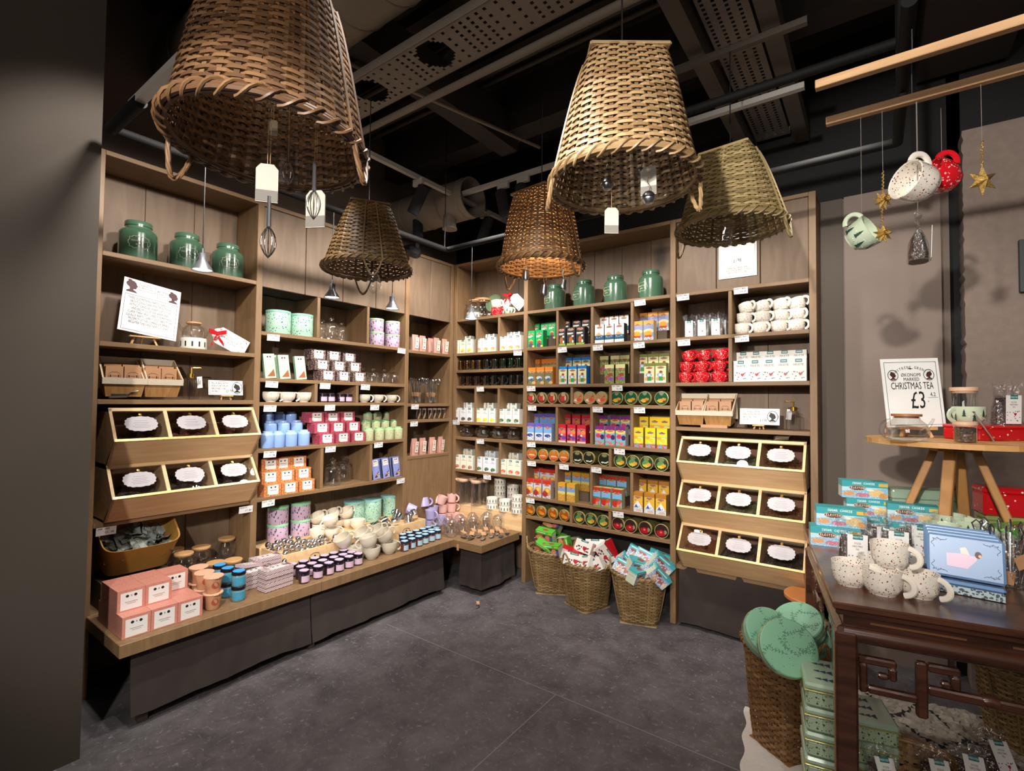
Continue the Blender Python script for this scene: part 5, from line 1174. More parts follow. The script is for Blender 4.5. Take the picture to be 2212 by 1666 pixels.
# kraft bag bins
TUBL = M('cream_liner', '#c9bda8', .8, bump=.2, vscale=60)
def paper_bin(label, loc, rot, w=.19, d=.17, h=.15, n=2, sc=1):
    A = Asm('bamboo_bin', label, 'storage bin', loc, 0, 'bamboo bins with kraft bags'); A.r.matrix_local = place(loc, rot, sc)
    def shell(m, top, bot, zz, t): # open box, tapered
        (w1, d1), (w0, d0) = top, bot; b = MB()
        o = [(-w0/2, -d0/2, 0), (w0/2, -d0/2, 0), (w0/2, d0/2, 0), (-w0/2, d0/2, 0), (-w1/2, -d1/2, zz*.68), (w1/2, -d1/2, zz*.68), (w1/2, d1/2, zz*1.3), (-w1/2, d1/2, zz*1.3)]
        i = [(x*(1-2*t/w), y*(1-2*t/d), z+(t if z < .001 else 0)) for x, y, z in o]; v = o+i
        return b.add(v, [(3, 2, 1, 0), (0, 1, 5, 4), (1, 2, 6, 5), (2, 3, 7, 6), (3, 0, 4, 7), (8, 9, 10, 11), (12, 13, 9, 8), (13, 14, 10, 9), (14, 15, 11, 10), (15, 12, 8, 11), (4, 5, 13, 12), (5, 6, 14, 13), (6, 7, 15, 14), (7, 4, 12, 15)])
    A.part('bamboo_wall', shell(None, (w, d), (w*.82, d*.85), h, .006), [Mwood('bamboo_slats', '#b08450', '#8f6636', (14, 14, 1), 5, .45, coat=.3)])
    b = MB()
    for a in ((-w/2-.003, w/2+.003, -d/2-.004, -d/2+.002, h*.68-.03, h*.68+.003),): b.box(*a)
    for s in (-1, 1):
        x = s*(w/2+.001); vs = [(x-.003, -d/2, h*.68-.03), (x+.003, -d/2, h*.68-.03), (x+.003, -d/2, h*.68+.003), (x-.003, -d/2, h*.68+.003), (x-.003, d/2, h*1.3-.03), (x+.003, d/2, h*1.3-.03), (x+.003, d/2, h*1.3+.003), (x-.003, d/2, h*1.3+.003)]
        b.add(vs, [(0, 1, 2, 3), (7, 6, 5, 4), (0, 4, 5, 1), (1, 5, 6, 2), (2, 6, 7, 3), (3, 7, 4, 0)])
    b.box(-w/2, w/2, d/2-.008, d/2-.004, .02, h*1.3+.003); A.part('fabric_liner', b, [TUBL]); return A
def kraft_bag():
    cv = cvs(22, 30, '#b98a64'); ell(cv, .5, .42, .36, .2, '#7a563e'); ell(cv, .5, .42, .33, .17, '#b98a64'); ell(cv, .28, .42, .06, .06, '#3c2c22'); ell(cv, .72, .42, .06, .06, '#3c2c22'); rect(cv, .36, .4, .64, .43, '#7a563e')
    return ('kraft_bag', 'paper bag', printed_box('kraft_bag', .078, .05, .13, cv, '#a87a54', '#a67850'))
KB = kraft_bag()
def binpair(wall, specs, z, unitname):
    for i, (px, d, yaw, tilt) in enumerate(specs):
        s = (sA if wall == 'A' else sB)(px, z+.08, d); loc = (PA if wall == 'A' else PB)(s, d, z+.016)
        Rb = Matrix.Rotation((RA if wall == 'A' else 0)+yaw, 4, 'Z') @ Matrix.Rotation(tilt, 4, 'X')
        nm = ('left', 'right')[i]
        paper_bin(f'{nm} tilted bamboo bin of kraft bags {unitname}', loc+Vector((0, 0, .012)), Rb)
        for k in range(2):
            off = Rb @ Vector(((k-.5)*.082, -.03+.006*k, .03)); put(KB, loc+Vector((0, 0, .012))+off, Rb @ Matrix.Rotation(-.18, 4, 'X'), f'kraft paper bag with printed oval, {("left", "right")[k]} one in the {nm} bin {unitname}', 'kraft paper bags', .98)
            off = Rb @ Vector(((k-.5)*.082, .035, .035)); put(KB, loc+Vector((0, 0, .012))+off, Rb @ Matrix.Rotation(-.1, 4, 'X'), f'kraft paper bag behind the {("left", "right")[k]} one in the {nm} bin {unitname}', 'kraft paper bags', .98)
binpair('A', [(262, .1, -.1, .18), (340, .1, -.02, .18)], 1.535, 'in the left unit')
binpair('B', [(1497, .1, .08, .18), (1557, .1, .0, .18)], 1.378, 'in the right unit')
SC1 = ('metal_scoop', 'scoop', [('scoop_body', scoop_mesh(.1, .03).mesh('scoop_body', [STEEL]))])
put(SC1, PA(sA(255, 1.54, .005), -.0, 1.536)+Vector((-.03, 0, 0)), RA+1.3, 'steel scoop lying in front of the left bamboo bin', None, .9)
put(SC1, PB(sB(1683, 1.31, .05), .06, 1.3075), 1.9, 'steel scoop lying on top of the right tea bins')
put(('folded_paper_bag', 'paper bag', printed_box('folded_paper_bag', .17, .06, .02, cvs(4, 2, '#b98a64'), '#b98a64', '#a67850')), PB(sB(1541, 1.39, -.0), .045, 1.3785)-Vector((0, .012, 0)), .05, 'flat kraft paper bag lying in front of the right unit bins', None, .0 or 1)
# pump dispensers
RIBG = Mglass('ribbed_glass', (.96, .96, .96), .1)
def dispenser():
    b = MB().shell([(0, .002)]+[(.036, .004)], 28); vs = []
    n = 56; pr = [(.037, .004), (.037, .108), (.03, .116), (.014, .12)]
    vs = []; fs = []
    for r, z in pr:
        for k in range(n): rr = r+(.0012 if k % 2 else 0); a = 2*PI*k/n; vs.append((rr*math.cos(a), rr*math.sin(a), z))
    for i in range(3):
        for k in range(n): fs.append((i*n+k, i*n+(k+1) % n, (i+1)*n+(k+1) % n, (i+1)*n+k))
    b.add(vs, fs, 0, True)
    p = MB().lathe([(.017, .118), (.017, .14), (.012, .142)], 16).tube([(0, 0, .14), (0, 0, .175)], .005, 8).tube([(0, 0, .172), (.045, 0, .174), (.047, 0, .168)], .004, 8)
    t = MB().box(-.014, .014, -.001, .001, -.062, 0); m1 = t.mesh('hanging_tag', [WHITE]); m1.transform(Matrix.Translation((.024, -.04, .125)) @ eul(.05, -.12, .2))
    tx = text_mesh('HAND\nSANITIZER', .01, INK, 'CENTER', Matrix.Translation((.024, -.0418, .094)) @ Matrix.Rotation(PI/2+.12, 4, 'Y'), .8)
    return ('pump_bottle', 'bottle', [('glass_bottle', b.mesh('glass_bottle', [RIBG])), ('pump', p.mesh('pump', [GOLD])), ('hanging_tag', m1, [('lettering', tx)])])
DSP = dispenser(); put(DSP, PA(sA(411, 1.6, .09), .08, 1.536), RA, 'ribbed glass pump bottle with hanging tag in the left unit', None, 1.12)
put(DSP, PB(sB(1714, 1.42, .07), .07, 1.379), PI, 'ribbed glass pump bottle with hanging tag in the right unit', None, 1.05)
def c2(A, w, h):
    A.part('printed_border', frame_line(-w*.47, w*.47, h*.07, h*.93, .0012, -.0018, INK), None)
    put_text(A, 'FILL A BAG WITH\nFLAVOURS FROM\nAROUND THE\nWORLD...', .018, -w*.42, h*.74, narrow=.72, align='LEFT'); put_text(A, '£1.98', .03, w*.1, h*.18, narrow=.6)
    A.part('silhouette', head_mesh(INK, .055, w*.33, h*.48, -.0018), None); A.part('printed_oval', oval_ring(.03, .036, w*.33, h*.5, -.002, .0016, INK), None)
SE = easel(.07, .028, th=.007, back=.03)
put(SE, PA(sA(489, 1.56, .04), .04, 1.536), RA, 'tiny beech easel under the left fill a bag sign'); sign('fill_a_bag_sign', 'small white fill a bag sign on easel in the left unit', .205, .092, PA(sA(488, 1.6, .035), .03, 1.567), Matrix.Rotation(RA, 4, 'Z') @ Matrix.Rotation(-.12, 4, 'X'), c2, 'fill a bag signs')
put(SE, PB(sB(1639, 1.4, .05), .05, 1.379), 0, 'tiny beech easel under the right fill a bag sign'); sign('fill_a_bag_sign', 'small white fill a bag sign on easel in the right unit', .235, .105, PB(sB(1640, 1.42, .04), .04, 1.41), Matrix.Rotation(-.12, 4, 'X'), c2, 'fill a bag signs')
# instruction card high on the right unit
def c3(A, w, h):
    A.part('printed_border', frame_line(-w*.46, w*.46, h*.04, h*.97, .0012, -.0018, INK), None)
    put_text(A, '£1.98', .036, 0, h*.34, narrow=.6); put_text(A, 'PLEASE FILL THE BAG AND\nLEAVE ENOUGH SPACE TO FOLD\nTHE TOP TWICE TO SEAL...', .0165, 0, h*.2, narrow=.66)
sign('instruction_sign', 'white instruction sign fixed to the panel behind the rightmost basket lamp', .235, .3, PB(sB(1593, 2.5, .01), .008, 2.385), Matrix.Rotation(0, 4, 'Z'), c3)
# ---- top of the corner unit
zt_ = 2.3255
put(WARMER, PB(sB(1024, 2.35, .12), .12, zt_), 0, 'white tealight warmer under the glass teapot on the corner top', 'tealight warmers', 1.3)
put(TPOT, PB(sB(1025, 2.4, .12), .12, zt_+.068), PI, 'glass teapot on warmer behind the fourth pendant lamp', None, 1.25)
put(GLOBE, PB(sB(1043, 2.35, .19), .19, zt_), 2.6, 'taller glass jug with bamboo lid behind the corner top teapot', None, 1.75)
pl = MB().lathe([(.0001, 0), (.07, .001), (.085, .006), (.09, .016), (.087, .018), (.08, .009), (.068, .005), (.0001, .004)], 40)
put(('plate', 'plate', pl.mesh('plate', [M('moss_green_glaze', '#6f8a66', .2, coat=.8)])), PB(sB(1067, 2.42, .2), .2, zt_+.155), Matrix.Rotation(1.32, 4, 'X'), 'round moss green plate standing behind the mugs on the corner top')
put(REDMUG, PB(sB(1073, 2.36, .07), .07, zt_), .3, 'red sprig mug under an ivory mug on the corner top', None, 1)
put(BERRY, PB(sB(1073, 2.4, .07), .07, zt_+.076), Matrix.Rotation(-.1, 4, 'Y'), 'ivory berry sprig mug stacked on a red mug on the corner top', None, .92)
put(TREEMUG, PB(sB(1099, 2.36, .07), .07, zt_), -.1, 'sage fir tree mug beside the white gift tag on corner top', None, .82)
put(BALL, PB(sB(1054, 2.35, .05), .05, zt_+.002), Matrix.Rotation(.9, 4, 'Y'), 'steel tea infuser between the teapot and mugs on corner top', None, 1.15)
put(('ribboned_bag', 'bag', [('bag_body', pouch(.06, .05, .12, 4).mesh('bag_body', [WHITE])), ('clear_top', pouch(.06, .03, .06, 8).mesh('clear_top', [CELLO]))]), PB(sB(1098, 2.4, .15), .13, zt_), 0, 'white bag tied with red ribbon behind the fir tree mug', None, 1.35)
bow('red satin bow on the white bag on the corner top', PB(sB(1099, 2.45, .09), .085, zt_+.175), 0, 1.0)
gift_tag('white gift tag leaning at the right end of the corner top', PB(sB(1116, 2.44, .05), .06, zt_+.112), Matrix.Rotation(.75, 4, 'Y') @ Matrix.Rotation(-.15, 4, 'X'), 'FOR HIM &\nBEVERAGES', .16, .1, .03, fs=.019)
put(('wall_disc', 'badge', MB().lathe([(.018, 0), (.018, .004)], 24).lathe([(.012, .004), (.012, .005)], 20, 1).mesh('wall_disc', [WHITE, M('grey_disc', '#77757a', .5)])), PB(sB(1082, 2.47, .16), .16, zt_+.14), Matrix.Rotation(PI/2, 4, 'X'), 'small white ring badge hanging at the green plate edge')
# ================================================================== goods on the counter
Zc = ZC+.0005
def C(x, y, z=0): return Vector((x, y, Zc+z))
# pink cartons, labels toward the room
dC = .114
for L_, cols_, z in (('bottom', [(0, 0), (1, 0), (2, 0), (0, 1), (1, 1), (2, 1), (0, 2), (1, 2), (2, 2)], 0), ('top', [(0, .7), (1, .7), (2, 1.6), (0, 1.7), (1, 1.7)], .1005)):
    for i, j in cols_:
        nm = ('front', 'second', 'third')[int(j+.35)] if L_ == 'bottom' else ('front' if j < 1 else ('set back' if i == 2 else 'rear'))
        put(PINK, C(.45-.0575-j*.1165, -2.64+i*dC, z), RA+J.uniform(-.02, .02), f'coral pink tea carton, {L_} layer, {nm} rank, {ORD[i]} from the pillar side', 'coral pink tea cartons')
# tan tub
def tub():
    b = MB(); n = 40
    def ring(w, d, z, zt=None, r=.5):
        o = []
        for k in range(n):
            a = 2*PI*k/n; e = .38; x = w/2*math.copysign(abs(math.cos(a))**e, math.cos(a)); y = d/2*math.copysign(abs(math.sin(a))**e, math.sin(a)); o.append((x, y, z+(zt or 0)*(y/d+.5)))
        return o
    vs = ring(.3, .2, 0)+ring(.36, .26, .16, .09)+ring(.365, .265, .166, .09)+ring(.35, .25, .164, .09)+ring(.29, .19, .01)
    fs = []
    for i in range(4):
        for k in range(n): fs.append((i*n+k, i*n+(k+1) % n, (i+1)*n+(k+1) % n, (i+1)*n+k))
    fs.append(list(range(n))[::-1]); fs.append([4*n+k for k in range(n)]); b.add(vs, fs, 0, True)
    return b.mesh('tub_shell', [M('mustard_tub', '#a97a34', .45, var=.15, vscale=6)])
RT = Matrix.Rotation(RA, 4, 'Z') @ Matrix.Rotation(.35, 4, 'X')
put(('storage_tub', 'tub', [('tub_shell', tub())]), C(-.115, -2.49, .2), RT, 'tilted mustard tub of crumpled grey packets behind the pink cartons')
o = link('crate_block', MB().box(-.16, .16, -.13, .1, 0, .145).mesh('crate_block', [RISM])); o.matrix_local = place(C(-.14, -2.5), RA); tag(o, 'dark block under the mustard tub behind the pink cartons', 'riser')
GRY = Mglass('grey_packet_film', (.62, .66, .64), .22, .25)
pk = M('grey_packet', '#8a9088', .4, var=.35, vscale=18, coat=.3)
for k in range(26):
    b = MB(); vs = []; fs = []; m = 5; sd = k*3.1
    for j in range(m+1):
        for i in range(m+1): vs.append(((i/m-.5)*.1, (j/m-.5)*.075, .016*mn.noise(Vector((i*.9+sd, j*.9, sd)))))
    for j in range(m):
        for i in range(m): a = j*(m+1)+i; fs.append((a, a+1, a+m+2, a+m+1))
    me = b.add(vs, fs).mesh('grey_packet', [pk]); i_, j_ = k % 5, k//5
    p = Vector((-.12+.06*i_+J.uniform(-.015, .015), -.07+.035*j_, .1+.012*j_+J.uniform(0, .035)-.03*abs(i_-2)*.5))
    q = place(C(-.115, -2.49, .2), RT) @ p
    put(('grey_packet', 'packet', me), q, RT @ eul(J.uniform(-.7, .7), J.uniform(-.7, .7), J.uniform(0, 3)), 'crumpled grey packet among others in the mustard tub', 'crumpled grey packets in the tub')
# infuser mugs with bamboo lids
o = link('crate_block', MB().box(-.2, .2, -.1, .1, 0, .075).mesh('crate_block', [RISM])); o.matrix_local = place(C(-.15, -2.05), RA); tag(o, 'dark block under the glass infuser mugs', 'riser')
for i, (px, x, z) in enumerate([(396, -.06, .076), (376, -.19, .076), (434, -.12, .076), (489, -.2, .076), (504, .05, 0), (466, .02, 0)]):
    put(GLOBE, C(x, sA(px, ZC+.1, -x), z), RA-.3, 'clear glass infuser mug with bamboo lid, '+['front left on the block', 'rear left beside the tub', 'middle of the block', 'rear right on the block', 'standing low beside the lilac gift boxes', 'low behind the blue lidded jars'][i], 'glass infuser mugs', 1.05)
# peach cups, stacks of two
for i, (px, x) in enumerate([(460, .40), (440, .30), (428, .18)]):
    for l in (0, 1): put(CUP, C(x, sA(px, ZC+.05, -x), l*.0875), RA-.15, f'peach drink cup with foil lid, {("lower", "upper")[l]} one of the {("front", "middle", "back")[i]} stack', 'peach drink cups', 1.12 if False else 1.0)
for i, (px, x) in enumerate([(515, .39), (491, .29), (474, .2)]):
    for l in (0, 1): put(BLUEJ, C(x, sA(px, ZC+.05, -x), l*.081), RA-.2, f'glass jar with azure lid, {("lower", "upper")[l]} one of the {("front", "middle", "back")[i]} stack', 'azure lidded jars')
# woven print gift boxes in stacks
def wv(w, h):
    c = cvs(w, h, '#cdbabb')
    for j in range(h):
        for i in range(w):
            if (i//2+j) % 4 == 0: c[j, i] = lin('#6a4450')
            elif (i+j//2) % 5 == 0: c[j, i] = lin('#e4d6d4')
    return c
def gift_box():
    f = wv(56, 9); f[-1] = lin('#5a4048'); s_ = wv(26, 9); s_[-1] = lin('#5a4048'); t_ = wv(48, 26); rect(t_, .22, .15, .78, .9, '#ded2d2'); ell(t_, .42, .4, .04, .09, '#3a2a30'); ell(t_, .58, .4, .04, .09, '#3a2a30'); tri(t_, [(.8, .1), (.97, .1), (.97, .9)], '#6a3040')
    return ('gift_box', 'box', printed_box('gift_box', .175, .085, .0235, f, '#d8c8c8', '#b8a0a4', side_cv=s_, top_cv=t_))
GB = gift_box()
for (x, y, n, nm, yaw) in ((.375, -1.925, 5, 'front', .06), (.25, -1.99, 4, 'middle', .02), (.13, -1.86, 5, 'rear', -.05)):
    for k in range(n): put(GB, C(x+J.uniform(-.003, .003), y+J.uniform(-.003, .003), k*.0242), RA+yaw+J.uniform(-.02, .02), f'lilac woven print gift box, {ORD[k]} from the bottom of the {nm} stack', 'lilac woven print gift boxes')
put(GB, C(.2, -2.0, .105), Matrix.Rotation(RA+.3, 4, 'Z') @ Matrix.Rotation(.18, 4, 'Y'), 'lilac gift box lying askew across the middle stack', 'lilac woven print gift boxes', .8)
put(('key_ring', 'ring', MB().tube([(.02*math.cos(a), 0, .02+.02*math.sin(a)) for a in np.linspace(0, 2*PI, 24, endpoint=False)], .002, 6, closed=True).mesh('key_ring', [CHROME])), C(.38, -1.98, .1235), Matrix.Rotation(1.2, 4, 'Z') @ Matrix.Rotation(.5, 4, 'X'), 'steel ring on top of the front gift box stack')
put(BALL, C(.37, -1.87, .123), 0, 'steel infuser ball on the front stack of lilac gift boxes', None, .7)
# crates: open trays and upturned boxes
def crate(label, x0, x1, y0, y1, h, open_=True, z=0, badge=True, group='pale wooden crates'):
    cx_, cy_ = (x0+x1)/2, (y0+y1)/2; A = Asm('wooden_crate', label, 'crate', C(cx_, cy_, z), 0, group); a, b_ = (x1-x0)/2, (y1-y0)/2; t = .011
    for q in ((-a, a, -b_, -b_+t), (-a, a, b_-t, b_), (-a, -a+t, -b_+t, b_-t), (a-t, a, -b_+t, b_-t)): A.part('side_board', MB().box(*q, 0, h, ch=.0015), [PINE])
    A.part('floor_board' if open_ else 'top_board', MB().box(-a+t, a-t, -b_+t, b_-t, h-.035 if open_ else h-t, (h-.035 if open_ else h-t)+t*.999), [PINE])
    if badge:
        m = INK; me = MB().tube([(0, .036*math.cos(q), .02*math.sin(q)) for q in np.linspace(.35, PI-.35, 14)], .0016, 4).box(-.0008, .0008, -.005, .005, -.006, .006)
        me.box(-.0008, .0008, -.042, -.034, -.016, -.002); me.box(-.0008, .0008, .034, .042, -.016, -.002)
        A.part('printed_badge', me, [INK], mat=Matrix.Translation((a+.0012, (.0 if open_ else 0), h*.55)))
        A.part('printed_badge', me, [INK], mat=Matrix.Translation((.02, -b_-.0012, h*.55)) @ Matrix.Rotation(PI/2, 4, 'Z'))
    return A
crate('open pine crate of steel infuser balls behind the lavender jam jars', -.08, .2, -1.78, -1.335, .118)
crate('upturned pine crate carrying the stacked lilac tins', -.275, -.083, -1.79, -1.34, .112, False, badge=False)
crate('upturned pine crate carrying cream mugs', -.275, .1, -1.325, -.96, .112, False, badge=False)
crate('open pine crate of small steel cups', -.08, .2, -.955, -.53, .122)
crate('upturned pine crate carrying the mint speckled tins', -.275, -.083, -.955, -.61, .115, False, badge=False)
crate('tall pine crate carrying glass canisters and white warmers', .24, .815, .012, .26, .145, False)
# infuser balls heap
for k in range(46):
    x = -.055+.23*((k*7) % 11)/10+J.uniform(-.008, .008); y = -1.75+.39*(k % 10)/9.5+J.uniform(-.01, .01); x = min(.172, max(-.05, x)); y = min(-1.37, max(-1.75, y)); z = .097+(0 if k < 30 else .032)+J.uniform(0, .004)
    put(BALL, C(x, y, z-.002 if k < 30 else z), eul(J.uniform(-1.2, 1.2), J.uniform(-1.2, 1.2), J.uniform(0, 6)), 'mesh steel infuser ball among many in the open pine crate', 'steel infuser balls in the crate', .92)
for k, (dx, dy, up) in enumerate([(0, -1.66, 0), (0, -1.5, 0), (0, -1.66, 1), (0, -1.5, 1)]):
    nm = ('lower left', 'lower right', 'upper left', 'upper right')[k]; put(LILTINB, C(-.178, sA((600, 649)[k % 2], ZC+.2, .178), .113+up*.123), 0, f'large lilac dashed tin, {nm} of four on the counter', 'large lilac dashed tins')
# cream mugs: upright ones, and ones lying tipped on others
CM = [(686, -.0, .1125, 0, 'upright at the left on the crate'), (717, .05, .1125, 0, 'upright under a tipped one'), (772, -.02, .1125, 0, 'upright at the right on the crate'), (690, -.14, .1125, 0, 'upright in the back row'), (727, -.15, .1125, 0, 'upright in the shaded back row'), (750, -.13, .1125, 0, 'upright in the back right')]
for px, x, z, tl_, nm in CM: put(CREAM, C(x, sA(px, ZC+z+.04, -x), z), RA+J.uniform(-.3, .2), 'cream speckled mug '+nm, 'cream mugs on the crate', .98)
for px, x, z, ty, yaw, nm in [(717, .05, .2, .3, PI+RA, 'tipped on the front upright mug'), (690, -.14, .19, -.45, RA, 'tipped on top in the back row, left'), (722, -.15, .19, -.45, RA, 'tipped on top in the back row, middle'), (752, -.12, .19, -.5, RA, 'tipped on top in the back row, right')]:
    put(CREAM, C(x, sA(px, ZC+z+.02, -x), z), Matrix.Rotation(yaw, 4, 'Z') @ Matrix.Rotation(ty, 4, 'Y'), 'cream speckled mug '+nm, 'cream mugs on the crate', .98)
SMUG = mug('stoneware_mug', .06, .082, M('matt_stoneware', '#c9c0ae', .45, var=.08, vscale=30), rb=.04)
for px, x, z, ty, yaw, nm in [(803, .38, 0, 0, 2.6, 'front, holding a tipped one'), (841, .38, 0, 0, 1.2, 'front right, holding a tipped one'), (769, .3, 0, 0, 2.8, 'standing beside the lavender jars'), (800, .25, 0, 0, 1, 'hidden behind the front pair'), (753, .215, .0, 0, 1.2, 'standing against the crate'), (787, .16, 0, 0, 1, 'standing in the gap between crates') if False else (822, .27, 0, 0, 1.4, 'standing behind the front right one')]:
    put(SMUG, C(x, sA(px, ZC+z+.04, -x), z), yaw, 'pale stoneware mug '+nm, 'pale stoneware mugs')
for px, x, z, ty, yaw, nm in [(800, .39, .085, .25, PI+RA-.6, 'tipped, handle left, on the front one'), (838, .375, .09, -.6, RA-.3, 'tipped open to the left on the front right one'), (822, .28, .1, -.6, RA-.2, 'tipped open to the left behind'), (748, .235, .085, -.5, RA-.1, 'tipped beside the open crate'), (790, .25, .1, -.6, RA, 'tipped open in the back of the heap')]:
    put(SMUG, C(x, sA(px, ZC+z+.03, -x), z), Matrix.Rotation(yaw, 4, 'Z') @ Matrix.Rotation(ty, 4, 'Y'), 'pale stoneware mug '+nm, 'pale stoneware mugs')
for i, (px, x) in enumerate([(765, -.19), (802, -.16), (843, -.18)]): put(MINTTINB, C(x, sA(px, ZC+.2, -x), .1155), 0, f'large mint speckled tin on the counter, {ORD[i]} from left', 'large mint tins on the counter', .97)
for k in range(13):
    x = -.04+.2*((k*5) % 7)/6+J.uniform(-.01, .01); y = -.92+.35*(k % 6)/5.5; z = .1 if k < 8 else .148
    put(STCUP, C(min(.15, max(-.03, x)), y, z), eul(J.choice([1.3, -1.3, 1.0, .4]), J.uniform(-.5, .5), J.uniform(0, 6)), 'small polished steel cup tumbled in the open pine crate', 'steel cups in the crate')
# jam jars in three ranks
for rk, (x, xs) in enumerate([(.435, [657, 688, 712, 735, 757, 778]), (.352, [650, 674, 697, 721, 741, 759]), (.27, [632, 656, 680, 701, 721, 742])]):
    for i, px in enumerate(xs): put(JAM1, C(x+(.0 if rk else -.004*i), sA(px, ZC+.07, -x), 0), RA-.35+J.uniform(-.5, .5), f'dark jam jar with lavender lid, {ORD[i]} from left in the {("front", "middle", "back")[rk]} rank', 'lavender lidded jam jars', 1.04)
for rk, (x, xs) in enumerate([(.43, [874, 891, 907, 922, 937, 951]), (.352, [871, 888, 905, 919, 932, 943]), (.275, [870, 884, 899, 913, 925, 936])]):
    for i, px in enumerate(xs): put(JAM2, C(x-(.006*i if rk == 0 else 0), sA(px, ZC+.07, -x), 0), RA-.3+J.uniform(-.5, .5), f'jam jar with pale blue lid, {ORD[i]} from left in the {("front", "middle", "back")[rk]} rank', 'pale blue lidded jam jars')
# lilac and pink mugs in the corner
for i, (px, y, x, z, nm) in enumerate([(935, 0, .02, 0, 'under the heap, left'), (925, 0, .12, 0, 'front, with a ring of rim showing'), (951, 0, .1, 0, 'lower front beside domed glasses'), (935, 0, .02, .081, 'upright on another'), (930, 0, .11, .081, 'upper front ring')]):
    put(LILMUG, C(x, sA(px, ZC+z+.04, -x), z), J.uniform(0, 3), 'lilac straight mug '+nm, 'lilac straight mugs')
put(LILMUG, C(.06, sA(899, ZC+.2, -.06), .165), Matrix.Rotation(-.9, 4, 'Z') @ Matrix.Rotation(1.25, 4, 'X'), 'lilac mug lying with its opening toward the room', 'lilac straight mugs')
put(LILMUG, C(-.01, sA(917, ZC+.2, .01), .165), Matrix.Rotation(1.2, 4, 'Z') @ Matrix.Rotation(2.9, 4, 'X') @ Matrix.Translation((0, 0, -.08)), 'upturned lilac mug on top of the heap', 'lilac straight mugs')
for i, (px, x, z, tl_, yaw, nm) in enumerate([(955, .02, 0, 0, 2, 'at the bottom, left'), (973, .05, 0, 0, 1, 'at the bottom, right'), (985, .13, 0, 0, 1, 'at the bottom, far right'), (956, .02, .081, 0, 2, 'second tier, left'), (975, .06, .081, 0, 1, 'second tier, right'), (938, -.05, .165, 2.7, 2, 'upturned at the back of the top'), (951, .02, .165, .35, 2.4, 'leaning, handle left, on top'), (975, .04, .163, -.12, .2, 'upright, handle right, on top')]):
    put(PNKMUG, C(x, sA(px, ZC+z+.04, -x), z+(.08 if tl_ > 2 else 0)), Matrix.Rotation(yaw, 4, 'Z') @ Matrix.Rotation(tl_, 4, 'X'), 'dusty pink straight mug '+nm, 'dusty pink straight mugs', .98)
# domed glasses
for i, (x, y, z, nm) in enumerate([(.44, -.47, 0, 'nearest the counter corner'), (.36, -.42, 0, 'second from the jam jars'), (.33, -.53, 0, 'right beside the blue jam jars'), (.47, -.36, 0, 'front of the middle pair'), (.38, -.3, 0, 'middle of the group'), (.5, -.25, 0, 'behind the tagged scoops, left'), (.42, -.18, 0, 'back row, left'), (.54, -.15, 0, 'back row, right'), (.5, -.07, 0, 'against the tall crate'), (.64, -.1, 0, 'farthest right against the crate')]):
    put(DOMEG, C(x, y, z), 0, 'double walled glass with a clear dome, '+nm, 'domed double walled glasses', 1.08)
# scoops with tags
for i, (x, y, yaw) in enumerate([(.545, -.435, 1.2), (.62, -.42, .3), (.7, -.37, .5), (.63, -.33, .4), (.71, -.27, .5), (.62, -.24, .6), (.7, -.18, .5), (.755, -.12, .7), (.66, -.14, .4), (.56, -.33, .8), (.765, -.22, .6)]):
    put(SCOOPT, C(x, y, 0), yaw, f'steel tea scoop with kraft tag on the counter corner, {ORD[i]} counted from the corner tip', 'tagged steel tea scoops', 1.12)
put(('loose_tag', 'paper tag', [('paper_tag', MB().box(-.011, .011, -.001, .001, -.075, -.028).mesh('paper_tag', [KRAFT])), ('string', MB().tube([(0, 0, -.03), (0, -.002, 0), (0, .02, .012)], .0008, 4).mesh('string', [M('twine', '#b99a72')]))]), Vector((.56, -.519, ZC-.004)), 0, 'kraft tag hanging over the front edge of the counter')
# glass canisters and warmers on the tall crate
zk = .1455
for i, (px, d, nm) in enumerate([(1001, .045, 'front middle'), (982, .06, 'front left'), (1029, .05, 'front right'), (1018, .14, 'back middle'), (997, .15, 'back left'), (1045, .15, 'back right, in shade')]):
    s = sB(px, .7, d); s = max(s, .3) if False else s
    put(TALLJAR, Vector((max(.06+.0, s), d, Zc+zk if s > .2 else Zc+zk)), 0, 'tall glass canister with pale wooden lid, '+nm, 'tall glass canisters', .98)
crate('narrow pine crate in the corner under the first glass canister', .043, .235, .012, .26, .145, False, badge=False)
for st, (px, d, n, nm) in enumerate([(1063.5, .05, 2, 'front left'), (1091, .045, 2, 'front middle'), (1118, .05, 3, 'front right'), (1080, .17, 5, 'back left'), (1108, .18, 4, 'back right')]):
    for k in range(n): put(WARMER, Vector((sB(px, .62, d), d, Zc+zk+k*.0525)), J.uniform(0, 1), f'white slotted warmer, {ORD[k]} from the bottom of the {nm} stack', 'white tealight warmers', .98)
# fallen scoop on the floor
put(SCOOPT, Vector((.86, -.62, .0005)), .5, 'small tagged scoop fallen on the floor before the counter', None, .75)
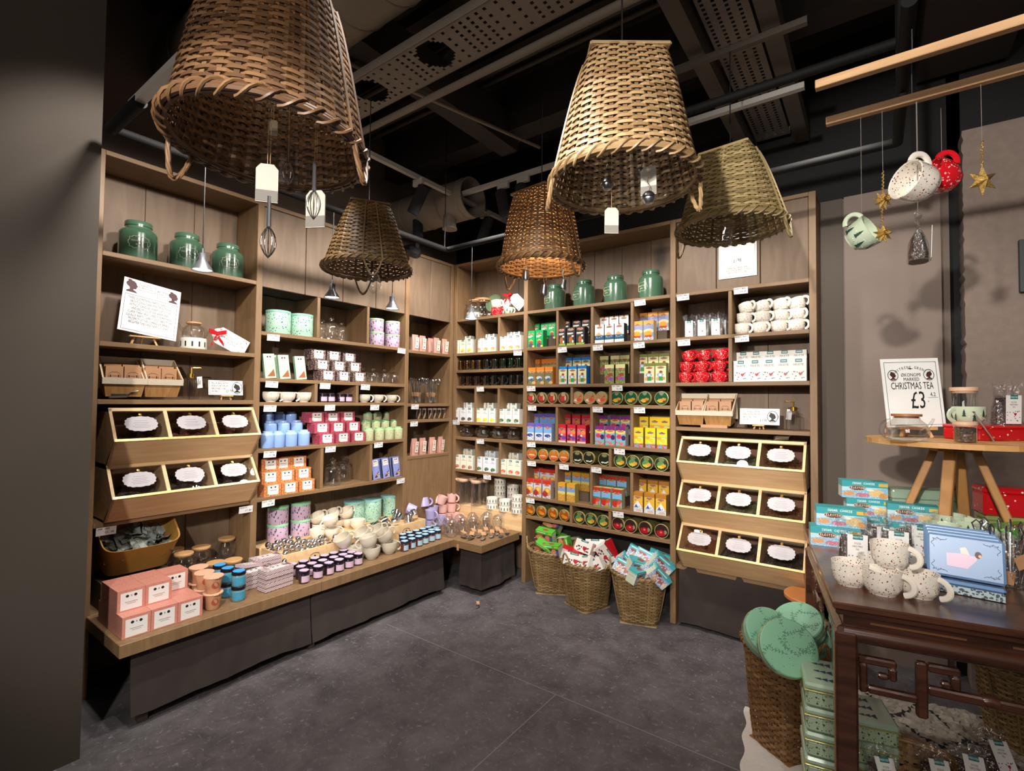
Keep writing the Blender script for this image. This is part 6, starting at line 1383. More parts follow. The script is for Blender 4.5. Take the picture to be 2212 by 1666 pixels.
# ================================================================== woven baskets
WEAVEM = Mattr('woven_bamboo', .5)
def tint(c0, c1, R, dk=.0):
    t = R.random(); a, b = lin(c0), lin(c1); k = 1-dk*R.random(); return tuple((a[i]*(1-t)+b[i]*t)*k for i in range(3))
def basket_surface(R_, a, h, bulge=.0):
    """circle of radius R_ at z=h, rounded square of half side a at z=0"""
    def S(th, t, off=0):
        t = max(0.0, t)
        c, s = math.cos(th), math.sin(th); p = 5; sq = a/((abs(c)**p+abs(s)**p)**(1/p))
        k = min(1, t*1.25)**.75; r = sq*(1-k)+(sq/a*.12+.88)*0+0
        rc = a+(R_-a)*(t**.82)+bulge*math.sin(PI*t); r = (sq*(rc/a))*(1-k)+rc*k
        return Vector(((r+off)*c, (r+off)*s, t*h))
    return S
def weave_basket(R_, a, h, n, m, cols, seed=1, gap=.93, e=.0035, dark=.25, handles=2, seg=4, straps=True, hw=.05, hh=.09):
    R = random.Random(seed); S = basket_surface(R_, a, h); b = MB(); N = n*seg; pitch = 1.0/m
    for j in range(m):
        base = tint(*cols, R, dark); t0 = (j+.5-gap/2)*pitch; t1 = (j+.5+gap/2)*pitch; vs = []; fs = []; cl = []; cur = base; ph = PI*j+ (0 if j % 2 else 0); wv_ = R.uniform(-.15, .15)*pitch
        for i in range(N):
            th = 2*PI*i/N; o = e*max(-1, min(1, 2.1*math.cos(n/2*th+ph)+.75)); q = wv_*math.sin(th*2+j)
            nar = 1-.3*max(0, -math.cos(n/2*th+ph))
            tm = (t0+t1)/2+q; hf = (t1-t0)/2*nar
            vs += [S(th, tm-hf, o-.0009), S(th, tm+hf, o-.0009), S(th, tm+hf, o+.0009), S(th, tm-hf, o+.0009)]
        for i in range(N):
            if i % (seg*R.choice((7, 9, 12))) == 0: cur = tint(*cols, R, dark)
            A_, B_ = i*4, ((i+1) % N)*4
            for q in range(4): fs.append((A_+q, B_+q, B_+(q+1) % 4, A_+(q+1) % 4)); cl.append(cur)
        b.add(vs, fs, 0, False, None, cl)
    parts = [('weave', b.mesh('weave', [WEAVEM]), [], {'kind': 'stuff'})]
    b = MB()
    for i in range(n):
        th = 2*PI*(i)/n; w = PI*2/n*.16; c = tint(cols[1], cols[0], R, .45); vs = []; M_ = 12
        for j in range(M_+1):
            t = j/M_; vs += [S(th-w, t, -.0012), S(th+w, t, -.0012), S(th+w, t, .0012), S(th-w, t, .0012)]
        fs = [(j*4+q, j*4+(q+1) % 4, j*4+4+(q+1) % 4, j*4+4+q) for j in range(M_) for q in range(4)]
        b.add(vs, fs, 0, False, None, [c]*len(fs))
    parts.append(('stakes', b.mesh('stakes', [WEAVEM]), [], {'kind': 'stuff'}))
    # braided rim: core hoops with diagonal wraps
    b = MB()
    for dz, rr, off in ((-.012, .007, .004), (-.004, .008, .006), (-.004, .007, -.006)):
        b.tube([S(2*PI*k/48, 1, off)+Vector((0, 0, dz+.003)) for k in range(48)], rr, 6, closed=True, col=tint(cols[0], cols[1], R, .1))
    K = 34
    for k in range(K):
        c = tint(cols[0], cols[1], R, .3); pts = []
        for q in range(7):
            t = q/6; th = 2*PI*(k+t*1.5)/K; an = PI*2*t*.62-1.9; pts.append(S(th, 1, .016*math.cos(an))+Vector((0, 0, -.004+.017*math.sin(an))))
        b.tube(pts, .0042, 5, col=c, flat=1)
    parts.append(('braided_rim', b.mesh('braided_rim', [WEAVEM])))
    # base: square foot
    b = MB(); c = tint(cols[0], cols[1], R, .3)
    pts = [(-a, -a, 0), (a, -a, 0), (a, a, 0), (-a, a, 0)]
    for k in range(4): b.tube([pts[k], pts[(k+1) % 4]], .006, 6, col=c)
    for k in range(11):
        x = -a+2*a*(k+.5)/11; b.box(x-a/13, x+a/13, -a, a, .001+.002*(k % 2), .003+.002*(k % 2), col=tint(*cols, R, .2)); b.box(-a, a, x-a/13, x+a/13, .004-.002*(k % 2), .006-.002*(k % 2), col=tint(*cols, R, .2))
    parts.append(('base', b.mesh('base', [WEAVEM])))
    for s in range(handles):
        b = MB(); th0 = s*PI+.0; c = tint(cols[0], cols[1], R, .2)
        for q in range(3):
            pts = []
            for k in range(15):
                u = k/14; an = th0-hw/R_+2*hw/R_*u; ar = math.sin(PI*u)
                p = S(an, 1, .006+.012*ar)+Vector((0, 0, hh*ar-.01)); w_ = u*16+q*2.1
                pts.append(p+Vector((.004*math.cos(w_)*math.cos(th0), .004*math.cos(w_)*math.sin(th0), .004*math.sin(w_))))
            b.tube(pts, .0042, 6, col=tint(cols[0], cols[1], R, .3))
        if straps:
            for sg in (-1, 1): b.tube([S(th0+sg*hw/R_, t, .007) for t in np.linspace(0.02, 1, 10)], .0042, 5, col=c, flat=1.2)
        parts.append(('handle', b.mesh('handle', [WEAVEM])))
    return ('woven_basket', 'basket', parts)
CG = ('#b89a70', '#8c6c46'); CB = ('#96704a', '#5e4028'); CD = ('#927048', '#5e4828'); CF = ('#bfa070', '#8a6c42')
FB = weave_basket(.2, .125, .35, 28, 30, CF, 5, e=.004)
# three on the floor, with loose boxes heaped in them
fb = [(at(1182, 1250, 'z', 0), .5, 'left'), (at(1284, 1278, 'z', 0), -.4, 'middle'), (at(1392, 1302, 'z', 0), .3, 'right')]
FBP = []
for (p, yaw, nm), x, y in zip(fb, (1.11, 1.49, 1.90), (.03, -.08, -.06)):
    p = Vector((x, y, 0)); FBP.append(p)
    put(FB, p, yaw+RA if nm == 'middle' else yaw, f'woven bamboo basket on the floor under the tea bay, {nm} one of three', 'floor baskets under the tea bay', .97)
gcv = cvs(44, 26, '#4a3a3a'); rect(gcv, 0, 0, 1, .28, '#58b838'); rect(gcv, .08, .08, .62, .14, '#e8f4d8'); rect(gcv, .75, .06, .97, .16, '#e8d040'); ell(gcv, .26, .34, .2, .09, '#a8582e'); ell(gcv, .25, .65, .24, .24, '#c88a58'); ell(gcv, .45, .8, .2, .2, '#d8a070'); ell(gcv, .72, .6, .16, .3, '#d87a68'); ell(gcv, .9, .6, .08, .2, '#4a5a9a'); scat(gcv, 20, '#f0d8c8', .1, .5, .9, .9)
gs = cvs(20, 26, '#d9d6c2'); rect(gs, .1, .15, .9, .19, '#a8a890'); rect(gs, .1, .3, .8, .33, '#a8a890'); rect(gs, 0, 0, 1, .12, '#58b838')
gt = cvs(44, 20, '#58b838'); ell(gt, .5, .5, .16, .22, '#a84a34')
GBX = ('tea_box', 'tea box', printed_box('tea_box', .14, .065, .085, gcv, '#58b838', '#d9d6c2', back=gs, side_cv=gs, top_cv=gt, bottom='#4aa82e'))
hcv = heart_cv(44, 26, []); HBX = ('tea_box', 'tea box', printed_box('tea_box', .135, .065, .085, hcv, '#c01824', '#e8e6e0', back=hcv, top_cv=None, side_cv=None, bottom='#c01824'))
bcv = cvs(44, 26, '#9ab8dc'); rect(bcv, 0, 0, 1, .26, '#4ab0b8'); ell(bcv, .3, .36, .22, .1, '#9a4a34'); ell(bcv, .3, .75, .2, .2, '#d8a888'); ell(bcv, .65, .65, .22, .2, '#b86a6a'); ell(bcv, .9, .7, .12, .24, '#e8d8b8'); scat(bcv, 40, '#eef2f8', 0, .4, 1, 1, 2); rect(bcv, .1, .08, .7, .14, '#d8f0f0')
bs = cvs(20, 26, '#c8ccb8'); rect(bs, .1, .2, .9, .24, '#98a090'); rect(bs, .1, .4, .8, .43, '#98a090'); rect(bs, 0, 0, 1, .14, '#4ab0b8')
bt = cvs(44, 20, '#4ab0b8'); ell(bt, .5, .5, .18, .24, '#9a4a34')
BBX = ('tea_box', 'tea box', printed_box('tea_box', .14, .065, .085, bcv, '#4ab0b8', '#c8ccb8', back=bs, side_cv=bs, top_cv=bt, bottom='#3aa0a8'))
RH = random.Random(17)
def heapboxes(P, c, specs, desc, group):
    for i, (dx, dy, z, ax, ay, az) in enumerate(specs):
        put(P, c+Vector((dx, dy, z)), eul(ax, ay, az), f'{desc}, {ORD[i]} listed from the left', group, 1.08)
def hb(P, c, specs, nm, desc, group):
    for (dx, dy, z, ax, ay, az, w_) in specs:
        put(P, c+Vector((dx, dy, z)), eul(ax, ay, az), f'{desc} {w_} in the {nm} floor basket', group, 1.08)
hb(GBX, FBP[0], [(-.14, -.02, .33, 0, 1.45, .15, 'standing on end at the left rim'), (-.03, -.05, .405, .25, .08, .1, 'on top, picture to the front'), (-.03, .02, .47, -.9, .1, .15, 'crowning the heap, green top showing'), (-.02, -.12, .33, .5, .5, .3, 'at the front left rim'), (.1, -.04, .37, .1, 1.35, .2, 'standing on end right of the top'), (.08, -.12, .32, .15, -.05, .05, 'at the front right, picture upright'), (.15, .05, .35, 0, 1.5, .9, 'at the back right, pale side showing'), (-.05, .08, .32, 0, .3, .7, 'buried at the back'), (.05, .06, .33, 0, -.4, 1.2, 'buried behind the top one'), (0, 0, .25, .1, .1, .5, 'buried in the middle')], 'left', 'green gingerbread tea box', 'green tea boxes in the basket')
hb(HBX, FBP[1], [(-.12, -.06, .33, .2, .3, .4, 'at the left rim'), (-.06, -.13, .31, -.5, .2, .6, 'with red top at the front left'), (.05, -.13, .31, -.6, -.3, -.4, 'with red top at the front'), (-.02, -.02, .39, -.4, .1, -.1, 'lying on top, left'), (.06, .02, .4, -.5, -.1, .2, 'lying on top, right'), (.13, -.02, .4, .3, .9, .5, 'standing steeply on the right'), (.1, .08, .4, .2, 1.1, .1, 'standing steeply behind'), (.13, -.1, .3, -.2, -.5, .2, 'at the front right rim'), (-.05, .08, .33, .3, .2, 1.1, 'buried at the back'), (.02, 0, .27, 0, .2, .3, 'buried in the middle'), (.12, .02, .28, 0, .3, 1.3, 'buried at the right')], 'middle', 'heart printed tea box', 'heart tea boxes in the basket')
hb(BBX, FBP[2], [(-.13, -.02, .34, .1, .9, .5, 'at the left rim'), (-.08, -.12, .33, -.35, .35, .1, 'picture forward at the front left'), (.03, -.15, .31, .3, .1, 1.4, 'end forward at the front'), (-.04, .02, .4, -.2, .4, .2, 'on top, left'), (.04, -.03, .4, -.5, .35, .1, 'crowning the heap'), (.0, -.08, .36, .4, .3, .9, 'pale side up in the middle'), (.14, -.02, .39, .2, .7, .6, 'at the upper right'), (.14, -.1, .33, .3, .8, .8, 'at the right rim'), (.07, -.08, .34, .2, 1.2, .4, 'right of the middle'), (.1, .08, .38, .1, .3, .3, 'buried at the back right'), (-.05, .08, .36, .1, .2, 1.3, 'buried at the back left'), (0, 0, .27, 0, .1, .4, 'buried in the middle')], 'right', 'turquoise winter tea box', 'turquoise tea boxes in the basket')
for p in FBP:   # folded lining that carries the boxes
    pass
# ---- basket lamps hanging upside down
HB1 = weave_basket(.24, .13, .42, 36, 40, CB, 11, e=.0045, dark=.35, hh=.1)
HB2 = weave_basket(.24, .125, .4, 32, 35, CG, 12, e=.0055, dark=.12, hh=.1)
HB3 = weave_basket(.24, .105, .36, 28, 32, CD, 13, e=.004, dark=.3, hh=.1)
HB4 = weave_basket(.24, .11, .36, 30, 32, ('#c6ae7c', '#948052'), 14, e=.004, dark=.2, hh=.1)
HB5 = weave_basket(.24, .125, .42, 32, 38, ('#b08658', '#74502e'), 15, e=.004, dark=.2, hh=.1)
WIRE = M('black_cable', '#111111', .5)
def hang(P, c, n, yaw, label, sc=1):
    c = Vector(c); n = Vector((n[0], n[1], 1)).normalized(); h = HH[id(P)]*sc
    Rm = Vector((0, 0, 1)).rotation_difference(n).to_matrix().to_4x4() @ Matrix.Rotation(yaw, 4, 'Z') @ Matrix.Rotation(PI, 4, 'X')
    org = c+n*h
    o = put(P, org, Rm, label, 'woven basket lamps under the ceiling', sc)
    cab = link('hanging_cable', MB().tube([(0, 0, 0), (0, 0, 3.3-org.z)], .003, 6).mesh('hanging_cable', [WIRE]), o)
    cab.matrix_local = o.matrix_basis.inverted() @ Matrix.Translation(org); return o, org, c
#HANG
HH = {id(HB1): .42, id(HB2): .4, id(HB3): .36, id(HB4): .36, id(HB5): .42}
HL = [(HB1, (1.981, -2.853, 2.218), (.0, .05), .6, 'largest dark woven basket lamp at the upper left'), (HB2, (2.597, -1.962, 2.29), (-.02, .01), .64, 'golden woven basket lamp hanging at the centre right'),
      (HB4, (2.725, -.992, 2.386), (0, 0), -.1, 'pale golden woven basket lamp at the far right with a clear scoop'), (HB3, (.935, -1.732, 2.292), (0, 0), -.55, 'dark olive woven basket lamp above the mint tins'), (HB5, (1.742, -1.149, 2.313), (0, 0), -.12, 'brown woven basket lamp glowing over the corner canisters')]
LAMPS = [hang(*q) for q in HL]
def pt(loc, e, r=.04, col=(1, .72, .42)):
    l = bpy.data.lights.new('basket_bulb', 'POINT'); l.energy = e; l.color = col; l.shadow_soft_size = r
    o = bpy.data.objects.new('basket_bulb', l); SC.collection.objects.link(o); o.location = loc
pt(LAMPS[4][2]+Vector((-.02, .02, .2)), 7)
pt(LAMPS[0][2]+Vector((.0, .0, .3)), .5)
# small things hanging in and under the baskets
TBAGM = M('tea_bag_paper', '#a9a498', .7); TBAGD = M('tea_bag_tea', '#6f6b64', .8)
def teabag():
    b = MB(); b.prism([(-.024, -.05), (.024, -.05), (.024, .028), (.014, .04), (-.014, .04), (-.024, .028)], -.002, .002, 0)
    b.box(-.0235, .0235, -.0032, .0032, -.048, -.022, 1); return ('hanging_tea_bag', 'tea bag', b.mesh('hanging_tea_bag', [TBAGM, TBAGD]))
TB = teabag()
def whisk(s=1):
    b = MB().tube([(0, 0, 0), (0, 0, -.07)], .0048, 8).lathe([(.0055, -.072), (.006, -.066)], 8)
    w = MB()
    for k in range(6):
        a = PI*k/6; P = [(.017*abs(math.sin(PI*t))**.8*math.cos(a)*(1 if t < 1 else 1)*s_, .017*abs(math.sin(PI*t))**.8*math.sin(a)*s_, -.07-.075*(t if s_ > 0 else t)) for s_ in (1,) for t in np.linspace(0, 1, 9)]
        w.tube(P, .0009, 4); w.tube([(-x, -y, z) for x, y, z in P], .0009, 4)
    return ('small_whisk', 'whisk', [('whisk_handle', b.mesh('whisk_handle', [STEEL])), ('wire_loops', w.mesh('wire_loops', [CHROME]))])
WH = whisk()
def strn(o, L, m=None):
    c = link('string', MB().tube([(0, 0, 0), (0, 0, L)], .0007, 4).mesh('string', [m or M('twine', '#b99a72')]), o); return c
def hangpx(P, px, py, D, yaw, label, L, group=None, sc=1, extra=None, tp=.04):
    D = D*1.16 if px < 800 else D*1.06; sc *= 1.12 if px < 800 else 1.04; c = far(px, py, D); o = put(P, c, (Matrix.Rotation(yaw, 4, 'Z') @ extra) if extra else yaw, label, group, sc)
    s = link('string', MB().tube([(0, 0, tp*sc), (0, 0, (2.635 if px < 800 else 2.68)-c.z)], .0007, 4).mesh('string', [M('twine', '#b99a72')]), o); s.matrix_local = o.matrix_basis.inverted() @ Matrix.Translation(c); return o
y0 = math.radians(36)
hangpx(TB, 577, 392, 1.12, y0+.3, 'paper tea bag hanging with a whisk under the largest basket', .36, 'hanging tea bags')
hangpx(WH, 582, 425, 1.12, 0, 'small steel whisk hanging below the left tea bag', .38, 'hanging whisks', 1, tp=0)
hangpx(TB, 682, 448, 1.15, y0-.1, 'paper tea bag hanging at the right of the largest basket', .42, 'hanging tea bags')
hangpx(WH, 680, 352, 1.15, 0, 'small steel whisk hanging in front of the right tea bag', .3, 'hanging whisks', .95, tp=0)
hangpx(WH, 624, 303, 1.3, 0, 'small steel whisk hanging deep inside the largest basket', .2, 'hanging whisks', .85, tp=0)
hangpx(TB, 591, 275, 1.25, y0, 'small paper tag hanging inside the largest basket', .2, 'hanging tea bags', .45)
hangpx(TB, 1321, 474, 1.6, y0, 'paper tea bag hanging below the golden basket', .4, 'hanging tea bags', .95)
hangpx(TB, 1401, 388, 1.52, y0-.4, 'paper tea bag hanging inside the golden basket', .3, 'hanging tea bags', 1.0)
MESHB = Mglass('wire_mesh', (.75, .75, .75), .3, .3, wrinkle=200)
INF = ('hanging_infuser', 'tea infuser', [('mesh_ball', MB().lathe([(.0001, 0), (.012, .003), (.019, .012), (.0205, .02), (.019, .029), (.012, .038), (.0001, .041)], 18).mesh('mesh_ball', [STEEL])), ('band', MB().tube([(.021*math.cos(a), .021*math.sin(a), .02) for a in np.linspace(0, 2*PI, 20, endpoint=False)], .002, 5, closed=True).mesh('band', [CHROME])), ('chain', MB().tube([(0, 0, .04), (.006, 0, .055), (-.004, 0, .07), (0, 0, .085)], .0016, 5).mesh('chain', [CHROME]))])
hangpx(INF, 1401, 442, 1.5, .5, 'steel tea infuser ball hanging under the inner tea bag', .35, 'hanging infuser balls', 1.0, tp=.08)
hangpx(INF, 1312, 412, 1.62, 1.2, 'steel tea infuser ball hanging at the left inside the golden basket', .28, 'hanging infuser balls', 1.05, tp=.08)
hangpx(INF, 1384, 385, 1.68, .2, 'steel tea infuser ball hanging at the back inside the golden basket', .28, 'hanging infuser balls', .85, tp=.08)
def hanger_scoop(): return ('clear_scoop', 'scoop', [('scoop_body', scoop_mesh(.1, .035).mesh('scoop_body', [Mglass('clear_plastic', (.88, .88, .87), .22, .06, wrinkle=12)]))])
CS = hanger_scoop()
for px, py, D, yaw, nm, sc in [(1580, 505, 2.3, .4, 'rightmost', 1.3), (806, 612, 2.8, .2, 'dark olive', 1.25)]:
    c = far(px, py, D); put(CS, c, Matrix.Rotation(y0+yaw, 4, 'Z') @ Matrix.Rotation(-1.35, 4, 'X'), f'clear plastic scoop hanging from the {nm} basket lamp', None, sc)
    s_ = link('hanging_string', MB().tube([(0, 0, .05), (0, 0, (2.745 if px > 1000 else 2.65)-c.z)], .0009, 4).mesh('string', [M('twine', '#b99a72')])); s_.location = c; tag(s_, f'thin string carrying the clear scoop under the {nm} basket', 'string')
KS = ('steel_scoop', 'scoop', [('scoop_body', scoop_mesh(.06, .022).mesh('scoop_body', [STEEL]))])
for i, (px, py) in enumerate([(1136, 595), (1180, 628), (1225, 618)]):
    c = far(px, py, 2.85-.04*i); o = put(KS, c, Matrix.Rotation(y0+.5*i, 4, 'Z') @ Matrix.Rotation(-1.4, 4, 'X'), f'steel scoop hanging under the corner basket lamp, {ORD[i]} from left', 'hanging steel scoops', 1.1)
    s_ = link('string', MB().tube([(0, 0, .06), (0, 0, 2.733-c.z)], .0009, 4).mesh('string', [M('twine', '#b99a72')]), o); s_.matrix_local = o.matrix_basis.inverted() @ Matrix.Translation(c)
# ================================================================== pendants, pipes, tracks, ducts
PIPE = M('black_pipe', '#060505', .75, spec=.2)
def pipe(p, q, r, label, name='ceiling_pipe', m=None, cat='pipe', group=None, n=14):
    c = (Vector(p)+Vector(q))/2; o = link(name, MB().tube([Vector(p)-c, Vector(q)-c], r, n).mesh(name, [m or PIPE])); o.location = c; return tag(o, label, cat, group)
ZP = 2.7
pipe((.64, -2.85, ZP), (.64, -.78, ZP), .02, 'black pipe running above the left shelving, carrying three pendants')
pipe((.64, -.78, ZP), (3.37, -.8, ZP), .02, 'black pipe running above the right shelving')
pipe((.64, -2.85, ZP), (.98, -2.85, ZP+.0), .025, 'black pipe running from the pillar corner behind the largest basket')
pipe((3.37, -.8, ZP), (3.37, -1.75, ZP), .02, 'black pipe coming forward to the wooden battens')
pipe((3.37, -1.25, 2.66), (3.37, -1.25, 3.95), .016, 'black upright drop rod above the wooden battens', group=None)
pipe((2.5, -1.22, 2.9), (3.4, -1.22, 2.9), .02, 'black pipe crossing behind the golden basket')
hk = M('hook_steel', '#0c0b0b', .8)
for i, (x, y) in enumerate([(.64, -2.83), (.64, -.8), (3.37, -.8), (2.0, -.79)]):
  if i in (1, 2): pipe((x, y, ZP), (x, y, 3.96), .003, ['thin rod holding the pipe corner by the pillar', 'thin rod holding the pipe over the far corner', 'thin rod holding the pipe at the right corner', 'thin rod holding the middle of the right pipe'][i], 'suspension_rod', MATT, 'rod')
# pendants
SILV = M('pendant_grey', '#77787c', .35, .6)
EM = M('lamp_face', '#ffffff', .5, emit=14)
def pendant():
    sh = MB().shell([(.0, .085), (.018, .084), (.019, .05), (.021, .045), (.04, .015), (.047, 0), (.044, .001), (.038, .014), (.019, .04)], 28)
    return ('pendant_lamp', 'lamp', [('lamp_shade', sh.mesh('lamp_shade', [SILV])), ('lamp_face', MB().lathe([(.0001, .006), (.04, .006), (.04, .008)], 24).mesh('lamp_face', [EM])), ('cable_grip', MB().lathe([(.006, .084), (.004, .11)], 10).mesh('cable_grip', [SILV]))])
PD = pendant()
for px, py, ax, v, nm in [(437, 585, 'x', .64, 'first pendant, before the green canisters'), (717, 644, 'x', .64, 'second pendant, above the clear jars'), (847, 668, 'x', .64, 'third pendant, above the lilac tins'), (1018, 690, 'y', -.785, 'fourth pendant, before the corner teapot')]:
    p = at(px, py, ax, v); o = put(PD, p, 0, f'small grey bell pendant lamp, {nm}', 'small grey pendant lamps', 1.0)
    cb_ = link('cable', MB().tube([(0, 0, .1), (0, 0, ZP-p.z)], .0028, 6).mesh('cable', [WIRE]), o)
    spot(p+Vector((0, 0, .0)), p+Vector((-.0, 0, -1)), 9, 95, .8, (1, .96, .9), .03, 'pendant_bulb')
# lighting track crossing
TRK = M('grey_track', '#a8a49e', .4, .1)
def track(p, q, label):
    c = (Vector(p)+Vector(q))/2; o = link('lighting_track', MB().bar(Vector(p)-c, Vector(q)-c, .034, .03).mesh('lighting_track', [TRK])); o.location = c; return tag(o, label, 'track', 'ceiling lighting tracks')
ZT = 3.2
tx_ = at(984, 424, 'z', ZT)
track((tx_.x, -2.2, ZT), (tx_.x, .28, ZT), 'grey lighting track running toward the corner'); track((-.1, tx_.y-.0, ZT), (3.0, tx_.y-.0, ZT), 'grey lighting track crossing above the tea bay')
pp = at(265, 292, 'z', 2.74); qq = at(430, 115, 'z', 2.74); track(Vector((.9, -2.85, 2.71)), Vector((1.9, -2.85, 2.71)), 'grey lighting track beside the pillar behind the largest basket')
def head():
    b = MB().lathe([(.04, -.1), (.042, -.095), (.042, .1), (.03, .105)], 22); return ('spot_light', 'spotlight', [('lamp_body', b.mesh('lamp_body', [M('anthracite', '#242327', .9, spec=.2)])), ('lamp_face', MB().lathe([(.0001, -.098), (.036, -.098), (.036, -.096)], 20).mesh('lamp_face', [MATT]))])
HD = head()
for i, (px, py, tx, ty) in enumerate([(913, 430, -.15, .45), (885, 485, -.25, -.3), (1071, 431, -.2, -.35), (1109, 415, -.2, -.35), (1062, 494, -.1, .35)]):
    on_b = i in (0, 4); v = tx_.x if on_b else tx_.y
    p = at(px, py, 'x' if on_b else 'y', v); p = at(px, py, 'z', ZT-.17); p = Vector((tx_.x, p.y, p.z)) if on_b else Vector((p.x, tx_.y, p.z))
    put(HD, p, Matrix.Rotation(tx, 4, 'X') @ Matrix.Rotation(ty, 4, 'Y'), f'dark cylindrical track spotlight, {["left of the track crossing", "lowest on the left", "first right of the crossing", "second right of the crossing", "lowest on the right"][i]}', 'dark track spotlights', 1.05)
    ad = link('track_adapter', MB().box(-.05, .05, -.012, .012, 0, .05).mesh('track_adapter', [TRK])); ad.location = p+Vector((0, 0, .112)); tag(ad, f'grey track adapter above the spotlight {["left of the crossing", "lowest on the left", "first right of the crossing", "second right of the crossing", "lowest on the right"][i]}', 'adapter')
# ducts
DUCT = M('grey_duct', '#7d7266', .6, .0, var=.08, vscale=3)
def duct(p, q, r, label, step=.35, n=36, name='air_duct'):
    p, q = Vector(p), Vector(q); L = (q-p).length; A = Asm(name, label, 'duct', p); A.r.matrix_local = Matrix.Translation(p) @ (q-p).to_track_quat('Z', 'Y').to_matrix().to_4x4()
    b = MB().shell([(r, 0), (r, L)], n).shell([(r-.01, L), (r-.01, 0)], n).shell([(r-.01, L), (r, L)], n); A.part('duct_wall', b, [DUCT])
    k = step
    while k < L: A.part('seam', MB().tube([(r*math.cos(a), r*math.sin(a), k) for a in np.linspace(0, 2*PI, 40, endpoint=False)], .005, 5, closed=True), [DUCT]); k += step
    return A
duct((-.3, -2.15, 3.62), (3.2, -2.15, 3.62), .28, 'large round spiral duct above the largest basket', .26)
duct((-.28, -.5, 3.2), (.66, -.5, 3.2), .16, 'short round duct with an open end above the corner', .22)
put(('duct_outlet', 'vent', MB().lathe([(.055, -.06), (.055, .04)], 20).lathe([(.062, -.07), (.062, -.06)], 20).mesh('duct_outlet', [DUCT])), (.45, -.55, 3.03), 0, 'round outlet with slotted face under the short corner duct')
# perforated cable tray
TRAYM = M('perforated_tray_paint', '#7c736a', .6)
def tray(x0, x1, y0, y1, z, holes, label, cell=.016):
    nx = int((x1-x0)/cell); ny = int((y1-y0)/cell); b = MB(); vs = []; fs = []
    for j in range(ny+1):
        for i in range(nx+1): vs.append((x0+i*cell, y0+j*cell, z))
    for j in range(ny):
        for i in range(nx):
            x, y = x0+(i+.5)*cell, y0+(j+.5)*cell
            if any((x-a)**2+(y-c)**2 < r*r for a, c, r in holes): continue
            if j % 2 == 1 and (i % 3 == 1) and (i//12) % 2 == 0 and 0 < j < ny-1: continue
            if j % 3 == 1 and (i % 4 == 1) and (i//12) % 2 == 1: continue
            a = j*(nx+1)+i; fs.append((a, a+nx+1, a+nx+2, a+1))
    b.add(vs, fs)
    for y in (y0, y0+ny*cell): b.box(x0, x0+nx*cell, y-.002, y+.002, z-.0, z+.05)
    o = link('cable_tray', b.mesh('cable_tray', [TRAYM])); return tag(o, label, 'cable tray')
tray(-.25, 3.6, -1.88, -1.62, 3.3, [(.98, -1.77, .095), (1.5, -1.77, .095), (.45, -1.77, .09)], 'long perforated grey cable tray with round cut-outs')
pipe((.4, -1.55, 3.28), (3.4, -1.55, 3.28), .02, 'grey conduit running beside the perforated tray', 'conduit', DUCT)
for i, y in enumerate((-1.3, -1.18, -.98, -.9)): pipe((-.2, y, 3.75), (3.5, y, 3.75), .018, f'dark conduit under the ceiling deck, {ORD[i]} from the perforated tray', 'conduit', M('dark_conduit', '#3a3430', .6), group='dark conduits')
pipe((.9, -2.0, 3.42), (1.3, -.5, 3.42), .012, 'thin rail seen through the round tray hole', 'conduit', DUCT)
# pale channels and tray at the upper right
CH = M('pale_channel', '#554d45', .8)
for i, (x0, x1) in enumerate([(2.52, 2.6), (2.86, 2.94)]):
    o = link('steel_channel', MB().box(x0, x1, -1.5, .3, 3.32, 3.42).mesh('steel_channel', [CH])); tag(o, f'{("left", "right")[i]} grey steel channel running under the upper right ceiling', 'beam')
tray(2.62, 2.84, -1.5, .3, 3.4, [], 'perforated tray between the two steel channels')
o = link('steel_channel', MB().box(2.4, 3.05, -1.0, -.97, 3.26, 3.29).mesh('steel_channel', [CH])); tag(o, 'short steel cross bar under the upper right channels', 'beam')
# dome camera
put(('dome_camera', 'camera', [('housing', MB().lathe([(.06, 0), (.062, .02), (.05, .05), (.02, .06)], 24).mesh('housing', [M('black_plastic', '#141416', .35)])), ('lens_dome', MB().lathe([(.0001, -.035), (.02, -.03), (.036, -.012), (.04, 0)], 20).mesh('lens_dome', [M('black_dome', '#050506', .05, coat=1)]))]), at(893, 548, 'x', .1), Matrix.Rotation(1.2, 4, 'Z') @ Matrix.Rotation(1.0, 4, 'X'), 'black dome security camera above the narrow corner unit')
o = link('camera_bracket', MB().box(-.3, .1, -.02, .02, -.02, .02).mesh('camera_bracket', [DARK])); o.location = at(893, 548, 'x', .1)+Vector((-.05, .0, .06)); tag(o, 'black bracket holding the dome camera', 'bracket')
# wooden battens
BAT = Mwood('pale_batten', '#c39b70', '#a87f56', (1, 12, 12), 3)
for i, (y, x0) in enumerate([(-1.635, 3.13), (-1.366, 3.142)]):
    o = link('wooden_batten', MB().box(0, 2.2, -.014, .014, -.014, .014, ch=.002).mesh('wooden_batten', [BAT])); o.location = (x0, y, 2.6); tag(o, f'{("upper", "lower")[i]} pale wooden batten hanging at the top right', 'batten', None)
    for k, x in enumerate((x0+.25, x0+1.6)): pipe((x, y, 2.614), (x, y, 3.96), .002, f'thin wire holding the {("upper", "lower")[i]} wooden batten, {("left", "right")[k]} one', 'suspension_wire', WIRE, 'wire', n=5)
